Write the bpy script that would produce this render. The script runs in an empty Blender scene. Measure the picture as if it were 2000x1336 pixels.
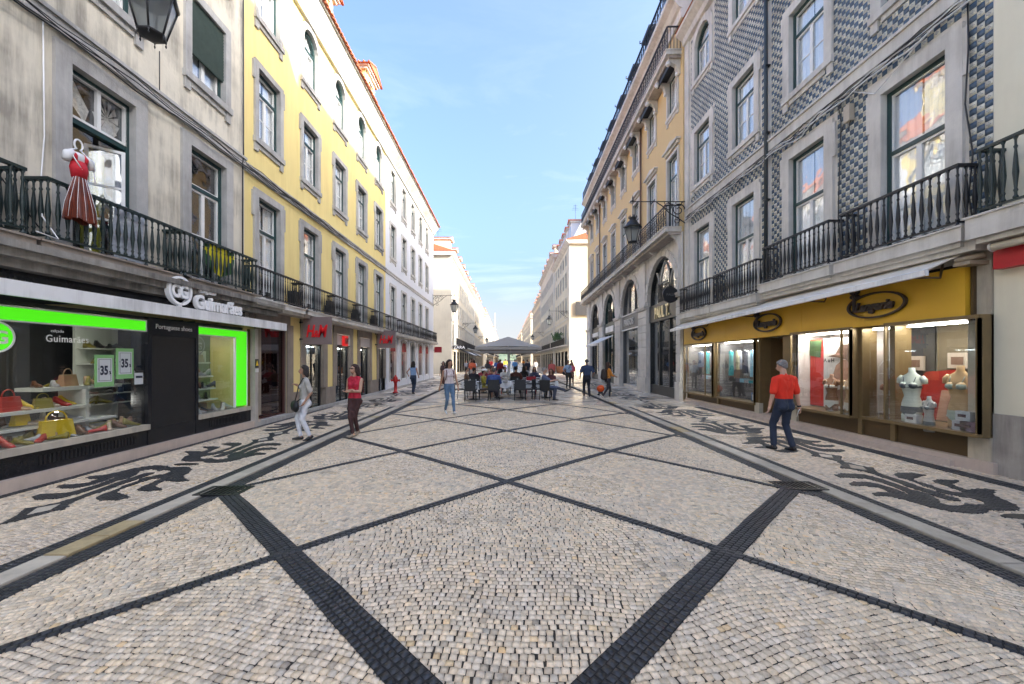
import bpy, math, random
import numpy as np
from mathutils import Vector, Matrix
R = math.radians
EXP = 2.33
random.seed(7); rng = np.random.default_rng(7)
sc = bpy.context.scene
COL = sc.collection
# ------------------------------------------------------------------ camera, sky, sun
cam_d = bpy.data.cameras.new('camera'); cam = bpy.data.objects.new('camera', cam_d); COL.objects.link(cam)
cam.location = (0, 0, 1.85); cam.rotation_euler = (R(90), 0, 0)
cam_d.lens = 36 * 778 / 2000; cam_d.sensor_width = 36; cam_d.shift_x = 0.005; cam_d.shift_y = 0.017
cam_d.clip_start = 0.05; cam_d.clip_end = 4000
sc.camera = cam
SUN_DIR = Vector((1.0, -0.42, 0.50)).normalized()
sun_el = math.asin(SUN_DIR.z); sun_az = math.atan2(SUN_DIR.x, SUN_DIR.y)
w = bpy.data.worlds.new('World'); sc.world = w; w.use_nodes = True
nt = w.node_tree; nt.nodes.clear()
def N(nt, t, **k):
    n = nt.nodes.new(t)
    for a, b in k.items():
        if a == 'i':
            for kk, vv in b.items(): n.inputs[kk].default_value = vv
        else: setattr(n, a, b)
    return n
sky = N(nt, 'ShaderNodeTexSky', sky_type='NISHITA', sun_disc=False)
sky.sun_elevation = sun_el; sky.sun_rotation = sun_az; sky.altitude = 20; sky.air_density = 1.0; sky.dust_density = 10.0; sky.ozone_density = 4.4
tc = N(nt, 'ShaderNodeTexCoord'); mp = N(nt, 'ShaderNodeMapping'); mp.inputs['Scale'].default_value = (1.1, 1.6, 5.5)
nz = N(nt, 'ShaderNodeTexNoise', i={'Scale': 1.7, 'Detail': 7, 'Roughness': .6, 'Distortion': .5})
sep = N(nt, 'ShaderNodeSeparateXYZ')
cr = N(nt, 'ShaderNodeMapRange', i={'From Min': .46, 'From Max': .72, 'To Min': 0, 'To Max': .55})
el = N(nt, 'ShaderNodeMapRange', i={'From Min': .06, 'From Max': .62, 'To Min': 1, 'To Max': .12})
mu = N(nt, 'ShaderNodeMath', operation='MULTIPLY')
mix = N(nt, 'ShaderNodeMixRGB'); mix.inputs['Color2'].default_value = (2.5, 2.62, 2.75, 1)
bg = N(nt, 'ShaderNodeBackground', i={'Strength': .145}); out = N(nt, 'ShaderNodeOutputWorld')
L = nt.links.new
L(tc.outputs['Generated'], mp.inputs[0]); L(mp.outputs[0], nz.inputs['Vector']); L(tc.outputs['Generated'], sep.inputs[0])
L(nz.outputs['Fac'], cr.inputs['Value']); L(sep.outputs['Z'], el.inputs['Value'])
hz = N(nt, 'ShaderNodeMapRange', i={'From Min': .0, 'From Max': .24, 'To Min': .5, 'To Max': .0}, interpolation_type='SMOOTHSTEP')
mxx = N(nt, 'ShaderNodeMath', operation='MAXIMUM')
L(sep.outputs['Z'], hz.inputs['Value']); L(cr.outputs[0], mu.inputs[0]); L(el.outputs[0], mu.inputs[1]); L(mu.outputs[0], mxx.inputs[0]); L(hz.outputs[0], mxx.inputs[1]); L(mxx.outputs[0], mix.inputs['Fac'])
L(sky.outputs[0], mix.inputs['Color1']); L(mix.outputs[0], bg.inputs['Color']); L(bg.outputs[0], out.inputs[0])
sd = bpy.data.lights.new('sun', 'SUN'); sun = bpy.data.objects.new('sun', sd); COL.objects.link(sun)
sd.energy = 2.0; sd.angle = R(.53); sd.color = (1, .94, .84)
sun.rotation_euler = SUN_DIR.to_track_quat('Z', 'Y').to_euler(); sun.location = (40, -20, 60)
sc.view_settings.view_transform = 'Standard'; sc.view_settings.look = 'None'; sc.view_settings.gamma = 1
sc.view_settings.use_curve_mapping = False; sc.view_settings.exposure = EXP
sc.cycles.use_denoising = True; sc.cycles.max_bounces = 9; sc.cycles.diffuse_bounces = 7; sc.cycles.glossy_bounces = 3
sc.cycles.transparent_max_bounces = 12; sc.cycles.caustics_reflective = False; sc.cycles.caustics_refractive = False
sc.cycles.sample_clamp_indirect = 6

# ------------------------------------------------------------------ materials
_m = {}
def mat(name, col, rough=.6, var=.14, scale=2.2, bump=0., bscale=30, metal=0., streak=0., dirt=None, emit=0., spec=.5, coat=0.):
    if name in _m: return _m[name]
    m = bpy.data.materials.new(name); m.use_nodes = True; nt = m.node_tree; L = nt.links.new
    b = nt.nodes['Principled BSDF']; b.inputs['Roughness'].default_value = rough; b.inputs['Metallic'].default_value = metal
    b.inputs['Specular IOR Level'].default_value = spec; b.inputs['Coat Weight'].default_value = coat
    c = (*col, 1)
    if emit:
        b.inputs['Base Color'].default_value = tuple(v*.12 for v in c[:3]) + (1,); b.inputs['Emission Color'].default_value = c; b.inputs['Emission Strength'].default_value = emit
        _m[name] = m; return m
    geo = N(nt, 'ShaderNodeNewGeometry')
    nz = N(nt, 'ShaderNodeTexNoise', i={'Scale': scale, 'Detail': 6, 'Roughness': .65}); L(geo.outputs['Position'], nz.inputs['Vector'])
    mr = N(nt, 'ShaderNodeMapRange', i={'From Min': .25, 'From Max': .75, 'To Min': 1 - var, 'To Max': 1 + var}); L(nz.outputs['Fac'], mr.inputs['Value'])
    mx = N(nt, 'ShaderNodeMixRGB', blend_type='MULTIPLY', i={'Fac': 1, 'Color1': c}); L(mr.outputs[0], mx.inputs['Color2'])
    last = mx.outputs[0]
    if streak:
        mp = N(nt, 'ShaderNodeMapping'); mp.inputs['Scale'].default_value = (3.2, 3.2, .28); L(geo.outputs['Position'], mp.inputs[0])
        n2 = N(nt, 'ShaderNodeTexNoise', i={'Scale': 1.6, 'Detail': 8, 'Roughness': .7}); L(mp.outputs[0], n2.inputs['Vector'])
        n3 = N(nt, 'ShaderNodeTexNoise', i={'Scale': .8, 'Detail': 4, 'Roughness': .6}); L(geo.outputs['Position'], n3.inputs['Vector'])
        a = N(nt, 'ShaderNodeMath', operation='MULTIPLY'); L(n2.outputs['Fac'], a.inputs[0]); L(n3.outputs['Fac'], a.inputs[1])
        r2 = N(nt, 'ShaderNodeMapRange', i={'From Min': .20, 'From Max': .36, 'To Min': 0, 'To Max': streak}); L(a.outputs[0], r2.inputs['Value'])
        m2 = N(nt, 'ShaderNodeMixRGB'); m2.inputs['Color2'].default_value = (*(dirt or (.06, .055, .05)), 1)
        L(r2.outputs[0], m2.inputs['Fac']); L(last, m2.inputs['Color1']); last = m2.outputs[0]
    L(last, b.inputs['Base Color'])
    if bump:
        n4 = N(nt, 'ShaderNodeTexNoise', i={'Scale': bscale, 'Detail': 4}); L(geo.outputs['Position'], n4.inputs['Vector'])
        bp = N(nt, 'ShaderNodeBump', i={'Strength': bump, 'Distance': .02}); L(n4.outputs['Fac'], bp.inputs['Height']); L(bp.outputs[0], b.inputs['Normal'])
    _m[name] = m; return m
def glass(name, tint=(1, 1, 1), ior=1.9, rough=.0, dens=0., wav=.0):
    if name in _m: return _m[name]
    m = bpy.data.materials.new(name); m.use_nodes = True; nt = m.node_tree; L = nt.links.new; nt.nodes.clear()
    t = N(nt, 'ShaderNodeBsdfTransparent'); t.inputs[0].default_value = (*tint, 1)
    g = N(nt, 'ShaderNodeBsdfGlossy', i={'Roughness': rough}); g.inputs['Color'].default_value = (.95, .97, 1, 1)
    f0 = ((ior-1)/(ior+1))**2
    lw = N(nt, 'ShaderNodeLayerWeight', i={'Blend': .5}); pw = N(nt, 'ShaderNodeMath', operation='POWER'); pw.inputs[1].default_value = 4.; L(lw.outputs['Facing'], pw.inputs[0])
    f = N(nt, 'ShaderNodeMapRange', i={'From Min': 0, 'From Max': 1, 'To Min': f0, 'To Max': .92}); L(pw.outputs[0], f.inputs['Value']); mx = N(nt, 'ShaderNodeMixShader'); o = N(nt, 'ShaderNodeOutputMaterial')
    if wav:
        geo = N(nt, 'ShaderNodeNewGeometry')
        n4 = N(nt, 'ShaderNodeTexNoise', i={'Scale': 2.6, 'Detail': 1}); L(geo.outputs['Position'], n4.inputs['Vector'])
        bp = N(nt, 'ShaderNodeBump', i={'Strength': wav, 'Distance': .05}); L(n4.outputs['Fac'], bp.inputs['Height']); L(bp.outputs[0], g.inputs['Normal'])
    tt = t.outputs[0]
    if dens:
        df = N(nt, 'ShaderNodeBsdfTranslucent'); df.inputs[0].default_value = (.75, .78, .78, 1); m1 = N(nt, 'ShaderNodeMixShader', i={0: dens}); L(t.outputs[0], m1.inputs[1]); L(df.outputs[0], m1.inputs[2]); tt = m1.outputs[0]
    L(f.outputs[0], mx.inputs[0]); L(tt, mx.inputs[1]); L(g.outputs[0], mx.inputs[2]); L(mx.outputs[0], o.inputs[0])
    _m[name] = m; return m

WINGLASS = glass('window_glass', (.97, .98, .98), 2.0, 0, wav=.12)
SHOPGLASS = glass('shop_glass', (.93, .95, .95), 1.55)
GREYWALL = mat('aged_grey_plaster', (.66, .61, .50), .85, .10, 1.2, .25, 18, streak=.75, dirt=(.20, .18, .15))
YELLOWWALL = mat('yellow_plaster', (.80, .65, .27), .8, .07, .8, .08, 25, streak=.38, dirt=(.6, .45, .18))
WHITEWALL = mat('white_plaster', (.72, .73, .76), .8, .05, .8, .05, 25, streak=.12, dirt=(.5, .49, .47))
OCHREWALL = mat('ochre_plaster', (.62, .46, .23), .8, .06, .8, .05, 25, streak=.12, dirt=(.4, .28, .12))
CREAMWALL = mat('cream_plaster', (.74, .70, .56), .8, .05, .9, .05, 25, streak=.12, dirt=(.5, .45, .33))
BLOCKWALL = mat('pale_block_plaster', (.62, .56, .44), .8, .10, .25, streak=.3, dirt=(.42, .38, .3))
BLOCKWALL2 = mat('buff_block_plaster', (.60, .50, .34), .8, .10, .25, streak=.3, dirt=(.42, .38, .3))
STONE = mat('grey_limestone', (.43, .42, .40), .75, .16, 3.0, .3, 40, streak=.40, dirt=(.12, .11, .10))
STONEL = mat('pale_limestone', (.60, .575, .53), .7, .12, 2.0, .2, 30, streak=.45, dirt=(.26, .24, .21))
STONEB = mat('brown_limestone', (.27, .225, .185), .7, .18, 3.0, .2, 30, streak=.4, dirt=(.1, .09, .08))
PINKST = mat('pink_marble', (.56, .46, .39), .45, .12, 4, .05, 30, streak=.3, dirt=(.3, .24, .2))
GREENP = mat('dark_green_paint', (.012, .045, .045), .4, .2, 5)
IRON = mat('black_green_iron', (.010, .022, .020), .42, .3, 6, .2, 60)
IRONB = mat('black_iron', (.010, .010, .012), .45, .3, 6)
WOODW = mat('white_window_paint', (.74, .74, .72), .45, .06, 5)
CURT = mat('white_curtain', (.86, .87, .88), .9, .08, 4)
DARK = mat('dark_interior', (.018, .018, .020), .9, .3, 1)
TILE_R = mat('clay_roof_tile', (.42, .13, .06), .8, .35, 9)
GRANITE = mat('black_granite', (.012, .013, .017), .22, .5, 30)
WHITEP = mat('white_paint', (.78, .78, .78), .45, .04, 3, streak=.4, dirt=(.12, .12, .12))
LETTERW = mat('white_letters', (.85, .85, .86), .4, .02)
BRONZE = mat('bronze_anodised', (.22, .155, .075), .38, .10, 6, metal=.35)
MARBLE_IN = mat('shop_interior', (.30, .28, .25), .8, .1)

# ------------------------------------------------------------------ mesh builder
class MB:
    def __init__(s): s.v = []; s.f = []; s.m = []; s.mats = []; s.sm = []
    def mi(s, m):
        if m not in s.mats: s.mats.append(m)
        return s.mats.index(m)
    def add(s, vs, fs, m, smooth=False):
        o = len(s.v); s.v.extend([tuple(p) for p in vs]); k = s.mi(m)
        for f in fs: s.f.append(tuple(i + o for i in f)); s.m.append(k); s.sm.append(smooth)
    def box(s, x0, x1, y0, y1, z0, z1, m):
        if x0 > x1: x0, x1 = x1, x0
        if y0 > y1: y0, y1 = y1, y0
        s.add([(x0,y0,z0),(x1,y0,z0),(x1,y1,z0),(x0,y1,z0),(x0,y0,z1),(x1,y0,z1),(x1,y1,z1),(x0,y1,z1)],
              [(0,3,2,1),(4,5,6,7),(0,1,5,4),(1,2,6,5),(2,3,7,6),(3,0,4,7)], m); return s
    def hexa(s, p, m):   # 8 points as in box order
        s.add(p, [(0,3,2,1),(4,5,6,7),(0,1,5,4),(1,2,6,5),(2,3,7,6),(3,0,4,7)], m); return s
    def quad(s, a, b, c, d, m): s.add([a, b, c, d], [(0,1,2,3)], m); return s
    def prism(s, poly, y0, y1, m, ax='y'):     # poly in (x,z) extruded along y (or along x when ax='x': poly is (y,z))
        n = len(poly)
        if ax == 'y': a = [(p[0], y0, p[1]) for p in poly]; b = [(p[0], y1, p[1]) for p in poly]
        elif ax == 'x': a = [(y0, p[0], p[1]) for p in poly]; b = [(y1, p[0], p[1]) for p in poly]
        else: a = [(p[0], p[1], y0) for p in poly]; b = [(p[0], p[1], y1) for p in poly]
        s.add(a + b, [tuple(range(n)), tuple(range(2*n-1, n-1, -1))] + [(i, i+n, (i+1) % n + n, (i+1) % n) for i in range(n)], m); return s
    def ring(s, inner, outer, y0, y1, m, closed=False):    # frame between two outlines in (x,z); y0 front
        n = len(inner); vs = []
        for (ix, iz), (ox, oz) in zip(inner, outer): vs += [(ix, y0, iz), (ox, y0, oz), (ox, y1, oz), (ix, y1, iz)]
        fs = []
        for i in range(n if closed else n - 1):
            j = (i + 1) % n
            for k in range(4): fs.append((4*i+k, 4*i+(k+1) % 4, 4*j+(k+1) % 4, 4*j+k))
        if not closed: fs += [(0,1,2,3), (4*n-1, 4*n-2, 4*n-3, 4*n-4)]
        s.add(vs, fs, m); return s
    def tube(s, pts, r, m, seg=6, cap=True):
        pts = [Vector(p) for p in pts]; rs = r if isinstance(r, (list, tuple)) else [r] * len(pts)
        vs = []; fs = []; up = None
        for i, p in enumerate(pts):
            t = (pts[min(i+1, len(pts)-1)] - pts[max(i-1, 0)]).normalized()
            if up is None: up = Vector((0,0,1)) if abs(t.z) < .9 else Vector((1,0,0))
            a = t.cross(up).normalized(); b = a.cross(t).normalized(); up = b
            for k in range(seg):
                th = 2*math.pi*k/seg; vs.append(p + a*math.cos(th)*rs[i] + b*math.sin(th)*rs[i])
        for i in range(len(pts)-1):
            for k in range(seg): fs.append((i*seg+k, i*seg+(k+1) % seg, (i+1)*seg+(k+1) % seg, (i+1)*seg+k))
        if cap: fs += [tuple(range(seg-1, -1, -1)), tuple(range((len(pts)-1)*seg, len(pts)*seg))]
        s.add(vs, fs, m, True); return s
    def lathe(s, prof, m, seg=10, c=(0,0,0)):
        vs = []; fs = []
        for (r, z) in prof:
            for k in range(seg):
                th = 2*math.pi*k/seg; vs.append((c[0]+r*math.cos(th), c[1]+r*math.sin(th), c[2]+z))
        n = len(prof)
        for i in range(n-1):
            for k in range(seg): fs.append((i*seg+k, i*seg+(k+1) % seg, (i+1)*seg+(k+1) % seg, (i+1)*seg+k))
        fs += [tuple(range(seg-1, -1, -1)), tuple(range((n-1)*seg, n*seg))]
        s.add(vs, fs, m, True); return s
    def ball(s, c, r, m, seg=10, rings=6, sc3=(1,1,1)):
        prof = [(max(.001, math.sin(math.pi*i/rings)), -math.cos(math.pi*i/rings)) for i in range(rings+1)]
        vs = []; fs = []
        for (pr, pz) in prof:
            for k in range(seg):
                th = 2*math.pi*k/seg; vs.append((c[0]+r*sc3[0]*pr*math.cos(th), c[1]+r*sc3[1]*pr*math.sin(th), c[2]+r*sc3[2]*pz))
        for i in range(rings):
            for k in range(seg): fs.append((i*seg+k, i*seg+(k+1) % seg, (i+1)*seg+(k+1) % seg, (i+1)*seg+k))
        s.add(vs, fs, m, True); return s
    def mesh(s, name):
        me = bpy.data.meshes.new(name); me.from_pydata(s.v, [], s.f)
        for m in s.mats: me.materials.append(m)
        me.polygons.foreach_set('material_index', s.m); me.polygons.foreach_set('use_smooth', s.sm); me.update(); return me
    def build(s, name, parent=None, loc=None, kind=None, **tags):
        return ob(name, s.mesh(name), parent, loc, kind, **tags)
def ob(name, data, parent=None, loc=None, kind=None, rot=None, **tags):
    o = bpy.data.objects.new(name, data); COL.objects.link(o)
    if parent is not None: o.parent = parent
    if loc is not None: o.location = loc
    if rot is not None: o.rotation_euler = rot
    if kind: o['kind'] = kind
    for k, v in tags.items():
        if v: o[k] = v
    return o
def thing(name, label, cat, loc=(0,0,0), rz=0., group=None):
    o = bpy.data.objects.new(name, None); COL.objects.link(o); o.location = loc; o.rotation_euler = (0,0,rz)
    o['label'] = label; o['category'] = cat
    if group: o['group'] = group
    o.empty_display_size = .2
    return o
def copy_tree(o, parent=None):
    c = o.copy(); COL.objects.link(c); c.parent = parent
    for ch in list(o.children): copy_tree(ch, c)
    return c
def text(name, body, size, m, parent, loc, rot=(R(90),0,0), ext=.01, off=0., sx=1., align='LEFT', shear=0., sp=1.):
    cu = bpy.data.curves.new(name, 'FONT'); cu.body = body; cu.size = size; cu.extrude = ext; cu.offset = off; cu.align_x = align
    cu.shear = shear; cu.space_character = sp; cu.resolution_u = 3
    cu.materials.append(m); o = ob(name, cu, parent, loc); o.rotation_euler = rot; o.scale = (sx, 1, 1); return o
# ------------------------------------------------------------------ ground, paving
XL, XR = -6.95, 7.85                 # the two building lines
def zr(x):                            # crowned roadway between the kerbs
    x = np.asarray(x, float); a = (x - .145) / 4.225
    return np.where(np.abs(a) < 1, .14 * (1 - a*a), 0.)
def stone_mat(name, c1, c2, rough, attr=True, far=False, bump=.25):
    m = bpy.data.materials.new(name); m.use_nodes = True; nt = m.node_tree; L = nt.links.new; b = nt.nodes['Principled BSDF']
    geo = N(nt, 'ShaderNodeNewGeometry')
    nz = N(nt, 'ShaderNodeTexNoise', i={'Scale': .9, 'Detail': 5, 'Roughness': .6}); L(geo.outputs['Position'], nz.inputs['Vector'])
    mx = N(nt, 'ShaderNodeMixRGB', i={'Color1': (*c1, 1), 'Color2': (*c2, 1)})
    mr = N(nt, 'ShaderNodeMapRange', i={'From Min': .35, 'From Max': .65}); L(nz.outputs['Fac'], mr.inputs['Value']); L(mr.outputs[0], mx.inputs['Fac'])
    last = mx.outputs[0]
    if attr:
        at = N(nt, 'ShaderNodeAttribute', attribute_name='tone'); m2 = N(nt, 'ShaderNodeMixRGB', blend_type='MULTIPLY', i={'Fac': 1})
        L(last, m2.inputs['Color1']); L(at.outputs['Color'], m2.inputs['Color2']); last = m2.outputs[0]
    n2 = N(nt, 'ShaderNodeTexNoise', i={'Scale': 55, 'Detail': 4, 'Roughness': .7}); L(geo.outputs['Position'], n2.inputs['Vector'])
    r2 = N(nt, 'ShaderNodeMapRange', i={'From Min': .3, 'From Max': .7, 'To Min': .82, 'To Max': 1.12}); L(n2.outputs['Fac'], r2.inputs['Value'])
    m3 = N(nt, 'ShaderNodeMixRGB', blend_type='MULTIPLY', i={'Fac': 1}); L(last, m3.inputs['Color1']); L(r2.outputs[0], m3.inputs['Color2']); last = m3.outputs[0]
    # old stains and gum marks
    n5 = N(nt, 'ShaderNodeTexNoise', i={'Scale': 2.3, 'Detail': 7, 'Roughness': .75}); L(geo.outputs['Position'], n5.inputs['Vector'])
    r5 = N(nt, 'ShaderNodeMapRange', i={'From Min': .57, 'From Max': .70, 'To Min': 0, 'To Max': .5}); L(n5.outputs['Fac'], r5.inputs['Value'])
    m5 = N(nt, 'ShaderNodeMixRGB', i={'Color2': (.10, .085, .07, 1)}); L(r5.outputs[0], m5.inputs['Fac']); L(last, m5.inputs['Color1']); last = m5.outputs[0]
    L(last, b.inputs['Base Color'])
    n3 = N(nt, 'ShaderNodeTexNoise', i={'Scale': .7, 'Detail': 3}); L(geo.outputs['Position'], n3.inputs['Vector'])
    r3 = N(nt, 'ShaderNodeMapRange', i={'From Min': .3, 'From Max': .7, 'To Min': rough - .08, 'To Max': rough + .12}); L(n3.outputs['Fac'], r3.inputs['Value'])
    L(r3.outputs[0], b.inputs['Roughness'])
    bp = N(nt, 'ShaderNodeBump', i={'Strength': bump, 'Distance': .004}); L(n2.outputs['Fac'], bp.inputs['Height'])
    if far:   # joints too small to tell apart: a soft ripple only
        vo = N(nt, 'ShaderNodeTexVoronoi', i={'Scale': 17.}); L(geo.outputs['Position'], vo.inputs['Vector'])
        bp.inputs['Distance'].default_value = .006; bp.inputs['Strength'].default_value = .5
        L(vo.outputs['Distance'], bp.inputs['Height'])
    L(bp.outputs[0], b.inputs['Normal']); return m
M_WST = stone_mat('cream_cobble', (.82, .655, .455), (.76, .62, .46), .27)
M_BST = stone_mat('black_basalt_cobble', (.020, .021, .025), (.030, .030, .033), .38)
M_MORT = mat('dark_joint_sand', (.045, .036, .028), .95, .3, 12)
M_MORTB = mat('black_joint_sand', (.016, .015, .015), .95, .3, 12)
M_WFAR = stone_mat('cream_cobble_far', (.62, .53, .42), (.56, .49, .41), .24, False, True)
M_BFAR = stone_mat('basalt_far', (.022, .022, .025), (.028, .028, .03), .34, False, True)
M_BMOT = stone_mat('basalt_mosaic', (.013, .012, .013), (.020, .018, .018), .5, False, True)
mb = MB(); mb.quad((-400, -30, -.09), (400, -30, -.09), (400, 1500, -.09), (-400, 1500, -.09), mat('ground_stone', (.42, .39, .34), .6, .1, .5))
mb.build('ground', kind='structure')
YN = 15.5                             # real cobbles up to here, then the material takes over
def crown_sheet(name, y0, y1, x0, x1, dz, m, nx=24, parent=None, kind='structure'):
    xs = np.linspace(x0, x1, nx+1); mb = MB(); v = []; f = []
    for y in (y0, y1):
        for x, z in zip(xs, zr(xs)): v.append((x, y, z + dz))
    for i in range(nx): f.append((i, i+1, nx+2+i, nx+1+i))
    mb.add(v, f, m, True); return mb.build(name, parent, kind=kind)
road = crown_sheet('roadway', -6, YN, -4.08, 4.37, -.004, M_MORT)
crown_sheet('roadway_beyond', YN, 330, -4.08, 4.37, .010, M_WFAR)
def flat(name, x0, x1, y0, y1, z0, z1, m, kind='structure', parent=None):
    mb = MB(); mb.box(x0, x1, y0, y1, z0, z1, m); return mb.build(name, parent, kind=kind)
pavL = flat('left_pavement', XL, -4.32, -6, YN, -.06, -.004, M_MORT); pavR = flat('right_pavement', 4.63, XR, -6, YN, -.06, -.004, M_MORT)
flat('left_pavement_beyond', XL-4, -4.32, YN, 330, -.06, .012, M_WFAR); flat('right_pavement_beyond', 4.63, XR+4, YN, 330, -.06, .012, M_WFAR)
flat('cross_street', -80, XL, 37.8, 49.6, -.05, .014, M_WFAR); flat('cross_street', XR, 80, 41.0, 49.8, -.05, .014, M_WFAR)

def stones(cx, cy, ang, a, b, zt, jit=.004):
    """arrays -> verts (n*8,3) and faces; a,b half sizes; each stone a low frustum with its own tilt"""
    n = len(cx); sx = np.array([-1, 1, 1, -1]); sy = np.array([-1, -1, 1, 1])
    lx = sx[None]*a[:, None] + rng.uniform(-jit, jit, (n, 4)); ly = sy[None]*b[:, None] + rng.uniform(-jit, jit, (n, 4))
    ca, sa = np.cos(ang)[:, None], np.sin(ang)[:, None]
    V = np.zeros((n, 8, 3)); ins = .0045
    tilt = rng.normal(0, .006, (n, 2)); hz = rng.normal(0, .0005, n)
    for k, s in ((0, 1.), (4, None)):
        if k == 0: X, Y = lx, ly
        else: X = lx*(1 - ins/np.abs(a[:, None])); Y = ly*(1 - ins/np.abs(b[:, None]))
        V[:, k:k+4, 0] = cx[:, None] + ca*X - sa*Y; V[:, k:k+4, 1] = cy[:, None] + sa*X + ca*Y
        V[:, k:k+4, 2] = (-.006 if k == 0 else (zt + hz)[:, None] + tilt[:, :1]*X + tilt[:, 1:]*Y)
    return V
FQ = np.array([(4,5,6,7), (0,1,5,4), (1,2,6,5), (2,3,7,6), (3,0,4,7)])
def stones_mesh(name, V, tone, m, zfun=None):
    n = len(V); P = V.reshape(-1, 3).copy()
    if zfun is not None: P[:, 2] += zfun(P[:, 0])
    F = (FQ[None] + 8*np.arange(n)[:, None, None]).reshape(-1)
    me = bpy.data.meshes.new(name); me.vertices.add(8*n); me.vertices.foreach_set('co', P.reshape(-1))
    me.loops.add(20*n); me.loops.foreach_set('vertex_index', F); me.polygons.add(5*n)
    me.polygons.foreach_set('loop_start', np.arange(0, 20*n, 4)); me.polygons.foreach_set('loop_total', np.full(5*n, 4))
    me.update(calc_edges=True)
    at = me.attributes.new('tone', 'FLOAT_COLOR', 'POINT'); c = np.ones((n, 8, 4)); c[:, :, :3] = tone[:, None, :]
    at.data.foreach_set('color', c.reshape(-1)); me.materials.append(m); return me
def tones(n, lo=.78, hi=1.14, warm=.035):
    b = rng.uniform(lo, hi, n); w_ = rng.normal(0, warm, n); odd = rng.random(n) < .02
    b = np.where(odd, b*.62, b); t = np.stack([b*(1+w_*.6), b, b*(1-w_)], 1)
    yel = rng.random(n) < .018; t[yel] *= np.array([1.02, .92, .74]); return t
P = 3.95; C0 = 1.6
def field(x0, x1, y0, y1, ang, ph, s=.0500):
    """rows of running-bond setts at angle ang with a slow wave"""
    cx, cy = (x0+x1)/2, (y0+y1)/2; r = math.hypot(x1-x0, y1-y0)/2 + .2; n = int(2*r/s)
    u = (np.arange(n) - n/2)*s; U, W = np.meshgrid(u, u); U = U + rng.uniform(-.5, .5, (n, 1))*s + rng.normal(0, .003, U.shape)
    Wv = W + .035*np.sin(U*2.4 + ph) + .02*np.sin(U*6.1 + ph*2 + W*.8) + rng.normal(0, .0012, W.shape)
    Uv = U + .02*np.sin(W*3.3 + ph)
    a = ang + .035*2.4*np.cos(U*2.4 + ph)
    X = cx + Uv*math.cos(ang) - Wv*math.sin(ang); Y = cy + Uv*math.sin(ang) + Wv*math.cos(ang)
    return X.ravel(), Y.ravel(), a.ravel()
AX, AY, AA = [], [], []
k = 0
for i in range(-3, 6):
    for j in range(-3, 6):           # cell: C0+iP < Y-X < .. , C0+jP < Y+X < ..
        a0, b0 = C0 + i*P, C0 + j*P; xc = (b0 - a0)/2; yc = (a0 + b0 + P*2)/2 - P/2 + P/2
        ym, yM = (a0+b0)/2, (a0+b0)/2 + P
        if abs(xc) > 6 or yM < 1 or ym > YN: continue
        side = round(xc/(P/2)); ang = {0: 0}.get(side, (R(13) if side > 0 else R(-13)) * (1 if abs(side) == 1 else -1.2)); k += 1
        x, y, a = field(xc - P/2, xc + P/2, ym, yM, ang, k*1.7)
        q = (y - x > a0) & (y - x <= a0+P) & (y + x > b0) & (y + x <= b0+P) & (x > -3.86) & (x < 4.16) & (y > .9) & (y < YN)
        AX.append(x[q]); AY.append(y[q]); AA.append(a[q])
X, Y, A = map(np.concatenate, (AX, AY, AA))
fr = np.abs(X) < Y*1.36 + .3; X, Y, A = X[fr], Y[fr], A[fr]
n = len(X); hs = .0500/2 - .0020
a_ = np.full(n, hs) + rng.normal(0, .0012, n); b_ = np.full(n, hs-.002) + rng.normal(0, .0008, n)
V = stones(X, Y, A, a_, b_, .007); T = tones(n)
near = np.argsort(np.where((Y > 2.13) & (np.abs(X) < Y*1.28), Y, 99))[:225]
mask = np.ones(n, bool); mask[near] = False
ob('mosaic_paving', stones_mesh('mosaic_paving', V[mask], T[mask], M_WST, zr), road, kind='stuff')
vt = []
for t in range(14):
    zz = np.zeros(1); v = stones(zz, zz, zz, np.array([hs]), np.array([hs-.001]), .007); vt.append(stones_mesh('cobblestone', v, tones(1), M_WST))
for q_, i in enumerate(near):
    o = ob('cobblestone', vt[q_ % 14], road, (X[i], Y[i], float(zr(X[i])))); o.rotation_euler = (0, 0, A[i])
# side pavements
side_fields = []
for s, x0, x1, par in ((-1, XL, -4.50, pavL), (1, 4.79, XR, pavR)):
    x, y, a = field(x0, x1, 2, YN, R(90), 2. + s, .0505)
    q = (x > x0) & (x < x1) & (y > 2) & (y < YN) & (np.abs(x) < y*1.4)
    x, y, a = x[q], y[q], a[q]; n = len(x)
    side_fields.append((x, y, a))
    V = stones(x, y, a, np.full(n, hs), np.full(n, hs-.001), .007, .003); t = tones(n, .7, 1.05, .03)*np.array([.97, .97, 1.0])
    ob('mosaic_paving', stones_mesh('mosaic_paving', V, t, M_WST), par, kind='stuff')
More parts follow.
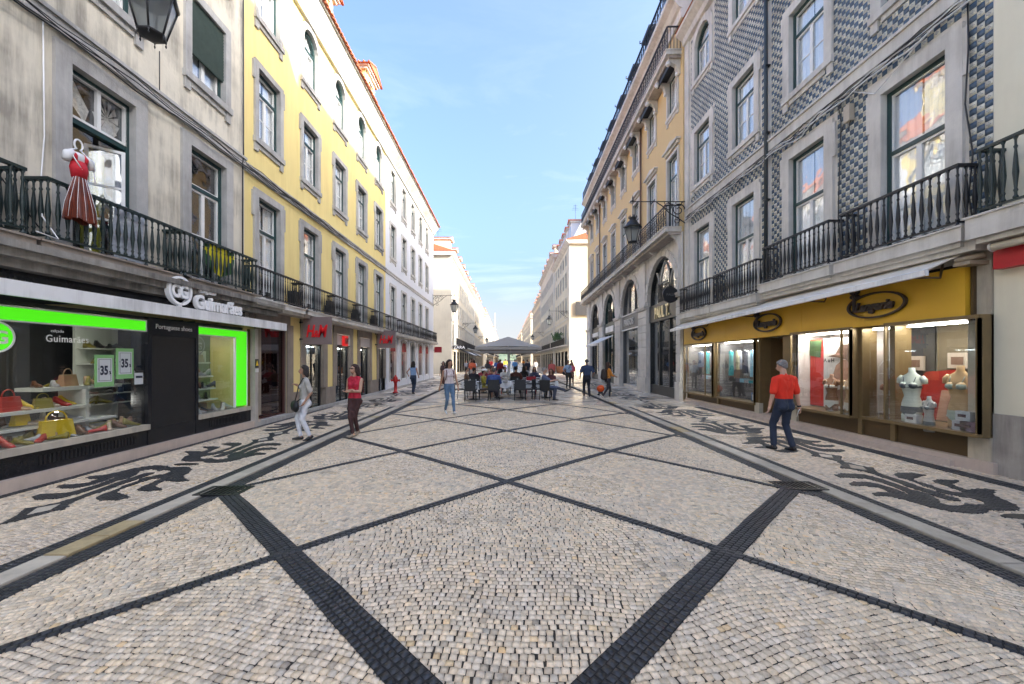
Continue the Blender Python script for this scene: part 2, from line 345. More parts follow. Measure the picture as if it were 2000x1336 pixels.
# black bands: dark bed plus rows of basalt setts
bandV, bandT = [], []
def band_strip(p0, p1, wd, crown=True, nearlim=YN):
    p0 = np.array(p0, float); p1 = np.array(p1, float); d = p1 - p0; Ln = np.hypot(*d); d /= Ln; nn = np.array([-d[1], d[0]])
    zf = zr if crown else (lambda x: 0*np.asarray(x))
    k = max(2, int(Ln/.35)); v = []; f = []
    for i in range(k+1):
        c = p0 + d*Ln*i/k + nn*rng.normal(0, .004)
        for s in (-1, 1):
            q = c + nn*s*wd/2; v.append((q[0], q[1], float(zf(q[0])) + .0115))
    for i in range(k): f.append((2*i, 2*i+1, 2*i+3, 2*i+2))
    far = min(p0[1], p1[1]) > nearlim
    bandmb[0 if not far else 1].add(v, f, M_MORTB if not far else M_BFAR, True)
    if not far:
        nr = max(2, round(wd/.056)); st = .057; m = int(Ln/st)
        for r in range(nr):
            t = (np.arange(m) + .5 + rng.uniform(-.3, .3))*st; o = (r + .5)/nr*wd - wd/2
            cx = p0[0] + d[0]*t + nn[0]*o; cy = p0[1] + d[1]*t + nn[1]*o
            q = (cy > .9) & (cy < nearlim) & (np.abs(cx) < cy*1.4 + .2); cx, cy = cx[q], cy[q]; n = len(cx)
            if not n: continue
            V = stones(cx, cy, np.full(n, math.atan2(d[1], d[0])) + rng.normal(0, .05, n), np.full(n, .0265), np.full(n, wd/nr/2 - .001), .0145, .003)
            V[:, :, 2] += zf(V[:, :, 0]); bandV.append(V); bandT.append(tones(n, .6, 1.6, .05))
bandmb = [MB(), MB()]
for k in range(0, 11):
    c = C0 + k*P; wd = .215 if k == 0 else .12
    x0, x1 = -3.85, 4.15
    for sgn in (1, -1):              # Y = c' + sgn*X, broken at YN
        for kk in (k,):
            y = lambda x: c + sgn*x
            lo, hi = x0, x1
            if sgn == 1: lo = max(lo, .95 - c)
            else: hi = min(hi, c - .95)
            xs = YN + .0; xb = (YN - c)*sgn
            segs = [(lo, hi)] if not (lo < xb < hi) else [(lo, xb), (xb, hi)]
            for a, b in segs:
                if b - a > .05 and min(y(a), y(b)) < 46: band_strip((a, y(a)), (b, y(b)), wd, True, YN - .01)
# lines that start behind the camera's nearest crossing and run outwards
for c in (C0 - P,):
    for sgn in (1, -1):
        a, b = ((.95 - c)*1., 4.15) if sgn == 1 else (-3.85, -(.95 - c))
        if b - a > .1: band_strip((a, c + sgn*a), (b, c + sgn*b), .125)
for x, wd in ((-3.955, .25), (4.255, .23)):
    band_strip((x, 1.5), (x, YN), wd); band_strip((x, YN), (x, 46), wd)
nV = len(bandV)
for x, wd in ((-4.42, .20), (4.72, .18), (-6.785, .15), (7.35, .28)):
    band_strip((x, 1.5), (x, YN), wd, False); band_strip((x, YN), (x, 40), wd, False)
bandmb[0].build('black_band_bed', road, kind='stuff'); bandmb[1].build('black_band', road, kind='stuff')
V = np.concatenate(bandV); T = np.concatenate(bandT)
cy = V[:, :, 1].mean(1); cx = V[:, :, 0].mean(1)
near = np.argsort(np.where((cy > 2.13) & (np.abs(cx) < cy*1.28) & (np.abs(cx) < 4), cy, 99))[:72]; mask = np.ones(len(V), bool); mask[near] = False
ob('black_cobbles', stones_mesh('black_cobbles', V[mask], T[mask], M_BST), road, kind='stuff')
for i in near:
    v = V[i].copy(); c = v.mean(0); v -= c; ob('black_cobblestone', stones_mesh('black_cobblestone', v[None], T[i][None], M_BST), road, tuple(c))
# scroll ornaments of the side pavements, as flat black mosaic inlays
def crop(L_): return [((1620 + .19*a - 990)/(880 + .19*b - 702)*1.85 - 6.10, 1439/(880 + .19*b - 702) - 4.67) for a, b in L_]
STEM = crop([(118,110),(170,150),(170,185),(300,200),(430,225),(560,265),(740,330),(900,390),(1060,440),(1200,490),(1300,518),(1415,525),(1380,500),(1250,465),(1120,420),(960,370),(800,315),(640,265),(560,235),(505,210),(500,180),(430,175),(240,130)])
INS = crop([(245,150),(390,175),(435,210),(270,185)])
LEAF = crop([(720,245),(760,235),(900,235),(1040,258),(960,280),(905,295),(940,320),(1060,355),(1200,400),(1320,430),(1440,440),(1400,475),(1250,450),(1170,430),(1150,405),(1000,360),(880,310),(780,285),(730,262)])
CURL = crop([(1110,315),(1180,305),(1375,312),(1370,330),(1315,350),(1370,380),(1500,418),(1450,438),(1300,385),(1180,345)])
HEAD = crop([(1490,412),(1560,400),(1660,400),(1760,410),(1740,450),(1770,480),(1900,530),(2000,580),(2000,615),(1900,625),(1690,615),(1680,640),(1600,652),(1480,652),(1300,630),(1100,590),(900,530),(700,480),(540,470),(505,450),(560,432),(690,437),(560,385),(420,370),(290,365),(255,345),(310,328),(450,330),(580,355),(760,410),(880,465),(840,430),(640,350),(420,290),(160,280),(108,258),(180,240),(400,250),(560,290),(760,355),(900,410),(1040,440),(1160,500),(1200,545),(1290,570),(1400,580),(1465,572),(1465,548),(1560,565),(1660,560),(1640,530),(1500,490),(1385,477),(1420,440)])
ELL = [(.22*math.cos(t*math.pi/6), .075*math.sin(t*math.pi/6)) for t in range(12)]
def inside(px, py, poly):
    r = np.zeros(len(px), bool); m = len(poly)
    for i in range(m):
        x0, y0 = poly[i]; x1, y1 = poly[(i+1) % m]
        c = (y0 > py) != (y1 > py); r ^= c & (px < (x1-x0)*(py-y0)/((y1-y0) or 1e-9) + x0)
    return r
def scroll(x, y, fx, fy, sx, par):
    mb = MB(); fxx, fyy, faa = side_fields[0 if x < 0 else 1]; hit = np.zeros(len(fxx), bool)
    for q in (STEM, LEAF, CURL, HEAD): hit |= inside(fxx, fyy, [(x + a*fx*sx, y + b*fy) for a, b in q])
    k_ = int(hit.sum())
    if k_: ob('scroll_cobbles', stones_mesh('scroll_cobbles', stones(fxx[hit], fyy[hit], faa[hit], np.full(k_, hs-.0015), np.full(k_, hs-.003), .0155, .003), tones(k_, .7, 1.5, .03), M_BST), par, kind='stuff')
    def pl(L_, z, m, z0=0.):
        p = [(x + a*fx*sx, y + b*fy) for a, b in L_]
        if fx*fy < 0: p = p[::-1]
        mb.prism(p, z0, z, m, 'z')
    for q in (STEM, LEAF, CURL, HEAD): pl(q, .0125, M_BMOT)
    pl(INS, .0165, M_WFAR, .01)
    mb.build('scroll_ornament', par)
def ell(x, y, par): 
    mb = MB(); mb.prism([(x + a, y + b) for a, b in ELL], 0, .0125, M_BMOT, 'z'); mb.build('ornament_dot', par)
for k in range(0, 6):
    y = 4.67 + 5.02*k
    ell(6.02, y, pavR); scroll(6.02, y, 1, 1, 1, pavR); scroll(6.02, y, -1, -1, 1, pavR)
    y = 7.0 + 5.02*k - 5.02*(k == 5)*0
    ell(-5.63, y, pavL); scroll(-5.63, y, 1, -1, .92, pavL); scroll(-5.63, y, -1, 1, .92, pavL)
# kerb stones, one by one
kc = [mat('kerb_pale', (.54, .47, .38), .5, .15, 6, .1, 40, streak=.3), mat('kerb_tan', (.42, .37, .30), .5, .18, 6, .1, 40, streak=.3), mat('kerb_ochre', (.46, .35, .19), .5, .22, 6, .1, 40, streak=.3)]
for x0, x1, par, sg in ((-4.32, -4.08, pavL, -1), (4.37, 4.63, pavR, 1)):
    y = 1.6
    while y < 46:
        ln = random.uniform(.65, 1.35); c = random.choice([0, 0, 0, 1] if sg < 0 else [0, 0, 1, 1, 2]); 
        if sg < 0 and random.random() < .25: c = 2; ln = .4
        mb = MB(); d = random.uniform(-.003, .003); mb.box(x0+.004, x1-.004, y+.008, y+ln-.008, -.05, .030+d, kc[c]); mb.box(x0+.012, x1-.012, y+.013, y+ln-.013, .02, .035+d, kc[c])
        mb.build('kerb_stone', par); y += ln
# drain grates in the gutter
for i, (x, y) in enumerate(((-3.90, 5.50), (4.18, 5.72))):
    t = thing('drain_grate', 'black slotted drain grate in the ' + ('left gutter behind the wide black band' if i == 0 else 'right gutter beyond the tip of the wide black band'), 'drain grate', (x, y, float(zr(x)) + .012))
    mb = MB()
    for a, b, c, d in ((-.3,.3,-.19,-.16), (-.3,.3,.16,.19), (-.3,-.27,-.16,.16), (.27,.3,-.16,.16)): mb.box(a, b, c, d, 0, .022, IRONB)
    mb.box(-.27, .27, -.16, .16, 0, .004, M_MORTB); mb.build('frame', t)
    for k in range(9):
        mb = MB(); mb.box(-.27+k*.062, -.245+k*.062, -.16, .16, .006, .02, IRONB); mb.build('bar', t)
# ------------------------------------------------------------------ building kit (local frame: x along the facade, y into the wall, z up)
def bld(name, label, cat, side, Yn, Yf, X=None, group=None):
    t = thing(name, label, cat, group=group)
    if side == 'L': t.location = (XL if X is None else X, Yn, 0); t.rotation_euler = (0, 0, R(90)); t['_'] = 1
    elif side == 'R': t.location = (XR if X is None else X, Yf, 0); t.rotation_euler = (0, 0, R(-90))
    del_ = '_' in t and t.pop('_', None)
    return t
def wall_holes(mb, L0, L1, z0, z1, holes, m, y=0.):
    us = sorted({L0, L1, *[h[0] for h in holes], *[h[1] for h in holes]}); zs = sorted({z0, z1, *[h[2] for h in holes], *[h[3] for h in holes]})
    us = [u for u in us if L0 <= u <= L1]; zs = [z for z in zs if z0 <= z <= z1]
    for a, b in zip(us, us[1:]):
        run = None
        for c, d in zip(zs, zs[1:]):
            um, zm = (a+b)/2, (c+d)/2
            if any(h[0] < um < h[1] and h[2] < zm < h[3] for h in holes):
                if run: mb.quad((a, y, run[0]), (b, y, run[0]), (b, y, run[1]), (a, y, run[1]), m); run = None
            else: run = (run[0], d) if run else (c, d)
        if run: mb.quad((a, y, run[0]), (b, y, run[0]), (b, y, run[1]), (a, y, run[1]), m)
def shell(root, Ln, z0, z1, depth, m, holes, inner=.55, name='wall', zin=None):
    mb = MB(); wall_holes(mb, 0, Ln, z0, z1, holes, m)
    for u in (0, Ln): mb.quad((u, 0, z0), (u, depth, z0), (u, depth, z1), (u, 0, z1), m)
    mb.quad((0, depth, z0), (Ln, depth, z0), (Ln, depth, z1), (0, depth, z1), m); mb.quad((0, 0, z1), (Ln, 0, z1), (Ln, depth, z1), (0, depth, z1), m)
    mb.build(name, root)
    if inner:
        mb = MB(); mb.box(.03, Ln-.03, inner, depth-.05, zin if zin is not None else z0, z1-.05, DARK); mb.build('inner_rooms', root)
# window kinds -> prototype lists [(name, mesh, loc, [children])]
def arc_pts(w, h, rise, n=8):       # opening outline from bottom left round to bottom right
    if rise <= 0: return [(-w/2, 0), (-w/2, h), (w/2, h), (w/2, 0)]
    r = ((w/2)**2 + rise**2)/(2*rise); a = math.asin(min(1, w/2/r)); zc = h - r
    return [(-w/2, 0)] + [(r*math.sin(-a + 2*a*i/n), zc + r*math.cos(-a + 2*a*i/n)) for i in range(n+1)] + [(w/2, 0)]
_win = {}
def proto(name, parts):              # hidden prototypes are avoided: meshes only are cached
    _win[name] = parts
def mk(name, fn):
    mb = MB(); fn(mb); return (name, mb.mesh(name))
def window_kind(key, w, h, stone=STONE, frame=GREENP, sash=WOODW, rise=0., jamb=.17, transom=None, mull=1, ears=True, sill=True, curtain=.9, bars=1, depth=.16, ped=False, head=.0, curtm=None, blind=0.):
    ip = arc_pts(w, h, rise)
    def sur(mb):
        n = len(ip)
        op = []
        for i, (x, z) in enumerate(ip):
            if i == 0 or i == n-1: op.append((x + math.copysign(jamb, x), z))
            elif rise <= 0: op.append((x + math.copysign(jamb, x), z + jamb + head))
            else: op.append((x*(1 + 2*jamb/w), z + jamb + head))
        mb.ring(ip, op, -.055, depth+.05, stone)
        if ears: 
            for s in (-1, 1): mb.box(s*(w/2+jamb-.04), s*(w/2+jamb+.07), -.052, .02, h*.80 if rise <= 0 else h*.7, h+jamb*.55, stone)
        if sill:
            mb.box(-w/2-jamb-.03, w/2+jamb+.03, -.09, depth+.05, -.15, 0, stone)
            for s in (-1, 1): mb.box(s*(w/2+jamb-.16), s*(w/2+jamb), -.05, .02, -.38, -.151, stone)
            mb.box(-w/2, w/2, -.04, .02, -.27, -.151, stone)
        if ped:
            mb.box(-w/2-jamb-.05, w/2+jamb+.05, -.10, .02, h+jamb+.1, h+jamb+.22, stone); mb.box(-w/2-jamb-.14, w/2+jamb+.14, -.2, .02, h+jamb+.22, h+jamb+.30, stone)
            mb.prism([(-w/2-jamb-.1, h+jamb+.30), (0, h+jamb+.52), (w/2+jamb+.1, h+jamb+.30)], -.16, .02, stone)
    fw = .07
    def inset(pts, d): 
        n = len(pts); o = []
        for i, (x, z) in enumerate(pts):
            o.append((x - math.copysign(d, x) if abs(x) > .02 else x, (z + d if (i in (0, n-1)) else z - d)))
        return o
    i1 = inset(ip, fw); tz = transom if transom is not None else h*.72
    def frm(mb):
        mb.ring(i1, ip, depth-.08, depth+.03, frame)
        mb.box(-w/2+.0, w/2, depth-.079, depth+.028, 0, fw, frame)
        if tz: mb.box(-w/2+fw, w/2-fw, depth-.07, depth+.025, tz, tz+.08, frame)
    b = .05
    def shs(mb):
        top = (tz if tz else h-fw) - (0 if rise <= 0 or tz else rise)
        xs = [-w/2+fw, 0, w/2-fw] if mull == 1 else [-w/2+fw, w/2-fw]
        for x0, x1 in zip(xs, xs[1:]):
            mb.ring([(x0+b, fw+b), (x0+b, top-b), (x1-b, top-b), (x1-b, fw+b)], [(x0, fw), (x0, top), (x1, top), (x1, fw)], depth-.045, depth+.01, sash, True)
            for k in range(1, bars+1):
                z = fw + (top-fw)*k/(bars+1); mb.box(x0+b, x1-b, depth-.03, depth, z-.013, z+.013, sash)
        if tz and rise <= 0:
            mb.ring([(-w/2+fw+.03, tz+.11), (-w/2+fw+.03, h-fw-.03), (w/2-fw-.03, h-fw-.03), (w/2-fw-.03, tz+.11)], [(-w/2+fw, tz+.08), (-w/2+fw, h-fw), (w/2-fw, h-fw), (w/2-fw, tz+.08)], depth-.045, depth+.01, sash, True)
    panes = []
    def pane(x0, x1, z0, z1, g=WINGLASS):
        return mk('pane', lambda mb: mb.box(x0, x1, depth-.02, depth-.012, z0, z1, g))
    top = (tz if tz else h-fw)
    if mull == 1: panes += [pane(-w/2+fw+b, -b, fw+b, top-b), pane(b, w/2-fw-b, fw+b, top-b)]
    else: panes += [pane(-w/2+fw+b, w/2-fw-b, fw+b, top-b)]
    if tz:
        if rise <= 0: panes.append(pane(-w/2+fw+.03, w/2-fw-.03, tz+.11, h-fw-.03))
        else: panes.append(mk('pane', lambda mb: mb.prism([p for p in [(-w/2+fw, tz+.08)] + i1[1:-1] + [(w/2-fw, tz+.08)]], depth-.02, depth-.012, WINGLASS)))
    ch = [mk('frame', frm), mk('sash', shs)] + panes
    if curtain:
        cm = curtm or CURT
        def cur(mb):
            z1 = h-.1; z0 = h*(1-curtain) + .05
            for s in (-1, 1):
                n = 7; x0, x1 = (-w/2+.05, -.03) if s < 0 else (.03, w/2-.05)
                for k in range(n):
                    a, b2 = x0 + (x1-x0)*k/n, x0 + (x1-x0)*(k+1)/n; d0 = depth+.035 + (.02 if k % 2 else 0); d1 = depth+.035 + (0 if k % 2 else .02)
                    mb.quad((a, d0, z0), (b2, d1, z0), (b2, d1, z1), (a, d0, z1), cm)
        ch.append(mk('curtain', cur))
    _win[key] = (mk('window', sur), ch, (w, h, jamb, rise))
def put_window(key, root, u, z, name='window', skip=(), label=None):
    (nm, me), ch, (w, h, jamb, rise) = _win[key]
    o = ob(name, me, root, (u, 0, z))
    if label: o['label'] = label
    for n_, m_ in ch:
        if n_ in skip: continue
        ob(n_, m_, o)
    return o
def hole(key, u, z):
    w, h, jamb, rise = _win[key][2]
    return (u - w/2 - .02, u + w/2 + .02, z - .02, z + h + .02 + (jamb*.3 if rise else 0))
# balconies
def baluster_mesh(m, h=.78, fat=1., seg=8, name='baluster'):
    mb = MB(); f = fat
    mb.lathe([(.020*f, 0), (.024*f, .02), (.012*f, .05), (.012*f, .10*h), (.020*f, .13*h), (.012*f, .16*h), (.019*f, .30*h), (.026*f, .42*h), (.017*f, .66*h), (.010*f, .80*h), (.018*f, .84*h), (.010*f, .87*h), (.011*f, .95*h), (.024*f, h)], m, seg); return mb.mesh(name)
def balcony(root, u0, u1, z, h, p, m=IRON, stone=STONEL, fat=1., sp=.125, slab=.2, each=True, lip=.1, slabp=None, joint=True):
    """z floor level, h rail height, p protrusion"""
    b = thing('balcony', '', '') if False else None
    sp_ = slabp if slabp is not None else p + lip
    mb = MB(); mb.box(u0-.12, u1+.12, -sp_, .0, z-slab, z-.03, stone); mb.box(u0-.14, u1+.14, -sp_-.03, 0, z-.03, z, stone)
    mb.box(u0-.04, u1+.04, -sp_+.08, 0, z-slab-.08, z-slab, stone); bo = mb.build('balcony', root)
    mb = MB()
    mb.box(u0-.03, u1+.03, -p-.03, -p+.03, z+h-.045, z+h, m); mb.box(u0, u1, -p-.018, -p+.018, z+.07, z+.10, m)
    for u in (u0, u1): mb.box(u-.03, u+.03, -p+.03, 0, z+h-.045, z+h, m); mb.box(u-.018, u+.018, -p+.018, 0, z+.07, z+.10, m)
    for u in (u0, u1): mb.lathe([(.035, 0), (.035, .03), (.02, .05), (.02, .08)], m, 8, (u, -p, z))
    n = max(2, round((u1-u0)/sp)); nn = max(1, round(p/sp))
    for u in [u0 + (u1-u0)*k/3 for k in (1, 2)]: mb.lathe([(.03, 0), (.03, .03), (.016, .05), (.016, .08)], m, 8, (u, -p, z))
    pts = [(u0 + (u1-u0)*k/n, -p) for k in range(n+1)] + [(u, -p + p*k/(nn+.5)) for u in (u0, u1) for k in range(1, nn+1)]
    hb = h - .045 - .10
    mb.build('railing', bo)
    if each:
        key = ('bal', m.name, round(hb, 2), fat)
        if key not in _m: _m[key] = baluster_mesh(m, hb, fat)
        for (a, c) in pts: ob('baluster', _m[key], bo, (a, c, z+.10))
    else:
        mb = MB()
        for (a, c) in pts: mb.lathe([(.012*fat, 0), (.010*fat, hb*.15), (.017*fat, hb*.42), (.009*fat, hb*.8), (.014*fat, hb)], m, 5, (a, c, z+.10))
        mb.build('balusters', bo, kind='stuff')
    return bo
def roof(root, Ln, z, depth, over, rise=2.6, run=4.5, tiles=True, corn=STONEL, cz=.55, run_eave=True):
    mb = MB(); mb.box(-.0, Ln, -.12, 0, z-cz, z-cz+.12, corn); mb.prism([(-.12, z-cz+.12), (-over+.08, z-.16), (-over+.08, z-.06), (0, z-.06), (0, z-cz+.12)], 0, Ln, corn, 'x'); mb.box(0, Ln, -over, 0, z-.06, z, corn)
    mb.build('cornice', root)
    mb = MB(); y0 = -over-.06; k = rise/run
    mb.prism([(y0, z), (run, z+rise+(-y0)*k), (depth, z+rise+(-y0)*k), (depth, z)], 0, Ln, TILE_R, 'x'); ro = mb.build('roof', root)
    if tiles:
        mb = MB(); n = int(Ln/.21)
        for i in range(n):
            u = (i+.5)*Ln/n; d = random.uniform(-.015, .015); pr = [(u-.085, 0), (u-.06, .06), (u, .085), (u+.06, .06), (u+.085, 0)]
            a = [(q[0], y0-.05+d, z+q[1]) for q in pr]; b = [(q[0], run*.5, z + (run*.5-y0)*k + q[1]) for q in pr]
            mb.add(a+b, [(j, j+1, j+6, j+5) for j in range(4)] + [(4, 3, 2, 1, 0)], TILE_R)
            mb.box(u-.02, u+.02, y0+.02, y0+.12, z-.10, z-.001, corn) if False else None
        mb.build('roof_tiles', ro, kind='stuff')
    return ro
def belt(root, Ln, z0, z1, m=STONE, p=.07, u0=0):
    mb = MB(); mb.box(u0, Ln, -p*.6, 0, z0, z0+(z1-z0)*.75, m); mb.box(u0, Ln, -p, 0, z0+(z1-z0)*.75, z1, m); return mb.build('belt_course', root)
def dormer(root, u, z, w, h, y=.5, m=None, dd=2.2):
    mb = MB(); mb.box(u-w/2, u+w/2, y, y+dd, z, z+h, m or YELLOWWALL); 
    d = mb.build('dormer', root)
    mb = MB(); 
    mb.box(u-w/2-.12, u+w/2+.12, y-.14, y+dd, z+h, z+h+.12, STONEL); mb.box(u-w/2-.2, u+w/2+.2, y-.24, y+dd, z+h+.12, z+h+.2, STONEL)
    mb.prism([(u-w/2-.3, z+h+.2), (u, z+h+.62), (u+w/2+.3, z+h+.2)], y-.32, y+dd, TILE_R)
    n = 9
    for i in range(n):
        for s in (-1, 1):
            yy = y - .3 + (dd+.2)*i/n; mb.tube([(u+s*(w/2+.33), yy, z+h+.2), (u, yy, z+h+.66)], .06, TILE_R, 5)
    mb.build('dormer_roof', d)
    mb = MB(); mb.ring([(u-w*.28, z+.15), (u-w*.28, z+h-.25), (u+w*.28, z+h-.25), (u+w*.28, z+.15)], [(u-w*.38, z+.02), (u-w*.38, z+h-.1), (u+w*.38, z+h-.1), (u+w*.38, z+.02)], y-.05, y+.02, STONEL, True)
    mb.box(u-w*.27, u+w*.27, y-.03, y-.02, z+.15, z+h-.25, WINGLASS); mb.box(u-.02, u+.02, y-.05, y-.03, z+.15, z+h-.25, GREENP); mb.build('dormer_window', d)
    return d

# ------------------------------------------------------------------ window kinds
window_kind('grey_door', 1.09, 2.95, STONE, GREENP, WOODW, transom=2.1, bars=1, sill=False, curtain=0, jamb=.24, ears=False)
window_kind('grey_top', 1.05, 1.75, STONE, GREENP, WOODW, transom=0, bars=0, jamb=.18, curtain=.95, ears=False)
window_kind('y_door', 1.05, 2.86, STONE, GREENP, WOODW, transom=1.95, bars=1, sill=False, curtain=.9, jamb=.2)
window_kind('y_win', 1.05, 1.98, STONE, GREENP, WOODW, transom=1.36, bars=1, curtain=.97, jamb=.17)
window_kind('y_arch', 1.0, 1.95, STONE, GREENP, WOODW, transom=1.28, rise=.42, bars=1, curtain=.97, jamb=.17, ears=False)
window_kind('w_win', .98, 1.95, STONEL, GREENP, WOODW, transom=1.36, bars=1, curtain=.9, jamb=.14)
window_kind('w_door', .98, 2.75, STONEL, GREENP, WOODW, transom=1.95, bars=1, sill=False, curtain=.8, jamb=.15)
window_kind('b_door', 1.22, 3.32, STONEL, GREENP, WOODW, transom=2.0, bars=0, sill=False, curtain=.95, jamb=.27)
window_kind('b_win', 1.22, 2.2, STONEL, GREENP, WOODW, transom=1.5, bars=1, curtain=1, jamb=.24)
window_kind('b_arch', 1.18, 1.95, STONEL, GREENP, WOODW, transom=1.25, rise=.5, bars=1, curtain=1, jamb=.24, ears=False)
window_kind('o_door', 1.2, 3.6, STONEL, GREENP, WOODW, transom=2.6, bars=2, sill=False, curtain=.9, jamb=.14, ears=False, ped=True)
window_kind('o_win', 1.15, 1.75, STONEL, GREENP, WOODW, transom=0, bars=2, curtain=.9, jamb=.12, ears=False)

# ================================================================== LEFT: grey shoe shop building
G0, G1 = 2.6, 10.54
g = bld('grey_townhouse', 'weathered grey plaster building above the shoe shop on the left', 'building', 'L', G0, G1)
cs = [4.48-G0, 6.87-G0, 9.26-G0]
holes = []
for i, u in enumerate(cs): holes += [hole('grey_door', u, 3.6), hole('grey_top', u, 8.1), hole('grey_top', u, 11.2)]
shell(g, G1-G0, 3.3, 14, 10, GREYWALL, holes)
for i, u in enumerate(cs):
    if i == 1:
        o = put_window('grey_door', g, u, 3.6, skip=('sash',), label='open balcony doorway with patterned fabric in its top light')
        mb = MB(); mb.ring([(-.46, 2.22), (-.46, 2.86), (-.03, 2.86), (-.03, 2.22)], [(-.50, 2.18), (-.50, 2.9), (.0, 2.9), (.0, 2.18)], .08, .14, WOODW, True)
        mb.ring([(.03, 2.22), (.03, 2.86), (.46, 2.86), (.46, 2.22)], [(.0, 2.18), (.0, 2.9), (.50, 2.9), (.50, 2.18)], .08, .14, WOODW, True); mb.build('top_light', o)
        mb = MB(); mb.ring([(0, .12), (0, 1.98), (.42, 1.98), (.42, .12)], [(-.05, .07), (-.05, 2.03), (.47, 2.03), (.47, .07)], 0, .05, WOODW, True)
        for z in (.75, 1.35): mb.box(0, .42, .01, .04, z-.02, z+.02, WOODW)
        mb.box(0, .42, .02, .026, .12, 1.98, WINGLASS)
        l = mb.build('open_leaf', o, (.42, .10, 0)); l.rotation_euler = (0, 0, R(130))
        for k, c in enumerate([(.72, .70, .66), (.60, .58, .55)]):
            m_ = mat('patterned_fabric%d' % k, c, .9, .5, 14)
            mb = MB()
            if k == 0: mb.add([(-.45, .2, 2.85), (-.42, .2, 2.55), (-.12, .21, 2.25), (-.04, .22, 2.50), (-.3, .2, 2.84)], [(0,1,2,3,4)], m_)
            else:
                for a in range(12):
                    t0, t1 = a*math.pi/6, a*math.pi/6 + .4; mb.add([(.25, .2, 2.55), (.25+.23*math.cos(t0), .23, 2.55+.33*math.sin(t0)), (.25+.23*math.cos(t1), .2, 2.55+.33*math.sin(t1))], [(0,1,2)], m_)
            mb.build('fabric', o)
        mb = MB(); mb.box(.1, .5, .5, .52, 0.1, 2.0, mat('lime_curtain', (.42, .42, .03), .8, .2, 6)); mb.build('lime_curtain', o)
    else: put_window('grey_door', g, u, 3.6)
    o = put_window('grey_top', g, u, 8.1)
    if i == 2:
        mb = MB(); BL = mat('green_roller_blind', (.045, .07, .06), .8, .15, 8)
        n = 16
        for k in range(n): mb.hexa([(-.53, .02, .55+k*.075), (.53, .02, .55+k*.075), (.53, .07, .55+k*.075), (-.53, .07, .55+k*.075), (-.53, .0, .62+k*.075), (.53, 0, .62+k*.075), (.53, .05, .62+k*.075), (-.53, .05, .62+k*.075)], BL)
        mb.build('roller_blind', o)
    put_window('grey_top', g, u, 11.2)
belt(g, G1-G0, 6.92, 7.17, STONE, .09)
for i, (a, b) in enumerate(((3.3, 5.42), (5.72, 8.05), (8.15, 10.45))):
    bo = balcony(g, a-G0, b-G0, 3.55, .92, .36, IRON, STONEB, 1.25, .13, slab=.12, lip=.05)
mb = MB(); Ln = G1-G0+1.1
for z0, z1, p in ((3.33, 3.43, .48), (3.22, 3.33, .40), (3.10, 3.22, .26)): mb.box(0, Ln, -p, .02, z0, z1, mat('dirty_moulding', (.30, .28, .25), .8, .25, 5, .2, streak=.75, dirt=(.05, .045, .04)))
mb.build('moulding', g)
mb = MB(); mb.tube([(cs[2]+1.13, -.06, 3.5), (cs[2]+1.13, -.06, 7.0), (cs[2]+1.16, -.06, 7.12), (cs[2]+1.16, -.05, 14)], .018, IRONB, 6); mb.build('downpipe', g)
# cables slung along the belt course
for k, (dz, th) in enumerate(((.0, .011), (.05, .008), (-.07, .009), (-.12, .012))):
    mb = MB(); pts = []
    for i in range(30):
        u = 2.2 + i*.42; pts.append((u, -.11-.01*k, 6.98 + dz + .035*math.sin(i*1.3+k) - .05*abs(math.sin(i*.35+k)))); 
    mb.tube(pts, th, IRONB, 5); mb.build('cable', g)
for pts, m_, r_ in (([(3.55-.2, -.02, 6.9), (3.56-.2, -.03, 5.2), (3.5-.2, -.04, 4.4), (3.1, -.3, 3.9), (3.2, -.42, 3.6), (2.9, -.45, 3.62)], WHITEP, .010), ([(2.3, -.02, 6.8), (2.36, -.03, 5.0), (2.8, -.03, 4.4), (3.3, -.1, 3.7)], IRONB, .009), ([(5.35, -.02, 8.0), (5.35, -.02, 6.95)], IRONB, .008)):
    mb = MB(); mb.tube(pts, r_, m_, 5); mb.build('cable', g)

# ================================================================== LEFT: yellow building
Y0, Y1 = 10.54, 22.8; LY = Y1-Y0
yb = bld('yellow_townhouse', 'yellow plaster building with grey stone window surrounds', 'building', 'L', Y0, Y1)
cy_ = [c-Y0 for c in (11.62, 14.07, 16.56, 19.03, 21.55)]
holes = []
for u in cy_: holes += [hole('y_door', u, 3.52), hole('y_win', u, 8.0), hole('y_arch', u, 11.42)]
op = [(13.55, 15.2), (16.05, 17.75), (18.65, 20.25), (21.4, 22.8)]
holes += [(a-Y0, b-Y0, .05, 2.95) for a, b in op] + [(11.15-Y0, 12.55-Y0, .15, 3.0)]
shell(yb, LY, 0, 14.0, 12, YELLOWWALL, holes, zin=0)
for u in cy_: put_window('y_door', yb, u, 3.52); put_window('y_win', yb, u, 8.0); put_window('y_arch', yb, u, 11.42)
belt(yb, LY, 6.86, 7.08, STONE)
mb = MB(); pts = [(i*.5, -.10, 6.93+.03*math.sin(i*1.7)) for i in range(25)]; mb.tube(pts, .014, IRONB, 5); mb.build('cable', yb)
for a, b in ((10.48, 12.86), (13.0, 15.4), (15.5, 17.95), (18.1, 20.35), (20.5, 22.75)):
    balcony(yb, a-Y0, b-Y0, 3.47, .86, .36, IRONB, STONEL, .85, .125, slab=.17, each=a < 18)
rf = roof(yb, LY, 14.3, 12, .55, rise=3.2, run=4.4, cz=.75)
for u in (16.3, 21.7): dormer(yb, u-Y0, 14.5, 1.5, 2.6, .5, YELLOWWALL)
dormer(yb, 11.6-Y0, 14.5, 1.5, 2.6, .5, YELLOWWALL)
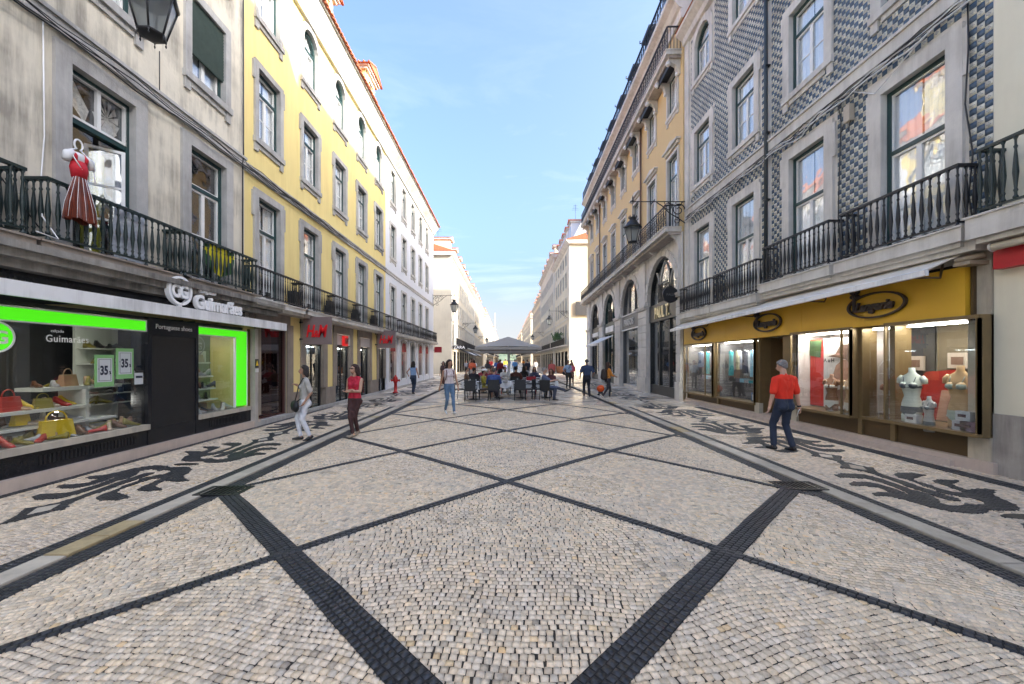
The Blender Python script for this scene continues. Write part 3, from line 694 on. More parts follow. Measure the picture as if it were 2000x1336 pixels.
# stone piers, lintels and yellow panels of its ground floor
mb = MB()
xs = [12.75, 13.55, 15.2, 16.05, 17.75, 18.65, 20.25, 21.4, 22.8]
for a, b in zip(xs[::2], xs[1::2]): mb.box(a-Y0, b-Y0, -.05, .3, 0, .78, STONEB)
for a, b in op:
    for x in (a, b): mb.box(x-Y0-.17, x-Y0+.17, -.04, .3, .781, 3.28, STONEB)
    mb.box(a-Y0-.17, b-Y0+.17, -.045, .3, 2.9, 3.3, STONEB)
mb.box(-.02, 2.2, -.03, .3, 2.93, 3.36, STONEB); mb.box(2.02, 2.35, -.045, .3, 0, 2.93, STONEB)
mb.box(10.95-Y0, 11.17-Y0, -.06, .3, .3, 2.95, mat('worn_beige_stone', (.34, .28, .22), .8, .2, 4, streak=.4))
mb.build('stone_piers', yb)
REDG = glass('reddish_glass', (.50, .34, .32), 1.7)
GRYG = glass('grey_shop_glass', (.55, .60, .62), 1.75)
for k, (a, b) in enumerate(op):
    mb = MB(); a_, b_ = a-Y0+.17, b-Y0-.17
    mb.box(a_, b_, .12, .13, .08, 2.4, GRYG); w_ = mb.build('shop_window', yb)
    mb = MB(); mb.box(a_, b_, .08, .16, 2.36, 2.42, IRONB); mb.box(a_, a_+.04, .08, .16, .08, 2.4, IRONB); mb.box(b_-.04, b_, .08, .16, .08, 2.4, IRONB); mb.box((a_+b_)/2-.02, (a_+b_)/2+.02, .09, .15, .08, 2.36, IRONB); mb.build('frame', w_)
    mb = MB(); mb.box(a_, b_, -.03, .02, 2.45, 2.88, mat('grey_sign_panel', (.45, .40, .38), .5)); pn = mb.build('lintel_panel', w_)
    mb = MB(); c = [(.30,.31,.33), (.2,.22,.24), (.45,.43,.4), (.3,.12,.1)][k]
    mb.box(a_, b_, .50, .53, .1, 2.4, mat('display_back%d' % k, c, .8, .3, 1.5)); mb.box(a_, b_, .14, .5, .05, .2, mat('display_floor', (.4,.38,.35), .6))
    mb.box(a_+.1, b_-.1, .3, .34, 2.30, 2.33, mat('shop_lamp', (1, .96, .88), emit=14.)); mb.build('display', w_)
# low stone step under the yellow and white fronts
mb = MB(); mb.box(.4, LY+14.9, -.12, 0, 0, .13, STONE); mb.build('plinth_step', yb)
def hm(root, u, z, s, ext=.02, rot=(R(90),0,0), y=-.06):
    text('lettering', 'H', s, REDL, root, (u, y, z), rot, ext, .02*s, .62, shear=.25)
    text('lettering', '&', s*.55, REDL, root, (u+.42*s, y, z), rot, ext, .012*s, .8, shear=.25)
    text('lettering', 'M', s, REDL, root, (u+.68*s, y, z), rot, ext, .02*s, .62, shear=.25)
REDL = mat('red_sign_letters', (.72, .015, .02), .4, .05)
def tagp(o, l, c, g=None):
    o['label'] = l; o['category'] = c
    if g: o['group'] = g
    return o
for k, (yy, zz, lab) in enumerate(((13.35, 2.35, 'grey square flag sign with red letters hanging on the yellow shop front nearest the camera'), (21.0, 2.45, 'brown flag sign with red letters hanging at the far end of the yellow shop front'))):
    t = thing('flag_sign', lab, 'sign', (XL, yy, zz), 0, 'flag signs of the yellow shop front')
    mb = MB(); mb.box(.14, 1.08, -.04, .04, 0, .92, mat('sign_taupe', (.20, .15, .145) if k == 0 else (.19, .11, .09), .45)); mb.build('sign_box', t)
    mb = MB(); 
    for z in (.18, .74): mb.tube([(-.01, 0, z), (.15, 0, z)], .018, IRONB, 6); mb.ball((.03, 0, z), .035, IRONB)
    mb.build('bracket', t)
    hm(t, .24, .25, .58, y=-.05)
t = thing('box_sign', 'small glowing red letters box above the second shop window', 'sign', (XL+.04, 16.9, 2.42), R(90)); mb = MB(); mb.box(-.19, .19, -.10, 0, 0, .42, mat('red_light_box', (.8, .02, .02), emit=.16)); mb.build('light_box', t)
t2 = text('lettering', 'HM', .36, mat('dark_red', (.10, .01, .01), .4), t, (-.17, -.105, .09), (R(90), 0, 0), .006, .012, .62, shear=.25)

# ================================================================== LEFT: white building
W0, W1 = 22.8, 37.7; LW = W1-W0
wb = bld('white_townhouse', 'white plaster building with red arched shop windows on the street corner', 'building', 'L', W0, W1)
cw = [c-W0 for c in (24.25, 26.85, 29.4, 31.95, 34.5)]
holes = []
for u in cw: holes += [hole('w_door', u, 3.5), hole('w_win', u, 8.0), hole('w_win', u, 11.3), (u-.75, u+.75, .6, 3.05)]
shell(wb, LW, 0, 14, 14, WHITEWALL, holes, zin=0)
for u in cw: put_window('w_door', wb, u, 3.5); put_window('w_win', wb, u, 8.0); put_window('w_win', wb, u, 11.3)
belt(wb, LW, 6.86, 7.06, STONEL)
for k in range(6):
    a = W0 + .1 + k*2.45; balcony(wb, a-W0, a+2.25-W0, 3.43, .9, .36, IRONB, STONEL, .9, .13, slab=.16, each=False)
roof(wb, LW, 14.3, 14, .55, rise=3.2, run=4.4, cz=.7)
CAN = mat('red_canopy', (.30, .02, .018), .7)
for k, u in enumerate(cw):
    mb = MB(); ip = arc_pts(1.26, 2.55, .38); opn = [(x*1.13 if abs(x) > .5 else x*1.1, z+.02 if i in (0, len(ip)-1) else z+.13) for i, (x, z) in enumerate(ip)]
    ip = [(x+u, z+.5) for x, z in ip]; opn = [(x+u, z+.5) for x, z in opn]
    mb.ring(ip, opn, -.04, .25, STONEL); w_ = mb.build('shop_arch', wb)
    mb = MB(); mb.box(u-.62, u+.62, .10, .11, .5, 3.0, REDG if k != 2 else GRYG); mb.build('pane', w_)
    if k != 2:
        mb = MB(); mb.prism([(u-.55, 2.35), (u-.42, 2.9), (u+.42, 2.9), (u+.55, 2.35)], -.02, .06, CAN); mb.build('awning', w_)
        mb = MB(); mb.box(u-.45, u+.45, .3, .33, 2.2, 2.24, mat('shop_lamp', (1, .96, .88), emit=14.)); mb.box(u-.3, u-.1, .4, .45, .7, 1.6, WHITEP); mb.build('display', w_)
for k in range(6):
    mb = MB(); u = (cw[0]-1.27) + k*2.56; mb.box(u-.20, u+.20, -.07, .02, 0, 3.24, WHITEWALL); mb.box(u-.24, u+.24, -.1, .02, 3.1, 3.2, STONEL); mb.build('pilaster', wb)
# ================================================================== RIGHT: blue tiled building (two houses) and its neighbour
F0, FM, F1 = 6.42, 11.93, 17.45; LF = F1-F0
ft = bld('blue_tiled_townhouse', 'building clad in blue and cream glazed tiles above the golden shop front', 'building', 'R', F0, F1)
U = lambda y, f=F1: f - y
bays = [(7.7, 0), (10.42, 0), (13.2, -.2), (15.98, -.2)]
holes = []
for y, dz in bays:
    holes += [hole('b_door', U(y), 4.05+dz), hole('b_win', U(y), 9.15+dz*.5), hole('b_arch', U(y), 13.35)]
shell(ft, LF, 3.5, 16.0, 11, STONEL, holes)
for y, dz in bays:
    put_window('b_door', ft, U(y), 4.05+dz); put_window('b_win', ft, U(y), 9.15+dz*.5); put_window('b_arch', ft, U(y), 13.35)
# glazed tiles
def tile_mat(name, blue):
    m = bpy.data.materials.new(name); m.use_nodes = True; nt = m.node_tree; L = nt.links.new; b = nt.nodes['Principled BSDF']; b.inputs['Roughness'].default_value = .22
    uv = N(nt, 'ShaderNodeAttribute', attribute_name='cell'); sp = N(nt, 'ShaderNodeSeparateXYZ'); L(uv.outputs['Vector'], sp.inputs[0])
    at = N(nt, 'ShaderNodeAttribute', attribute_name='tone')
    d = N(nt, 'ShaderNodeVectorMath', operation='LENGTH'); L(uv.outputs['Vector'], d.inputs[0])
    # petals: cos(4*angle) modulated ring
    an = N(nt, 'ShaderNodeMath', operation='ARCTAN2'); L(sp.outputs['Y'], an.inputs[0]); L(sp.outputs['X'], an.inputs[1])
    a4 = N(nt, 'ShaderNodeMath', operation='MULTIPLY'); a4.inputs[1].default_value = 4; L(an.outputs[0], a4.inputs[0])
    cs_ = N(nt, 'ShaderNodeMath', operation='COSINE'); L(a4.outputs[0], cs_.inputs[0])
    pe = N(nt, 'ShaderNodeMath', operation='MULTIPLY_ADD'); pe.inputs[1].default_value = .14; pe.inputs[2].default_value = .42; L(cs_.outputs[0], pe.inputs[0])
    df = N(nt, 'ShaderNodeMath', operation='SUBTRACT'); L(d.outputs['Value'], df.inputs[0]); L(pe.outputs[0], df.inputs[1])
    ab = N(nt, 'ShaderNodeMath', operation='ABSOLUTE'); L(df.outputs[0], ab.inputs[0])
    ri = N(nt, 'ShaderNodeMapRange', i={'From Min': .07, 'From Max': .16, 'To Min': 1, 'To Max': 0}); L(ab.outputs[0], ri.inputs['Value'])
    ce = N(nt, 'ShaderNodeMapRange', i={'From Min': .1, 'From Max': .2, 'To Min': 1, 'To Max': 0}); L(d.outputs['Value'], ce.inputs['Value'])
    mxm = N(nt, 'ShaderNodeMath', operation='MAXIMUM'); L(ri.outputs[0], mxm.inputs[0]); L(ce.outputs[0], mxm.inputs[1])
    base = (.062, .098, .145) if blue else (.58, .55, .45); motif = (.10, .18, .26) if blue else (.20, .22, .23)
    mx = N(nt, 'ShaderNodeMixRGB', i={'Color1': (*base, 1), 'Color2': (*motif, 1)})
    if blue: mx.inputs['Fac'].default_value = 0
    else: L(mxm.outputs[0], mx.inputs['Fac'])
    mm = N(nt, 'ShaderNodeMixRGB', blend_type='MULTIPLY', i={'Fac': 1}); L(mx.outputs[0], mm.inputs['Color1']); L(at.outputs['Color'], mm.inputs['Color2'])
    geo = N(nt, 'ShaderNodeNewGeometry'); nz = N(nt, 'ShaderNodeTexNoise', i={'Scale': 1.1, 'Detail': 4}); L(geo.outputs['Position'], nz.inputs['Vector'])
    mr = N(nt, 'ShaderNodeMapRange', i={'From Min': .3, 'From Max': .7, 'To Min': .75, 'To Max': 1.2}); L(nz.outputs['Fac'], mr.inputs['Value'])
    m2 = N(nt, 'ShaderNodeMixRGB', blend_type='MULTIPLY', i={'Fac': 1}); L(mm.outputs[0], m2.inputs['Color1']); L(mr.outputs[0], m2.inputs['Color2']); L(m2.outputs[0], b.inputs['Base Color']); return m
TB, TC = tile_mat('blue_glaze', True), tile_mat('cream_glaze', False)
TS = .112
def tile_mesh(name, cells, mats2):
    """cells: list of (cx, cz, kind 0/1, tone)"""
    n = len(cells); c = np.array([(a, b) for a, b, _, _ in cells]); kd = np.array([k for _, _, k, _ in cells]); tn = np.array([t for _, _, _, t in cells])
    h = TS/2 - .003; ins = .004; s = np.array([(-1,-1), (1,-1), (1,1), (-1,1)], float)
    V = np.zeros((n, 8, 3)); V[:, :4, 0] = c[:, :1] + s[None, :, 0]*h; V[:, :4, 2] = c[:, 1:] + s[None, :, 1]*h; V[:, :4, 1] = -.002
    tl = rng.normal(0, .010, (n, 2)); V[:, 4:, 0] = c[:, :1] + s[None, :, 0]*(h-ins); V[:, 4:, 2] = c[:, 1:] + s[None, :, 1]*(h-ins)
    V[:, 4:, 1] = -.012 + tl[:, :1]*s[None, :, 0]*h + tl[:, 1:]*s[None, :, 1]*h
    F = (FQ[None] + 8*np.arange(n)[:, None, None]).reshape(-1)
    me = bpy.data.meshes.new(name); me.vertices.add(8*n); me.vertices.foreach_set('co', V.reshape(-1)); me.loops.add(20*n); me.loops.foreach_set('vertex_index', F)
    me.polygons.add(5*n); me.polygons.foreach_set('loop_start', np.arange(0, 20*n, 4)); me.polygons.foreach_set('loop_total', np.full(5*n, 4)); me.update(calc_edges=True)
    for m in mats2: me.materials.append(m)
    me.polygons.foreach_set('material_index', np.repeat(kd, 5))
    at = me.attributes.new('tone', 'FLOAT_COLOR', 'POINT'); cc = np.ones((n, 8, 4)); cc[:, :, :3] = tn[:, None, None]; at.data.foreach_set('color', cc.reshape(-1))
    a2 = me.attributes.new('cell', 'FLOAT_VECTOR', 'POINT'); q = np.zeros((n, 8, 3)); q[:, :4, :2] = s; q[:, 4:, :2] = s; a2.data.foreach_set('vector', q.reshape(-1)); return me
excl = [(U(11.98)-.0, U(11.86)+.0, 0, 20), (-1, .42, 0, 20)]
def blocked(u, z, dz0):
    for y, dz in bays:
        c = U(y)
        if abs(u-c) < 1.22/2+.27+TS/2 and 4+dz-.3 < z < 4.05+dz+3.32+.27+TS/2: return True
        if abs(u-c) < 1.22/2+.24+TS/2 and 9.15+dz*.5-.15-TS/2 < z < 9.15+dz*.5+2.2+.24+TS/2: return True
        if abs(u-c) < 1.18/2+.24+TS/2 and 13.35-.15-TS/2 < z < 13.35+1.95+.24+TS/2: return True
    if 8.03-TS/2 < z < 8.4+TS/2: return True
    for a, b, c, d in excl:
        if a - TS/2 < u < b + TS/2: return True
    return False
cells = []
nu = int(LF/TS); nz_ = int((15.4-4.02)/TS)
for i in range(nu):
    u = (i+.5)*TS + .05
    for j in range(nz_):
        z = 4.05 + (j+.5)*TS
        if not blocked(u, z, 0): cells.append((u, z, (i+j) % 2, random.uniform(.82, 1.12)))
def nearness(c): return (F1 - c[0])**2*1. + max(0, c[1]-9.2)*60
cells.sort(key=nearness); single, rest = cells[:280], cells[280:]
cl = ob('tile_cladding', tile_mesh('tile_cladding', rest, [TB, TC]), ft, kind='stuff')
tv = [tile_mesh('tile', [(0, 0, k % 2, .85+.06*(k//2))], [TB, TC]) for k in range(8)]
for (u, z, kd, tn) in single: ob('tile', tv[2*random.randrange(4)+kd], ft, (u, 0, z))
mb = MB()
mb.box(0, LF, -.06, 0, 8.05, 8.32, STONEL); mb.box(0, LF, -.10, 0, 8.32, 8.38, STONEL); mb.build('belt_course', ft)
mb = MB(); mb.box(0, .36, -.07, 0, 3.6, 15.5, STONEL); mb.build('quoin_strip', ft)
mb = MB(); mb.tube([(U(11.92), -.10, 3.95), (U(11.92), -.10, 15.6)], .052, mat('drainpipe_grey', (.03, .04, .045), .5), 10); 
for z in (4.6, 6.6, 8.6, 10.6, 12.6): mb.box(U(11.92)-.07, U(11.92)+.07, -.15, 0, z, z+.04, IRONB)
mb.build('drainpipe', ft)
mb = MB(); mb.prism([(0, 15.5), (-.15, 15.55), (-.2, 15.75), (-.45, 15.95), (-.45, 16.1), (0, 16.1)], 0, LF, STONEL, 'x'); mb.build('cornice', ft)
mb = MB(); mb.prism([(-.5, 16.1), (.6, 16.5), (1.6, 19.6), (10, 19.6), (11, 16.1)], 0, LF, TILE_R, 'x'); mb.build('roof', ft)  # steep upper roof added out of view to shade the left facades
for y0, y1, z in ((6.62, 8.92, 4.05), (9.28, 11.62, 4.05), (11.98, 14.4, 3.83), (14.72, 17.2, 3.83)):
    balcony(ft, U(y1), U(y0), z, 1.05, .36, IRONB, STONEL, 1.35, .145, slab=.26, lip=.08)
mb = MB(); mb.box(U(11.9), LF, -.30, 0, 3.62, 3.81, STONEL); mb.box(0, U(11.92), -.30, 0, 3.44, 3.62, STONEL); mb.build('ledge', ft)
# cables and junction box on the tiles
for k in range(6):
    mb = MB(); pts = []
    for i in range(40):
        u = .2 + i*(LF-.4)/39; sag = .05*math.sin(i*1.1+k*2)+.03*math.sin(i*2.3+k); pts.append((u, -.09-.008*k, 8.0 - .035*k + sag*.6 - (.12 if 22 < i < 27 else 0)*abs(math.sin(i+k))))
    mb.tube(pts, .010 + .004*(k % 3), [IRONB, IRONB, WHITEP][k % 3], 5); mb.build('cable', ft)
for pts, m_ in (([(U(6.75), -.05, 8.0), (U(6.72), -.06, 7.2), (U(6.78), -.05, 6.2), (U(6.66), -.06, 5.3), (U(6.7), -.08, 4.6), (U(6.55), -.2, 4.2)], IRONB), ([(U(9.2), -.05, 7.9), (U(9.35), -.06, 7.75), (U(9.3), -.05, 7.4), (U(9.38), -.05, 5.2), (U(9.3), -.06, 4.3)], IRONB), ([(U(9.0), -.06, 7.9), (U(8.4), -.1, 7.45), (U(7.6), -.12, 7.75), (U(7.0), -.08, 7.95)], WHITEP)):
    mb = MB(); mb.tube(pts, .012, m_, 5); mb.build('cable', ft)
mb = MB(); mb.box(U(9.13), U(8.97), -.14, -.02, 7.25, 7.62, mat('beige_box', (.42, .36, .28), .5)); mb.tube([(U(9.13), -.1, 7.3), (U(9.2), -.12, 7.1), (U(9.05), -.1, 7.05), (U(9.0), -.08, 7.28)], .01, IRONB, 5); mb.build('junction_box', ft)
# ground floor body behind the shop
mb = MB(); mb.box(0, LF, .9, 11, 0, 3.5, MARBLE_IN); mb.box(0, .10, 0, .9, 0, 3.5, STONEL); mb.box(LF-.28, LF, -.03, .9, 0, 3.62, mat('shop_corner_stone', (.50, .45, .36), .7, .12, 3, .1, streak=.35)); mb.box(0, LF, 0, .9, 3.46, 3.5, DARK); mb.build('ground_floor', ft)

# neighbour on the far right
E0 = 2.6
nb = bld('cream_townhouse', 'plain cream plastered house at the right edge of the street', 'building', 'R', E0, F0)
mb = MB(); LE = F0-E0
mb.box(0, LE, 0, 9, .98, 19, CREAMWALL); mb.build('wall', nb)  # wall carried up out of view to keep sun off the street
mb = MB(); mb.box(0, LE, -.02, 9, 0, .978, mat('grey_dado_stone', (.38, .35, .32), .7, .15, 3, .1, streak=.5)); mb.build('dado', nb)
balcony(nb, .13, LE-.3, 4.12, 1.05, .38, IRON, STONEL, 1.35, .145, slab=.36, lip=.10)
t = thing('box_sign', 'red box sign under the rolled awning at the right edge', 'sign', (XR, 6.02, 3.27), R(-90))
mb = MB(); mb.box(-.28, 1.6, -.16, 0, 0, .36, mat('red_sign_box', (.42, .012, .02), .5, .1, 5)); mb.build('sign_box', t)
text('lettering', 'CASA', .2, mat('dim_red_letters', (.25, .01, .015), .5), t, (-.18, -.165, .1), (R(90),0,0), .003) if False else None
t = thing('awning_roller', 'rolled beige awning tube below the balcony at the right edge', 'awning', (XR-.28, 6.2, 3.60))
mb = MB(); mb.tube([(0, 0, 0), (0, -3, 0)], .06, mat('beige_awning', (.62, .58, .50), .7), 14); mb.build('roller', t); mb = MB(); mb.tube([(0, .02, 0), (0, -.0, 0)], .075, STONEL, 14); mb.box(0, .28, -.03, .0, -.03, .03, IRONB); mb.build('end_cap', t)

# ================================================================== RIGHT: ochre building with arches
O0, O1 = 17.5, 41.0; LO = O1-O0
oc = bld('ochre_townhouse', 'ochre palace front with stone arches, iron balconies and black roof dormers', 'building', 'R', O0, O1)
dx = 8.30-7.75; ang = math.atan2(dx, LO); oc.location = (8.30, O1, 0); oc.rotation_euler = (0, 0, R(-90) - ang)
V_ = lambda y: O1 - y
cols = [18.65 + 2.84*k for k in range(8)]
ar = [20.1 + 5.62*k for k in range(4)]
holes = []
for y in cols: holes += [hole('o_door', V_(y), 7.78), hole('o_win', V_(y), 13.4)]
for y in ar: holes.append((V_(y)-2.2, V_(y)+2.2, 0, 7.1))
shell(oc, LO, 0, 16.9, 12, OCHREWALL, holes, zin=0, inner=1.3)
for y in cols:
    put_window('o_door', oc, V_(y), 7.78)
    w_ = put_window('o_win', oc, V_(y), 13.4)
    mb = MB(); mb.box(-.75, .75, -.42, 0, 1.80, 1.92, IRONB); mb.box(-.75, .75, -.46, -.40, 1.62, 1.92, IRONB); mb.box(-.72, .72, -.3, 0, 1.92, 2.05, STONEL); mb.build('hood', w_)
# stone ground floor: blocks of the piers one by one, arches with voussoirs
mb = MB()
edges = [V_(O0)] + [e for y in ar for e in (V_(y)+2.0, V_(y)-2.0)] + [0]
for a, b in zip(edges[::2], edges[1::2]): mb.box(b, a, -.03, .5, 0, 7.48, STONEL)
for y in ar:
    n = 14; ip = [(2.0*math.cos(math.pi*i/n), 5.0+2.0*math.sin(math.pi*i/n)) for i in range(n+1)]
    for (a, b), (c, d) in zip(ip, ip[1:]): mb.add([(V_(y)+a, -.03, b), (V_(y)+c, -.03, d), (V_(y)+c, -.03, 7.48), (V_(y)+a, -.03, 7.48)], [(0,1,2,3)], STONEL); mb.add([(V_(y)+a, -.03, b), (V_(y)+c, -.03, d), (V_(y)+c, .5, d), (V_(y)+a, .5, b)], [(0,1,2,3)], STONEL)
ga = mb.build('stone_arcade', oc)
blk = None
for a, b in zip(edges[::2], edges[1::2]):
    w_ = a-b; z = 0
    for k in range(12):
        h_ = .85 if k == 0 else .42; p = .16 if k == 0 else .10
        if z + h_ > 5.0: break
        key = ('blk', round(w_, 2), h_)
        if key not in _m:
            m2 = MB(); m2.box(.05, w_-.05, -p, -.03, .008, h_-.012, STONEL); m2.box(.058, w_-.058, -p-.008, -p, .016, h_-.02, STONEL); _m[key] = m2.mesh('stone_block')
        ob('stone_block', _m[key], ga, (b, 0, z)); z += h_
    m2 = MB(); m2.box(b+.02, a-.02, -.2, -.03, z+.01, z+.12, STONEL); m2.box(b-.02, a+.02, -.24, -.03, z+.12, z+.2, STONEL); m2.build('capital', ga)
    m2 = MB(); m2.box(b+.25, a-.25, -.12, -.03, z+.2, 7.45, STONEL); m2.build('pilaster', ga)
for y in ar:
    n = 13
    for i in range(n):
        t0, t1 = math.pi*i/n + .012, math.pi*(i+1)/n - .012; m2 = MB(); r0, r1 = 2.0, 2.34
        q = [(V_(y)+r*math.cos(t), 5.0+r*math.sin(t)) for r, t in ((r0, t0), (r1, t0), (r1, t1), (r0, t1))]
        m2.prism(q, -.09, -.03, STONEL); m2.build('voussoir', ga)
    # two scroll consoles under the balcony
m2 = MB()
for k in range(1, 8): pass
# shop fronts in the arches
FR = [mat('front_black', (.012, .014, .016), .35), mat('front_grey', (.10, .10, .105), .45), mat('front_green', (.010, .035, .032), .4), mat('front_dark', (.02, .02, .022), .4)]
for k, y in enumerate(ar):
    c = V_(y); f = FR[k]
    mb = MB()
    ip = [(c-1.9, 0)] + [(c+1.9*math.cos(math.pi*(1-i/12)), 5.0+1.9*math.sin(math.pi*(1-i/12))) for i in range(13)] + [(c+1.9, 0)]
    op_ = [(c-2.0, 0)] + [(c+2.0*math.cos(math.pi*(1-i/12)), 5.0+2.0*math.sin(math.pi*(1-i/12))) for i in range(13)] + [(c+2.0, 0)]
    mb.ring(ip, op_, .1, .35, f)
    mb.box(c-2, c+2, .05, .4, 3.85, 4.75, f); sf = mb.build('shop_front', oc)
    mb = MB()
    if k != 1:
        for u in (-.68, .68): mb.box(c+u-.06, c+u+.06, .12, .28, 0, 3.85, f); mb.box(c+u-.05, c+u+.05, .12, .26, 4.75, 6.3, f)
        for s in (-1, 1):      # pointed tracery in the fanlight
            mb.tube([(c+s*.68, .18, 5.4), (c+s*.6, .18, 6.1), (c+s*.25, .18, 6.6), (c, .18, 6.85)], .045, STONEL if k == 0 else f, 6); mb.tube([(c+s*.68, .18, 5.4), (c+s*.85, .18, 6.0), (c+s*1.2, .18, 6.45)], .045, STONEL if k == 0 else f, 6)
        mb.box(c-.68, c+.68, .1, .24, 4.75, 5.45, f); mb.box(c-2, c+2, .12, .3, 0, .5, f)
        for j in range(9): mb.box(c-.62+j*.155, c-.60+j*.155, .04, .07, 4.8, 5.7, IRONB)
        mb.box(c-.66, c+.66, .03, .08, 5.7, 5.75, IRONB)
    else:
        for u in (-.65, .65): mb.box(c+u-.04, c+u+.04, .12, .26, 4.75, 6.6, f)
        mb.box(c-2, c+2, .0, .1, 3.78, 3.86, WHITEP); mb.box(c-2, c+2, .0, .1, 4.75, 4.82, WHITEP); mb.box(c-2, c+2, .1, .4, 0, .2, STONEL)
    mb.build('mullions', sf)
    mb = MB(); mb.box(c-1.9, c+1.9, .2, .21, .2, 3.85, SHOPGLASS if k in (0, 1) else GRYG); mb.build('pane', sf)
    mb = MB(); mb.prism([(c-1.9, 4.75)] + ip[1:-1] + [(c+1.9, 4.75)], .2, .21, WINGLASS); mb.build('fanlight', sf)
    mb = MB(); mb.box(c-1.9, c+1.9, .9, .95, 0, 7.0, [DARK, mat('grey_display', (.32, .34, .33), .8, .1), DARK, DARK][k])
    if k == 0: mb.box(c-.6, c+.6, .21, 1.2, 0, 3.8, DARK); mb.box(c-1.5, c-1.2, .5, .7, 1.2, 2.6, mat('pink_panel', (.45, .3, .26), .7)); mb.box(c+.1, c+.5, .3, .6, 0, 1.4, mat('carton', (.40, .26, .20), .8))
    if k == 1: mb.box(c-1.5, c-1.1, .6, .7, .9, 1.1, mat('dim_card', (.7, .66, .5), .6))
    mb.build('interior', sf)
GOLD = mat('brass_letters', (.72, .62, .38), .3, .05, metal=.6)
a0 = V_(ar[0]); sg = text('lettering', 'PAUL T.', .82, GOLD, oc, (a0-1.05, .02, 4.0), (R(90), 0, 0), .03, .012, .72)
a1 = V_(ar[1]); text('lettering', 'PARFOIS', .62, mat('steel_letters', (.5, .5, .5), .4), oc, (a1-1.5, .02, 4.08), (R(90), 0, 0), .02, .006, .95)
mb = MB(); mb.box(V_(ar[2])-1.4, V_(ar[2])+1.2, .0, .05, 4.0, 4.45, WHITEP); mb.box(V_(ar[3])-1.4, V_(ar[3])+1.2, .0, .05, 3.95, 4.3, WHITEP); mb.build('name_board', oc)
t = thing('sign_disc', 'round black projecting sign beside the brass lettering', 'sign', (7.35, 17.9, 4.75)); mb = MB()
mb.add(*(lambda n=20, r=.36: ([(r*math.cos(2*math.pi*i/n), -.04, r*math.sin(2*math.pi*i/n)) for i in range(n)] + [(r*math.cos(2*math.pi*i/n), .04, r*math.sin(2*math.pi*i/n)) for i in range(n)], [tuple(range(n)), tuple(range(2*n-1, n-1, -1))] + [(i, i+n, (i+1) % n+n, (i+1) % n) for i in range(n)]))(), IRONB); mb.build('disc', t)
mb = MB(); mb.tube([(.3, 0, 0), (.55, 0, 0)], .03, IRONB); mb.build('arm', t); text('lettering', 'PAUL', .16, mat('faint_letters', (.12, .12, .12), .5), t, (-.2, -.045, -.05), (R(90), 0, 0), .003)
# small slanted awnings on the third shop
t = thing('shop_awning', 'pale folded awning over the third shop arch of the ochre building', 'awning', (7.85, 31.3, 3.3))
mb = MB(); mb.hexa([(-1.2, -1.9, -.3), (0, -1.9, .28), (0, 1.9, .28), (-1.2, 1.9, -.3), (-1.2, -1.9, -.24), (0, -1.9, .34), (0, 1.9, .34), (-1.2, 1.9, -.24)], mat('pale_awning', (.62, .64, .66), .8)); mb.box(-1.26, -1.18, -1.95, 1.95, -.42, -.24, WHITEP); mb.build('canopy', t)
# long balconies, lace ironwork
def lace(root, u0, u1, z, h, p, pitch=.32, posts=True, m=IRONB, name='railing', par=None, sx=1):
    mb = MB(); mb.box(u0, u1, -p-.03, -p+.03, z+h-.04, z+h, m); mb.box(u0, u1, -p-.015, -p+.015, z+.05, z+.08, m); mb.box(u0, u1, -p-.012, -p+.012, z+h-.16, z+h-.135, m)
    n = int((u1-u0)/pitch)
    for k in range(n+1):
        u = u0 + (u1-u0)*k/n; mb.box(u-.012, u+.012, -p-.012, -p+.012, z+.05, z+h-.04, m)
        if k < n:
            a = u; b = u + (u1-u0)/n; c = (a+b)/2; q = (b-a)/2-.02; zc = z+.08+(h-.24)*.3; zd = z+.08+(h-.24)*.72
            for zz, r_ in ((zc, q), (zd, q*.8)): mb.tube([(c+r_*math.cos(t), -p, zz+r_*1.15*math.sin(t)) for t in np.linspace(0, 6.28, 9)], .011, m, 4, False)
            mb.tube([(a+.02, -p, z+.1), (c, -p, zc+.05), (a+.02, -p, z+h-.2)], .009, m, 4, False); mb.tube([(b-.02, -p, z+.1), (c, -p, zc+.05), (b-.02, -p, z+h-.2)], .009, m, 4, False)
    return mb.build(name, par or root)
for (z, p, h, nm) in ((7.75, .68, .98, 1), (15.62, .62, 1.05, 2)):
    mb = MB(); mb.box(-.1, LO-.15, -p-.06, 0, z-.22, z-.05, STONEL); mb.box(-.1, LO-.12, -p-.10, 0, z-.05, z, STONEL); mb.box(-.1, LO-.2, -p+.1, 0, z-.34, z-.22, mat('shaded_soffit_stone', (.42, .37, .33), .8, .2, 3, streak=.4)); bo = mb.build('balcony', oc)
    lace(oc, 0, LO-.2, z, h, p, .30, par=bo)
    mb = MB(); u = LO-.2; mb.box(u-.03, u+.03, -p, 0, z+h-.04, z+h, IRONB)
    for k in range(5): mb.box(u-.012, u+.012, -p+k*.14, -p+.024+k*.14, z, z+h, IRONB)
    mb.build('end_railing', bo)
    for k in range(17 if nm == 2 else 9):
        u = V_(17.9 + (k*1.42 if nm == 2 else k*2.81)) ; mb = MB()
        if nm == 2:
            mb.prism([(0, z-1.0), (-.12, z-.95), (-.2, z-.6), (-.5, z-.42), (-.55, z-.30), (0, z-.30)], u-.1, u+.1, STONEL, 'x'); mb.ball((u, -.5, z-.48), .12, WHITEP, 10, 6); mb.ball((u, -.12, z-.95), .09, WHITEP, 8, 5)
        else: mb.prism([(0, z-.75), (-.1, z-.72), (-.18, z-.5), (-.42, z-.34), (0, z-.30)], u-.09, u+.09, STONEL, 'x')
        mb.build('bracket', bo)
mb = MB(); mb.box(0, LO, -.1, 0, 16.9, 17.3, STONEL)
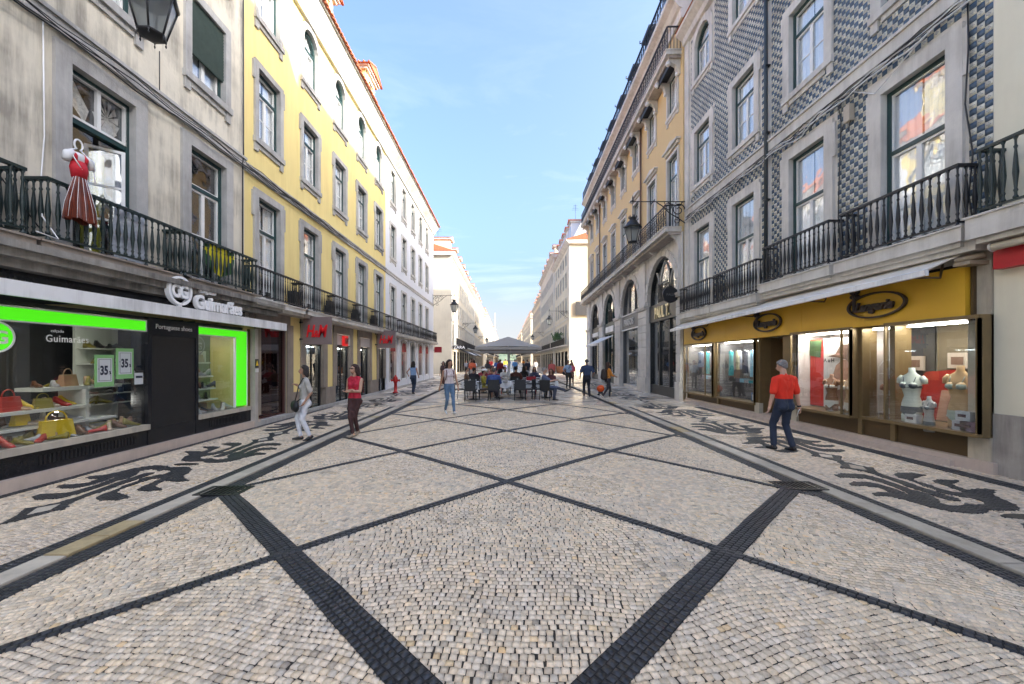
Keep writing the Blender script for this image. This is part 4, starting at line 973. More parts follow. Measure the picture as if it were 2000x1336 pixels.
mb.prism([(0, 17.3), (-.2, 17.4), (-.35, 17.6), (-.6, 17.75), (-.6, 17.95), (0, 17.95)], 0, LO, STONEL, 'x'); mb.box(0, LO, 0, 12, 16.9, 17.9, STONEL); mb.build('cornice', oc)
mb = MB(); mb.prism([(.1, 17.95), (1.0, 20.9), (11.9, 20.9), (12, 17.95)], 0, LO, mat('zinc_mansard', (.05, .055, .06), .5, .2, 3), 'x'); mb.build('mansard_roof', oc)
for k, y in enumerate([19.5 + 2.9*k for k in range(8)]):
    u = V_(y); mb = MB(); mb.box(u-.5, u+.5, .1, 1.6, 17.95, 20.0, mat('dormer_lead', (.03, .032, .036), .5, .2, 4)); mb.box(u-.65, u+.65, -.1, 1.6, 20.0, 20.15, mat('dormer_lead', (1,1,1))); mb.box(u-.55, u+.55, 0, 1.6, 20.15, 20.25, mat('dormer_lead', (1,1,1))); d = mb.build('dormer', oc)
    mb = MB(); mb.box(u-.36, u+.36, .07, .09, 18.3, 19.8, WINGLASS); mb.box(u-.02, u+.02, .05, .07, 18.3, 19.8, WOODW); mb.build('dormer_window', d)
    mb = MB(); mb.tube([(u-.65, -.1, 20.15), (u-.78, -.14, 20.22), (u-.74, -.14, 20.36)], .03, IRONB, 5); mb.build('finial', d)
lace(oc, 0, LO, 17.95, .95, .48, .36, name='roof_railing')
mb = MB(); mb.tube([(V_(23.2), -.09, 7.8), (V_(23.2), -.09, 15.3)], .05, mat('brown_pipe', (.10, .05, .03), .5), 8); mb.tube([(V_(34.6), -.09, 7.8), (V_(34.6), -.09, 15.3)], .05, mat('brown_pipe', (.10, .05, .03), .5), 8); mb.build('drainpipe', oc)
mb = MB(); mb.tube([(V_(18.0), -.1, 0), (V_(18.0), -.1, .01)], .05, IRONB); 

# ================================================================== far blocks on both sides
def block(side, Y0, Y1, z_eave, floors, wallm, X, label, dx=2.55, depth=25, g=3.3, near=True, dorm=True, aw=False, group='pale blocks further down the street', roofh=2.6, railz=None):
    Ln = Y1-Y0; t = bld('townhouse_block', label, 'building', side, Y0, Y1, X, group)
    n = int((Ln-1)/dx); us = [Ln/2 + (k-(n-1)/2)*dx for k in range(n)]
    mb = MB(); holes = []
    for z, h in floors:
        for u in us: holes.append((u-.5, u+.5, z, z+h))
    ns = int((Ln-1)/3.4); gs = [Ln/2 + (k-(ns-1)/2)*3.4 for k in range(ns)]
    for u in gs: holes.append((u-1.1, u+1.1, .02, 2.9))
    wall_holes(mb, 0, Ln, 0, z_eave, holes, wallm)
    for u in (0, Ln): mb.quad((u, 0, 0), (u, depth, 0), (u, depth, z_eave), (u, 0, z_eave), wallm)
    mb.quad((0, 0, z_eave), (Ln, 0, z_eave), (Ln, depth, z_eave), (0, depth, z_eave), wallm); mb.build('wall', t)
    mb = MB(); mb.box(.05, Ln-.05, .35, depth-.1, 0, z_eave-.05, DARK); mb.build('inner_rooms', t)
    key = None
    for z, h in floors:
        k2 = ('bw', h)
        if k2 not in _m:
            m2 = MB(); m2.ring([(-.42, .08), (-.42, h-.08), (.42, h-.08), (.42, .08)], [(-.5, 0), (-.5, h), (.5, h), (.5, 0)], .05, .2, GREENP, True); m2.box(-.42, .42, .14, .16, .08, h-.08, WINGLASS); m2.box(-.03, .03, .1, .14, .08, h-.08, WOODW)
            m2.ring([(-.5, 0), (-.5, h), (.5, h), (.5, 0)], [(-.64, -.12), (-.64, h+.14), (.64, h+.14), (.64, -.12)], -.05, .12, STONEL, True); m2.box(-.42, .42, .24, .26, .3, h-.1, CURT); _m[k2] = m2.mesh('window')
        for u in us: ob('window', _m[k2], t, (u, 0, z))
    mb = MB(); 
    for u in gs: mb.box(u-1.1, u+1.1, .12, .14, .02, 2.9, GRYG); mb.box(u-.03, u+.03, .05, .12, .02, 2.9, IRONB); mb.box(u-1.1, u+1.1, .05, .12, 2.3, 2.4, IRONB)
    mb.build('shop_windows', t)
    mb = MB(); mb.prism([(0, z_eave-.6), (-.15, z_eave-.5), (-.5, z_eave-.12), (-.5, z_eave), (0, z_eave)], -.3, Ln+.3, STONEL, 'x'); mb.box(-.3, 0, 0, depth, z_eave-.5, z_eave, STONEL); mb.box(Ln, Ln+.3, 0, depth, z_eave-.5, z_eave, STONEL)
    mb.box(0, Ln, -.08, 0, g, g+.25, STONEL); mb.box(0, Ln, -.08, 0, floors[1][0]-.9, floors[1][0]-.7, STONEL)
    for u in (0, Ln-.7): mb.box(u, u+.7, -.05, 0, 0, z_eave-.6, STONEL)
    mb.build('cornice', t)
    mb = MB(); mb.prism([(-.55, z_eave), (depth*.3, z_eave+roofh), (depth, z_eave+roofh), (depth, z_eave)], -.35, Ln+.35, TILE_R, 'x'); mb.build('roof', t)
    mb = MB(); mb.box(.4, Ln-.4, -.7, 0, g+.25, g+.4, STONEL); mb.box(.4, Ln-.4, -.66, -.60, g+1.2, g+1.26, IRONB); bo = mb.build('balcony', t)
    mb = MB(); k = int((Ln-.8)/.2)
    for i in range(k): mb.box(.4+i*.2, .44+i*.2, -.65, -.61, g+.4, g+1.2, IRONB)
    mb.build('railing', bo, kind='stuff')
    if dorm:
        for k in range(int(Ln/5)):
            u = 2.5+k*5; mb = MB(); mb.box(u-.8, u+.8, .4, 3, z_eave, z_eave+2, wallm); mb.box(u-1, u+1, .1, 3, z_eave+2, z_eave+2.25, STONEL); mb.prism([(u-1.1, z_eave+2.25), (u, z_eave+2.6), (u+1.1, z_eave+2.25)], .1, 3, TILE_R); mb.box(u-.35, u+.35, .37, .4, z_eave+.4, z_eave+1.7, WINGLASS); mb.build('dormer', t)
    return t, us
FL = [(3.9, 2.5), (7.6, 2.0), (10.7, 2.0), (13.2, 1.3)]
block('L', 49.6, 84, 15.3, FL, BLOCKWALL, XL, 'pale block past the left cross street with a long black balcony', dorm=True)
block('L', 84.2, 118, 15.8, FL, BLOCKWALL2, XL, 'buff yellow block with roof dormers behind the pale left block')
block('L', 130, 200, 16.5, FL, BLOCKWALL, XL, 'third pale block down the left side of the street', dx=3.2)
block('L', 212, 330, 17, FL, BLOCKWALL2, XL, 'farthest block on the left side of the street', dx=5)
block('R', 49.8, 66, 16.8, [(3.9, 2.5), (7.9, 2.1), (11.3, 2.0), (14.2, 1.4)], BLOCKWALL, XR, 'cream corner block beyond the ochre building with a black sign board', dorm=False)
block('R', 66.2, 92, 19.3, [(3.9, 2.5), (7.9, 2.1), (11.3, 2.0), (14.8, 1.8)], BLOCKWALL, XR, 'taller pale block with a white gable rising behind the right corner block', roofh=1.5)
block('R', 92.2, 120, 16.2, FL, BLOCKWALL2, XR, 'buff block after the tall gable block on the right')
block('R', 131, 205, 16.0, FL, BLOCKWALL, XR, 'pale long block far down the right side', dx=3.2)
block('R', 216, 330, 16, FL, BLOCKWALL2, XR, 'farthest block on the right side of the street', dx=5)
mm = [o for o in COL.objects if o.get('label', '').startswith('cream corner block')][0]
mb = MB(); mb.prism([(.3, 16.8), (3.2, 22.2), (16, 22.2), (16, 16.8)], .5, 16, WHITEWALL, 'x'); am = mb.build('attic', mm)
for k in range(5): mb = MB(); u = 2+k*2.9; mb.box(u-.7, u+.7, .5, 3, 16.9, 19.6, WHITEWALL); mb.box(u-.9, u+.9, .3, 3, 19.6, 19.8, STONEL); mb.prism([(u-.95, 19.8), (u, 20.3), (u+.95, 19.8)], .2, 3, TILE_R); mb.box(u-.35, u+.35, .47, .5, 17.3, 19.2, WINGLASS); mb.build('dormer', mm)
for i, (x, y, z) in enumerate(((-9.5, 30, 16.5), (-9.0, 52, 17), (-10, 66, 17.5), (-9, 90, 18), (10, 58, 22), (9.6, 75, 20.5), (9.5, 100, 18), (-9.4, 24.5, 16.4))):
    t = thing('roof_antenna', 'thin roof antenna, ' + ['on the white building', 'on the near end of the left block', 'in the middle of the left block', 'on the yellowish left block', 'on the white attic at right', 'on the tall right block', 'on the far right block', 'above the seam of yellow and white buildings'][i], 'antenna', (x, y, z), 0, 'antennas on the rooftops')
    mb = MB(); mb.tube([(0, 0, -1), (0, 0, 2.4)], .025, IRONB, 5)
    for q in range(4): mb.tube([(-.5+q*.06, 0, 1.6+q*.22), (.5-q*.06, 0, 1.6+q*.22)], .014, IRONB, 4)
    mb.build('mast', t)
# small extras on the far corners
t = thing('sign_board', 'dark grey board hanging on the sunlit right corner block', 'sign', (9.6, 49.7, 7.35)); mb = MB(); mb.box(-1.0, .9, -.15, 0, 0, 1.7, mat('sign_dark_grey', (.05, .05, .055), .6)); mb.build('board', t)
t = thing('corner_sign', 'small red flag sign on the corner of the white building', 'sign', (XL, 37.9, 2.5)); mb = MB(); mb.box(.05, .75, -.05, .05, 0, .55, mat('red_flag', (.35, .01, .02), .5)); mb.build('sign_box', t); mb = MB(); mb.box(-.02, .06, -.02, .02, .2, .26, IRONB); mb.build('bracket', t)
t = thing('shop_sign', 'black name board with white letters on the left corner block', 'sign', (XL+.1, 50.2, 3.1)); mb = MB(); mb.box(.0, 1.9, -.1, .05, 0, .55, IRONB); mb.build('board', t); text('lettering', 'ZARA', .5, LETTERW, t, (.15, -.11, .1), (R(90), 0, 0), .01, .01, 1.1)
# wooded hill with houses at the end of the street
def hill():
    n = 40; mb = MB(); v = []; f = []
    for i in range(n+1):
        for j in range(8):
            x = -160 + 320*i/n; y = 420 + 60*j; h = max(0, 1-abs(j-5)/5.)*19*(1-(x/260)**2) + 3*math.sin(i*1.3+j)+2*math.sin(i*.5)
            v.append((x, y, max(-1, h)))
    for i in range(n):
        for j in range(7): a = i*8+j; f.append((a, a+8, a+9, a+1))
    mb.add(v, f, mat('hill_green', (.11, .15, .09), .95, .35, .06), True); mb.build('hill', kind='structure')
hill()
HO = ['first', 'second', 'third', 'fourth', 'fifth', 'sixth', 'seventh', 'eighth', 'ninth', 'tenth', 'eleventh', 'twelfth', 'thirteenth', 'fourteenth', 'fifteenth', 'sixteenth', 'seventeenth']
for i in range(26):
    x = -34 + 68*((i/9.) if i < 9 else (i-9)/17.) + random.uniform(0, 2); y = random.uniform(470, 640); h = random.uniform(5, 9); z = 8 + (y-470)*.055
    if i < 9:
        t = thing('hill_house', 'small pale red roofed house on the hill, %s from left' % HO[i], 'house', (x, y, z-3), random.uniform(-.4, .4), 'houses on the hill')
        mb = MB(); mb.box(-5, 5, -4, 4, 0, h, BLOCKWALL); mb.build('wall', t); mb = MB(); mb.prism([(-5.5, h), (0, h+2.5), (5.5, h)], -4.5, 4.5, TILE_R); mb.build('roof', t)
    else:
        t = thing('hill_tree', 'dark rounded tree on the distant hill, %s from left' % HO[i-9], 'tree', (x, y, z-3), 0, 'trees on the hill')
        mb = MB(); mb.tube([(0, 0, 0), (.3, 0, h)], [.5, .3], mat('bark', (.08, .06, .04), .9), 6); mb.build('trunk', t)
        mb = MB(); lf = mat('hill_leaves', (.07, .10, .045), .9, .4, .5)
        for k in range(160):
            th = random.uniform(0, 6.28); ph = random.uniform(-1, 1); r_ = random.uniform(.5, 1)*h*.6; q = Vector((r_*math.cos(th)*math.sqrt(1-ph*ph), r_*math.sin(th)*math.sqrt(1-ph*ph), h+ph*r_*.7)); s = random.uniform(.6, 1.4); a = Vector((random.uniform(-1,1), random.uniform(-1,1), random.uniform(-1,1))).normalized()*s; b = a.orthogonal().normalized()*s
            mb.add([q-a, q+b, q+a, q-b], [(0,1,2,3)], lf)
        mb.build('crown', t)
t = thing('mast', 'thin lattice mast standing above the far left rooftops', 'mast', (-9.0, 300, 0)); mb = MB(); mb.tube([(0,0,10), (0,0,37)], .28, STONE, 5); mb.build('pole', t); mb = MB()
for k in range(6): mb.box(-1.1+k*.1, 1.1-k*.1, -.1, .1, 22+k*2.4, 22.3+k*2.4, STONE)
mb.build('crossbars', t)
# ------------------------------------------------------------------ unseen houses added behind the camera against stray sun
for sd_, y0, y1, h in (('L', -11, 2.55, 13), ('R', -14, 2.55, 19)):
    t = bld('unseen_house', 'unseen plain house added against stray sun, behind the camera on the ' + ('left' if sd_ == 'L' else 'right'), 'building', sd_, y0, y1)
    mb = MB(); mb.box(0, y1-y0, 0, 12, 0, h, WHITEWALL); mb.build('wall', t)
# ------------------------------------------------------------------ left shop front
GLOW = mat('green_light_panel', (.10, 1.0, .01), emit=.165)
LAMP = mat('shop_lamp', (1, .96, .88), emit=11.)
def lroot(name, label, cat): return thing(name, label, cat, (XL, 0, 0), R(90))
ls = lroot('shoe_shop_front', 'black granite shoe shop front with glowing green strips and white canopy', 'shop front')
mb = MB(); mb.box(2.6, 11.0, -.03, .1, 2.9, 3.10, GRANITE); mb.build('fascia', ls)
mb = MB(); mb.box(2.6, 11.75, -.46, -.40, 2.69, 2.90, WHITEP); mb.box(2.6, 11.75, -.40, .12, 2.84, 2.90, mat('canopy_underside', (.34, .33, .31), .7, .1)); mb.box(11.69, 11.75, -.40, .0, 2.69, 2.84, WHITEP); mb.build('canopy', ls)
mb = MB(); mb.box(2.6, 11.0, -.02, .15, .19, .50, GRANITE); mb.box(7.68, 7.76, -.03, .3, .2, 2.66, GRANITE); mb.box(8.86, 8.94, -.03, .3, .2, 2.66, GRANITE); mb.box(7.76, 8.86, -.03, .1, 2.32, 2.66, GRANITE); mb.build('granite_cladding', ls)
mb = MB(); mb.box(2.6, 11.05, -.12, .1, 0, .19, PINKST); mb.build('plinth', ls)
for a, b in ((2.6, 7.68), (8.94, 10.72)):
    mb = MB(); mb.box(a, b, -.08, .12, .50, .60, mat('beige_sill', (.50, .45, .37), .5, .1, 5, streak=.3)); mb.build('sill', ls)
mb = MB()
for k in range(26): mb.box(5.9+k*.06, 5.93+k*.06, -.028, -.02, .28, .42, IRONB)
for k in range(22): mb.box(9.3+k*.05, 9.325+k*.05, -.028, -.02, .28, .42, IRONB)
mb.build('vent_grille', ls, kind='stuff')
sh = MB(); sh.box(7.76, 8.86, .02, .03, .19, 2.32, IRONB); so = sh.build('roller_shutter', ls)
m2 = MB(); m2.prism([(-.012, 0), (.018, .03), (.018, .06), (-.012, .078)], 0, 1.1, mat('shutter_black', (.014, .014, .016), .35, .2, 8), 'x'); slat = m2.mesh('slat')
for k in range(27): ob('slat', slat, so, (7.76, .0, .2+k*.0785))
def frame_rect(mb, a, b, c, d, t_, y0, y1, m): mb.ring([(a+t_, c+t_), (a+t_, d-t_), (b-t_, d-t_), (b-t_, c+t_)], [(a, c), (a, d), (b, d), (b, c)], y0, y1, m, True)
mb = MB(); mb.box(2.6, 7.64, -.02, .02, 2.40, 2.58, GLOW); frame_rect(mb, 2.6, 7.66, 2.38, 2.60, .02, -.03, .03, LETTERW); mb.build('green_light_strip', ls)
mb = MB(); mb.box(8.97, 10.60, -.02, .02, 2.42, 2.58, GLOW); mb.box(10.18, 10.60, -.02, .02, .64, 2.42, GLOW); mb.box(10.15, 10.18, -.03, .02, .62, 2.42, LETTERW); mb.box(10.6, 10.63, -.03, .02, .62, 2.6, LETTERW); mb.box(8.95, 10.6, -.03, .02, 2.58, 2.60, LETTERW); mb.box(8.95, 10.15, -.03, .02, 2.40, 2.42, LETTERW); mb.build('green_light_strip', ls)
mb = MB(); mb.box(2.6, 7.68, .03, .04, .6, 2.40, SHOPGLASS); mb.build('pane', ls); mb = MB(); mb.box(8.94, 10.16, .03, .04, .6, 2.42, SHOPGLASS); mb.build('pane', ls)
mb = MB(); mb.box(10.66, 10.72, -.04, .1, .5, 2.66, mat('olive_trim', (.10, .10, .01), .5)); mb.box(10.78, 10.93, -.13, .0, .0, 2.68, mat('pale_pipe_cover', (.48, .44, .40), .6, .15, 4, streak=.4)); mb.build('corner_post', ls)
t = lroot('warning_plate', 'small yellow warning triangle plate on the pale post beside the shop', 'sign'); mb = MB(); mb.box(10.79, 10.92, -.145, -.13, 1.62, 1.86, IRONB); mb.prism([(10.80, 1.68), (10.855, 1.82), (10.91, 1.68)], -.15, -.145, mat('warn_yellow', (.8, .55, .02), .5)); mb.box(10.79, 10.92, -.147, -.13, 1.50, 1.60, WHITEP); mb.build('plate', t)
# interior
INTD = mat('shop_back_dark', (.030, .028, .030), .7, .3, 1.5); INTL = mat('shop_back_beige', (.20, .19, .17), .8, .1, 1); SHELF = mat('white_shelf', (.66, .65, .60), .4, .04)
mb = MB(); mb.box(2.6, 8.7, 2.0, 2.05, .5, 2.8, INTD); mb.box(2.6, 11, .04, 2.0, 2.62, 2.68, INTD); mb.box(2.6, 7.7, .04, .5, .52, .60, SHELF); mb.box(2.6, 8.7, .5, 1.2, .52, .58, SHELF); mb.box(8.66, 8.7, .12, 2, .5, 2.7, INTD); mb.box(7.66, 8.5, 1.35, 1.4, .6, 2.5, SHELF); mb.box(2.6, 8.7, 1.2, 2, .4, .45, INTD)
mb.box(7.7, 8.7, .12, .14, .2, 2.66, INTD)
mb.box(8.9, 8.94, .04, 2, .5, 2.7, INTD); mb.box(8.94, 11.0, .9, .95, .5, 2.7, INTL); mb.box(8.94, 10.9, .04, .9, .52, .6, mat('grey_deck', (.2, .2, .19), .6)); mb.build('interior', ls)
for a in (4.0, 5.2, 6.2, 7.2, 9.7):
    mb = MB(); mb.box(a-.2, a+.2, .45, .53, 2.58, 2.6, LAMP); mb.build('spot_lamp', ls)
mb = MB(); mb.box(6.98, 7.01, .95, .97, .92, 1.10, LAMP); mb.build('lamp_strip', ls)
for (a, b, y0, y1, z0, z1) in ((6.35, 7.66, .45, .9, 1.33, 1.39), (5.55, 7.0, .35, .85, 1.02, 1.07), (6.95, 7.01, .4, .88, .6, 1.33), (5.55, 7.4, .3, .9, .78, .82), (4.9, 5.55, .4, .9, .6, 1.28)):
    mb = MB(); mb.box(a, b, y0, y1, z0, z1, SHELF); mb.build('display_shelf', ls)
mb = MB(); mb.tube([(6.98, .65, 1.18), (7.0, .65, 1.30), (7.1, .65, 1.36)], .04, SHELF); mb.tube([(5.5, .62, .7), (5.52, .62, 1.2), (5.44, .62, 1.27), (5.2, .62, 1.28)], .05, SHELF); mb.build('curved_corner', ls, kind='stuff')
for z in (1.15, .95, 1.33, 1.75, 2.05): mb = MB(); mb.box(7.68, 8.48, 1.05, 1.35, z, z+.02, SHELF); mb.build('display_shelf', ls)
for k, z in enumerate((.85, 1.12, 1.42, 1.75)): mb = MB(); mb.box(9.25, 10.0-.08*k, .3, .65, z, z+.035, SHELF); mb.build('display_shelf', ls)
for k, u in enumerate((9.38, 9.45, 9.64, 9.7)): mb = MB(); mb.box(u, u+.03, .4, .5, 1.79, 2.05, SHELF); mb.build('display_card', ls)
mb = MB(); mb.box(9.9, 10.4, .5, .8, .6, .78, mat('wood_box', (.35, .22, .08), .6)); mb.build('display_box', ls)
# signs of the shop
def ringsign(root, u, z, r, m, y0, y1, nm='emblem', wd=.16):
    mb = MB(); n = 28; ip = [(u+r*(1-wd)*math.cos(2*math.pi*i/n), z+r*(1-wd)*math.sin(2*math.pi*i/n)) for i in range(n)]; o_ = [(u+r*math.cos(2*math.pi*i/n), z+r*math.sin(2*math.pi*i/n)) for i in range(n)]
    mb.ring(ip, o_, y0, y1, m, True); return mb.build(nm, root)
sg = lroot('shop_name_sign', 'raised white shop lettering with ring emblem standing on the canopy edge', 'sign')
e_ = ringsign(sg, 7.95, 3.22, .29, LETTERW, -.45, -.36)
text('lettering', 'C', .36, LETTERW, sg, (7.74, -.42, 3.09), (R(90),0,0), .03, .014, .8); text('lettering', 'G', .36, LETTERW, sg, (7.92, -.43, 3.09), (R(90),0,0), .03, .014, .8)
text('lettering', 'Guimarães', .40, LETTERW, sg, (8.32, -.42, 2.93), (R(90),0,0), .04, .014, .84); text('lettering', 'calçado', .15, LETTERW, sg, (8.46, -.42, 3.28), (R(90),0,0), .03, .008)
mb = MB(); mb.box(7.9, 8.0, -.43, -.39, 2.88, 2.96, LETTERW); mb.build('foot', sg)
sg = lroot('header_sign', 'small white lettering on the black header over the roller shutter', 'sign'); text('lettering', 'Portuguese shoes', .135, LETTERW, sg, (7.84, -.035, 2.46), (R(90),0,0), .003, 0, .95)
sg = lroot('window_lettering', 'thin white shop name stuck on the left display window', 'sign'); text('lettering', 'Guimarães', .155, LETTERW, sg, (6.02, .022, 2.12), (R(90),0,0), .002, .001, .85, sp=1.1); text('lettering', 'calçado', .06, LETTERW, sg, (6.09, .022, 2.27), (R(90),0,0), .002, .0, 1.0)
sg = lroot('window_emblem', 'round green glowing emblem in the leftmost display window', 'sign'); mb = MB(); n = 24; mb.prism([(5.42+.20*math.cos(2*math.pi*i/n), 2.16+.20*math.sin(2*math.pi*i/n)) for i in range(n)][::-1], .012, .02, GLOW); mb.build('disc', sg); ringsign(sg, 5.42, 2.16, .22, LETTERW, .005, .02, wd=.12); text('lettering', 'G', .25, LETTERW, sg, (5.38, .005, 2.07), (R(90),0,0), .002, .006)
sg = lroot('window_emblem', 'white ring emblem in the narrow display window right of the shutter', 'sign'); ringsign(sg, 9.08, 2.17, .22, mat('dull_white', (.35,.35,.34), .5), .1, .11, wd=.12); text('lettering', 'LG', .22, mat('dull_white', (.35,.35,.34), .5), sg, (8.95, .1, 2.08), (R(90),0,0), .002, .004)
PAPER = mat('poster_paper', (.55, .58, .60), .5, .03); PGREEN = mat('poster_green', (.22, .46, .18), .5, .06); NAVY = mat('navy_ink', (.01, .015, .04), .5)
for u, z, lab in ((6.90, 1.66, 'lower left of two green bordered discount posters on the shop glass'), (7.27, 1.78, 'upper right of two green bordered discount posters on the shop glass')):
    p_ = thing('discount_poster', lab, 'poster', (XL, 0, 0), R(90), 'discount posters on the shop glass')
    mb = MB(); mb.box(u-.165, u+.165, .018, .026, z-.28, z+.27, PGREEN); mb.box(u-.125, u+.125, .012, .018, z-.20, z+.21, PAPER); mb.build('sheet', p_)
    mb = MB(); frame_rect(mb, u-.105, u+.105, z-.18, z+.19, .006, .010, .012, NAVY); mb.build('border', p_)
    text('lettering', '35', .21, NAVY, p_, (u-.085, .009, z-.07), (R(90),0,0), .001, .008, .66); text('lettering', '%', .08, NAVY, p_, (u+.07, .009, z-.07), (R(90),0,0), .001, .002, .7); text('lettering', '-', .12, NAVY, p_, (u-.115, .009, z), (R(90),0,0), .001, .002, .5)
p_ = lroot('notice', 'small white opening hours notice at the right end of the shop glass', 'notice'); mb = MB(); mb.box(7.46, 7.63, .018, .026, 1.38, 1.64, PAPER); mb.box(7.48, 7.61, .012, .018, 1.50, 1.54, NAVY); mb.box(7.46, 7.63, .012, .018, 1.60, 1.64, IRONB); mb.build('sheet', p_)
# shoes and bags
def shoe_mesh(c, heel=.06, key=None, L_=.25):
    m = mat('shoe_' + key, c, .35, .15, 12); mb = MB()
    prof = [(-.5, 0, .035), (-.48, heel*.6, .04), (-.30, heel*.5, .035), (0, .01, .04), (.35, 0, .045), (.5, .01, .02)]
    top = [(-.5, heel+.075), (-.42, heel+.09), (-.28, heel+.06), (.0, heel*.4+.05), (.32, .045), (.5, .02)]
    v = []; f = []
    for (x, z, w_), (x2, z2) in zip(prof, top):
        v += [(x*L_, -w_, z), (x*L_, w_, z), (x2*L_, w_*.6, z2), (x2*L_, -w_*.6, z2)]
    for i in range(5):
        for k in range(4): f.append((4*i+k, 4*i+(k+1) % 4, 4*i+4+(k+1) % 4, 4*i+4+k))
    f += [(3,2,1,0), (20,21,22,23)]; mb.add(v, f, m, True)
    if heel > .04: mb.tube([(-.46*L_, 0, heel*.7), (-.47*L_, 0, 0)], [.02, .009], m, 6)
    return mb.mesh('shoe')
def bag_mesh(c, key, w_=.28, h=.2):
    m = mat('bag_' + key, c, .4, .12, 10); mb = MB(); mb.hexa([(-w_/2, -.06, 0), (w_/2, -.06, 0), (w_/2, .06, 0), (-w_/2, .06, 0), (-w_*.42, -.035, h), (w_*.42, -.035, h), (w_*.42, .035, h), (-w_*.42, .035, h)], m)
    mb.tube([(w_*.3*math.cos(t), 0, h+.10*math.sin(t)) for t in np.linspace(0, math.pi, 8)], .008, m, 5); mb.box(-.03, .03, -.07, -.055, h*.5, h*.7, GOLD); return mb.mesh('handbag')
cols_ = {'black': (.015,.013,.013), 'brown': (.13,.055,.03), 'tan': (.34,.21,.12), 'red': (.45,.03,.02), 'yellow': (.62,.42,.01), 'white': (.6,.58,.54), 'beige': (.42,.33,.25), 'olive': (.20,.16,.02), 'silver': (.35,.35,.36)}
SM = {(k, h): shoe_mesh(c, h, k + str(h)) for k, c in cols_.items() for h in (.02, .075)}
def put(me, nm, lab, cat, u, y, z, rz, grp, s=1):
    o = ob(nm, me, None, (XL - y, u, z)); o.rotation_euler = (0, 0, rz); o.scale = (s, s, s); return tagp(o, lab, cat, grp)
ORD = ['first', 'second', 'third', 'fourth', 'fifth', 'sixth', 'seventh', 'eighth', 'ninth', 'tenth', 'eleventh', 'twelfth', 'thirteenth', 'fourteenth']
def shoes(n, u0, u1, y0, y1, z, where, names, hs_=(.02, .075)):
    for k in range(n):
        c = random.choice(names); h = random.choice(hs_); u = u0 + (u1-u0)*(k+.5)/n + random.uniform(-.03, .03)
        put(SM[(c, h)], 'shoe', '%s %s shoe %s, %s from left' % (c, 'flat' if h < .05 else 'heeled', where, ORD[k]), 'shoe', u, random.uniform(y0, y1), z, random.uniform(-1, 1)+R(-90)*random.choice([0,1]), 'shoes in the shop windows')
shoes(9, 5.6, 6.9, .45, .7, 1.07, 'on the left middle shelf of the large shop window', ['red', 'tan', 'brown', 'beige', 'yellow'])
shoes(8, 6.4, 7.6, .5, .8, 1.39, 'on the top shelf of the large shop window', ['brown', 'silver', 'beige', 'tan', 'olive'])
shoes(10, 5.6, 7.3, .4, .8, .82, 'on the low shelf of the large shop window', ['beige', 'white', 'silver', 'black', 'brown'])
for r_ in range(3): shoes(13, 4.9, 7.6, .10+.13*r_, .15+.13*r_, .60, 'in the %s of the large window deck' % ['front row', 'second row', 'third row'][r_], ['brown', 'beige', 'black', 'silver', 'tan', 'olive', 'red'])
for z, wh in ((.97, 'lowest'), (1.17, 'second'), (1.35, 'third'), (1.77, 'fourth'), (2.07, 'top')): shoes(4, 7.72, 8.45, 1.1, 1.25, z, 'on the %s wall shelf behind the posters' % wh, ['black', 'olive', 'silver', 'brown'])
for z, wh in ((.885, 'lowest'), (1.155, 'second'), (1.455, 'third')): shoes(5, 9.3, 9.95, .36, .58, z, 'on the %s white shelf of the narrow shop window' % wh, ['brown', 'black', 'silver'])
shoes(8, 9.1, 10.3, .10, .3, .60, 'on the floor of the narrow shop window', ['black', 'silver', 'brown', 'white'])
for c, u, y, z, lab, s in (('yellow', 6.32, .2, .60, 'large bright yellow handbag on the deck of the shop window', 1.45), ('yellow', 6.1, .5, .84, 'small yellow handbag standing on the low shelf', .8), ('red', 5.95, .5, 1.07, 'red handbag on the left middle shelf', 1.1), ('tan', 6.85, .6, 1.39, 'tan handbag on the top shelf', 1.0), ('olive', 7.45, .6, 1.39, 'olive handbag at the right end of the top shelf', 1.0), ('olive', 6.35, .45, 1.07, 'olive handbag beside the red one', .8), ('beige', 9.5, .4, 1.78, 'dark handbag on the top shelf of the narrow window', .9), ('tan', 5.75, .5, 1.07, 'tan handbag at the left end of the middle shelf', .9), ('brown', 5.2, .5, .60, 'brown handbag at the foot of the left block', .9)):
    put(bag_mesh(cols_[c], c+lab[:5]), 'handbag', lab, 'handbag', u, y, z, R(-90)+random.uniform(-.4, .4), 'handbags in the shop windows', s)
# brown glazed bay between the shoe shop and the yellow building's first pier
mb = MB(); mb.box(11.17-Y0, 12.55-Y0, .1, .11, .2, 2.95, REDG); w_ = mb.build('shop_window', yb)
mb = MB(); frame_rect(mb, 11.15-Y0, 12.57-Y0, .12, 3.0, .05, .05, .16, mat('brown_frame', (.09, .04, .035), .4)); mb.box(11.1-Y0, 12.6-Y0, -.08, .1, 0, .15, STONE); mb.build('frame', w_)
mb = MB(); mb.box(11.15-Y0, 12.6-Y0, .5, .53, .15, 2.9, mat('redbrown_drape', (.22, .09, .07), .8, .3, 3)); mb.box(11.15-Y0, 12.5-Y0, .12, .5, .15, .17, PINKST); mb.build('display', w_)

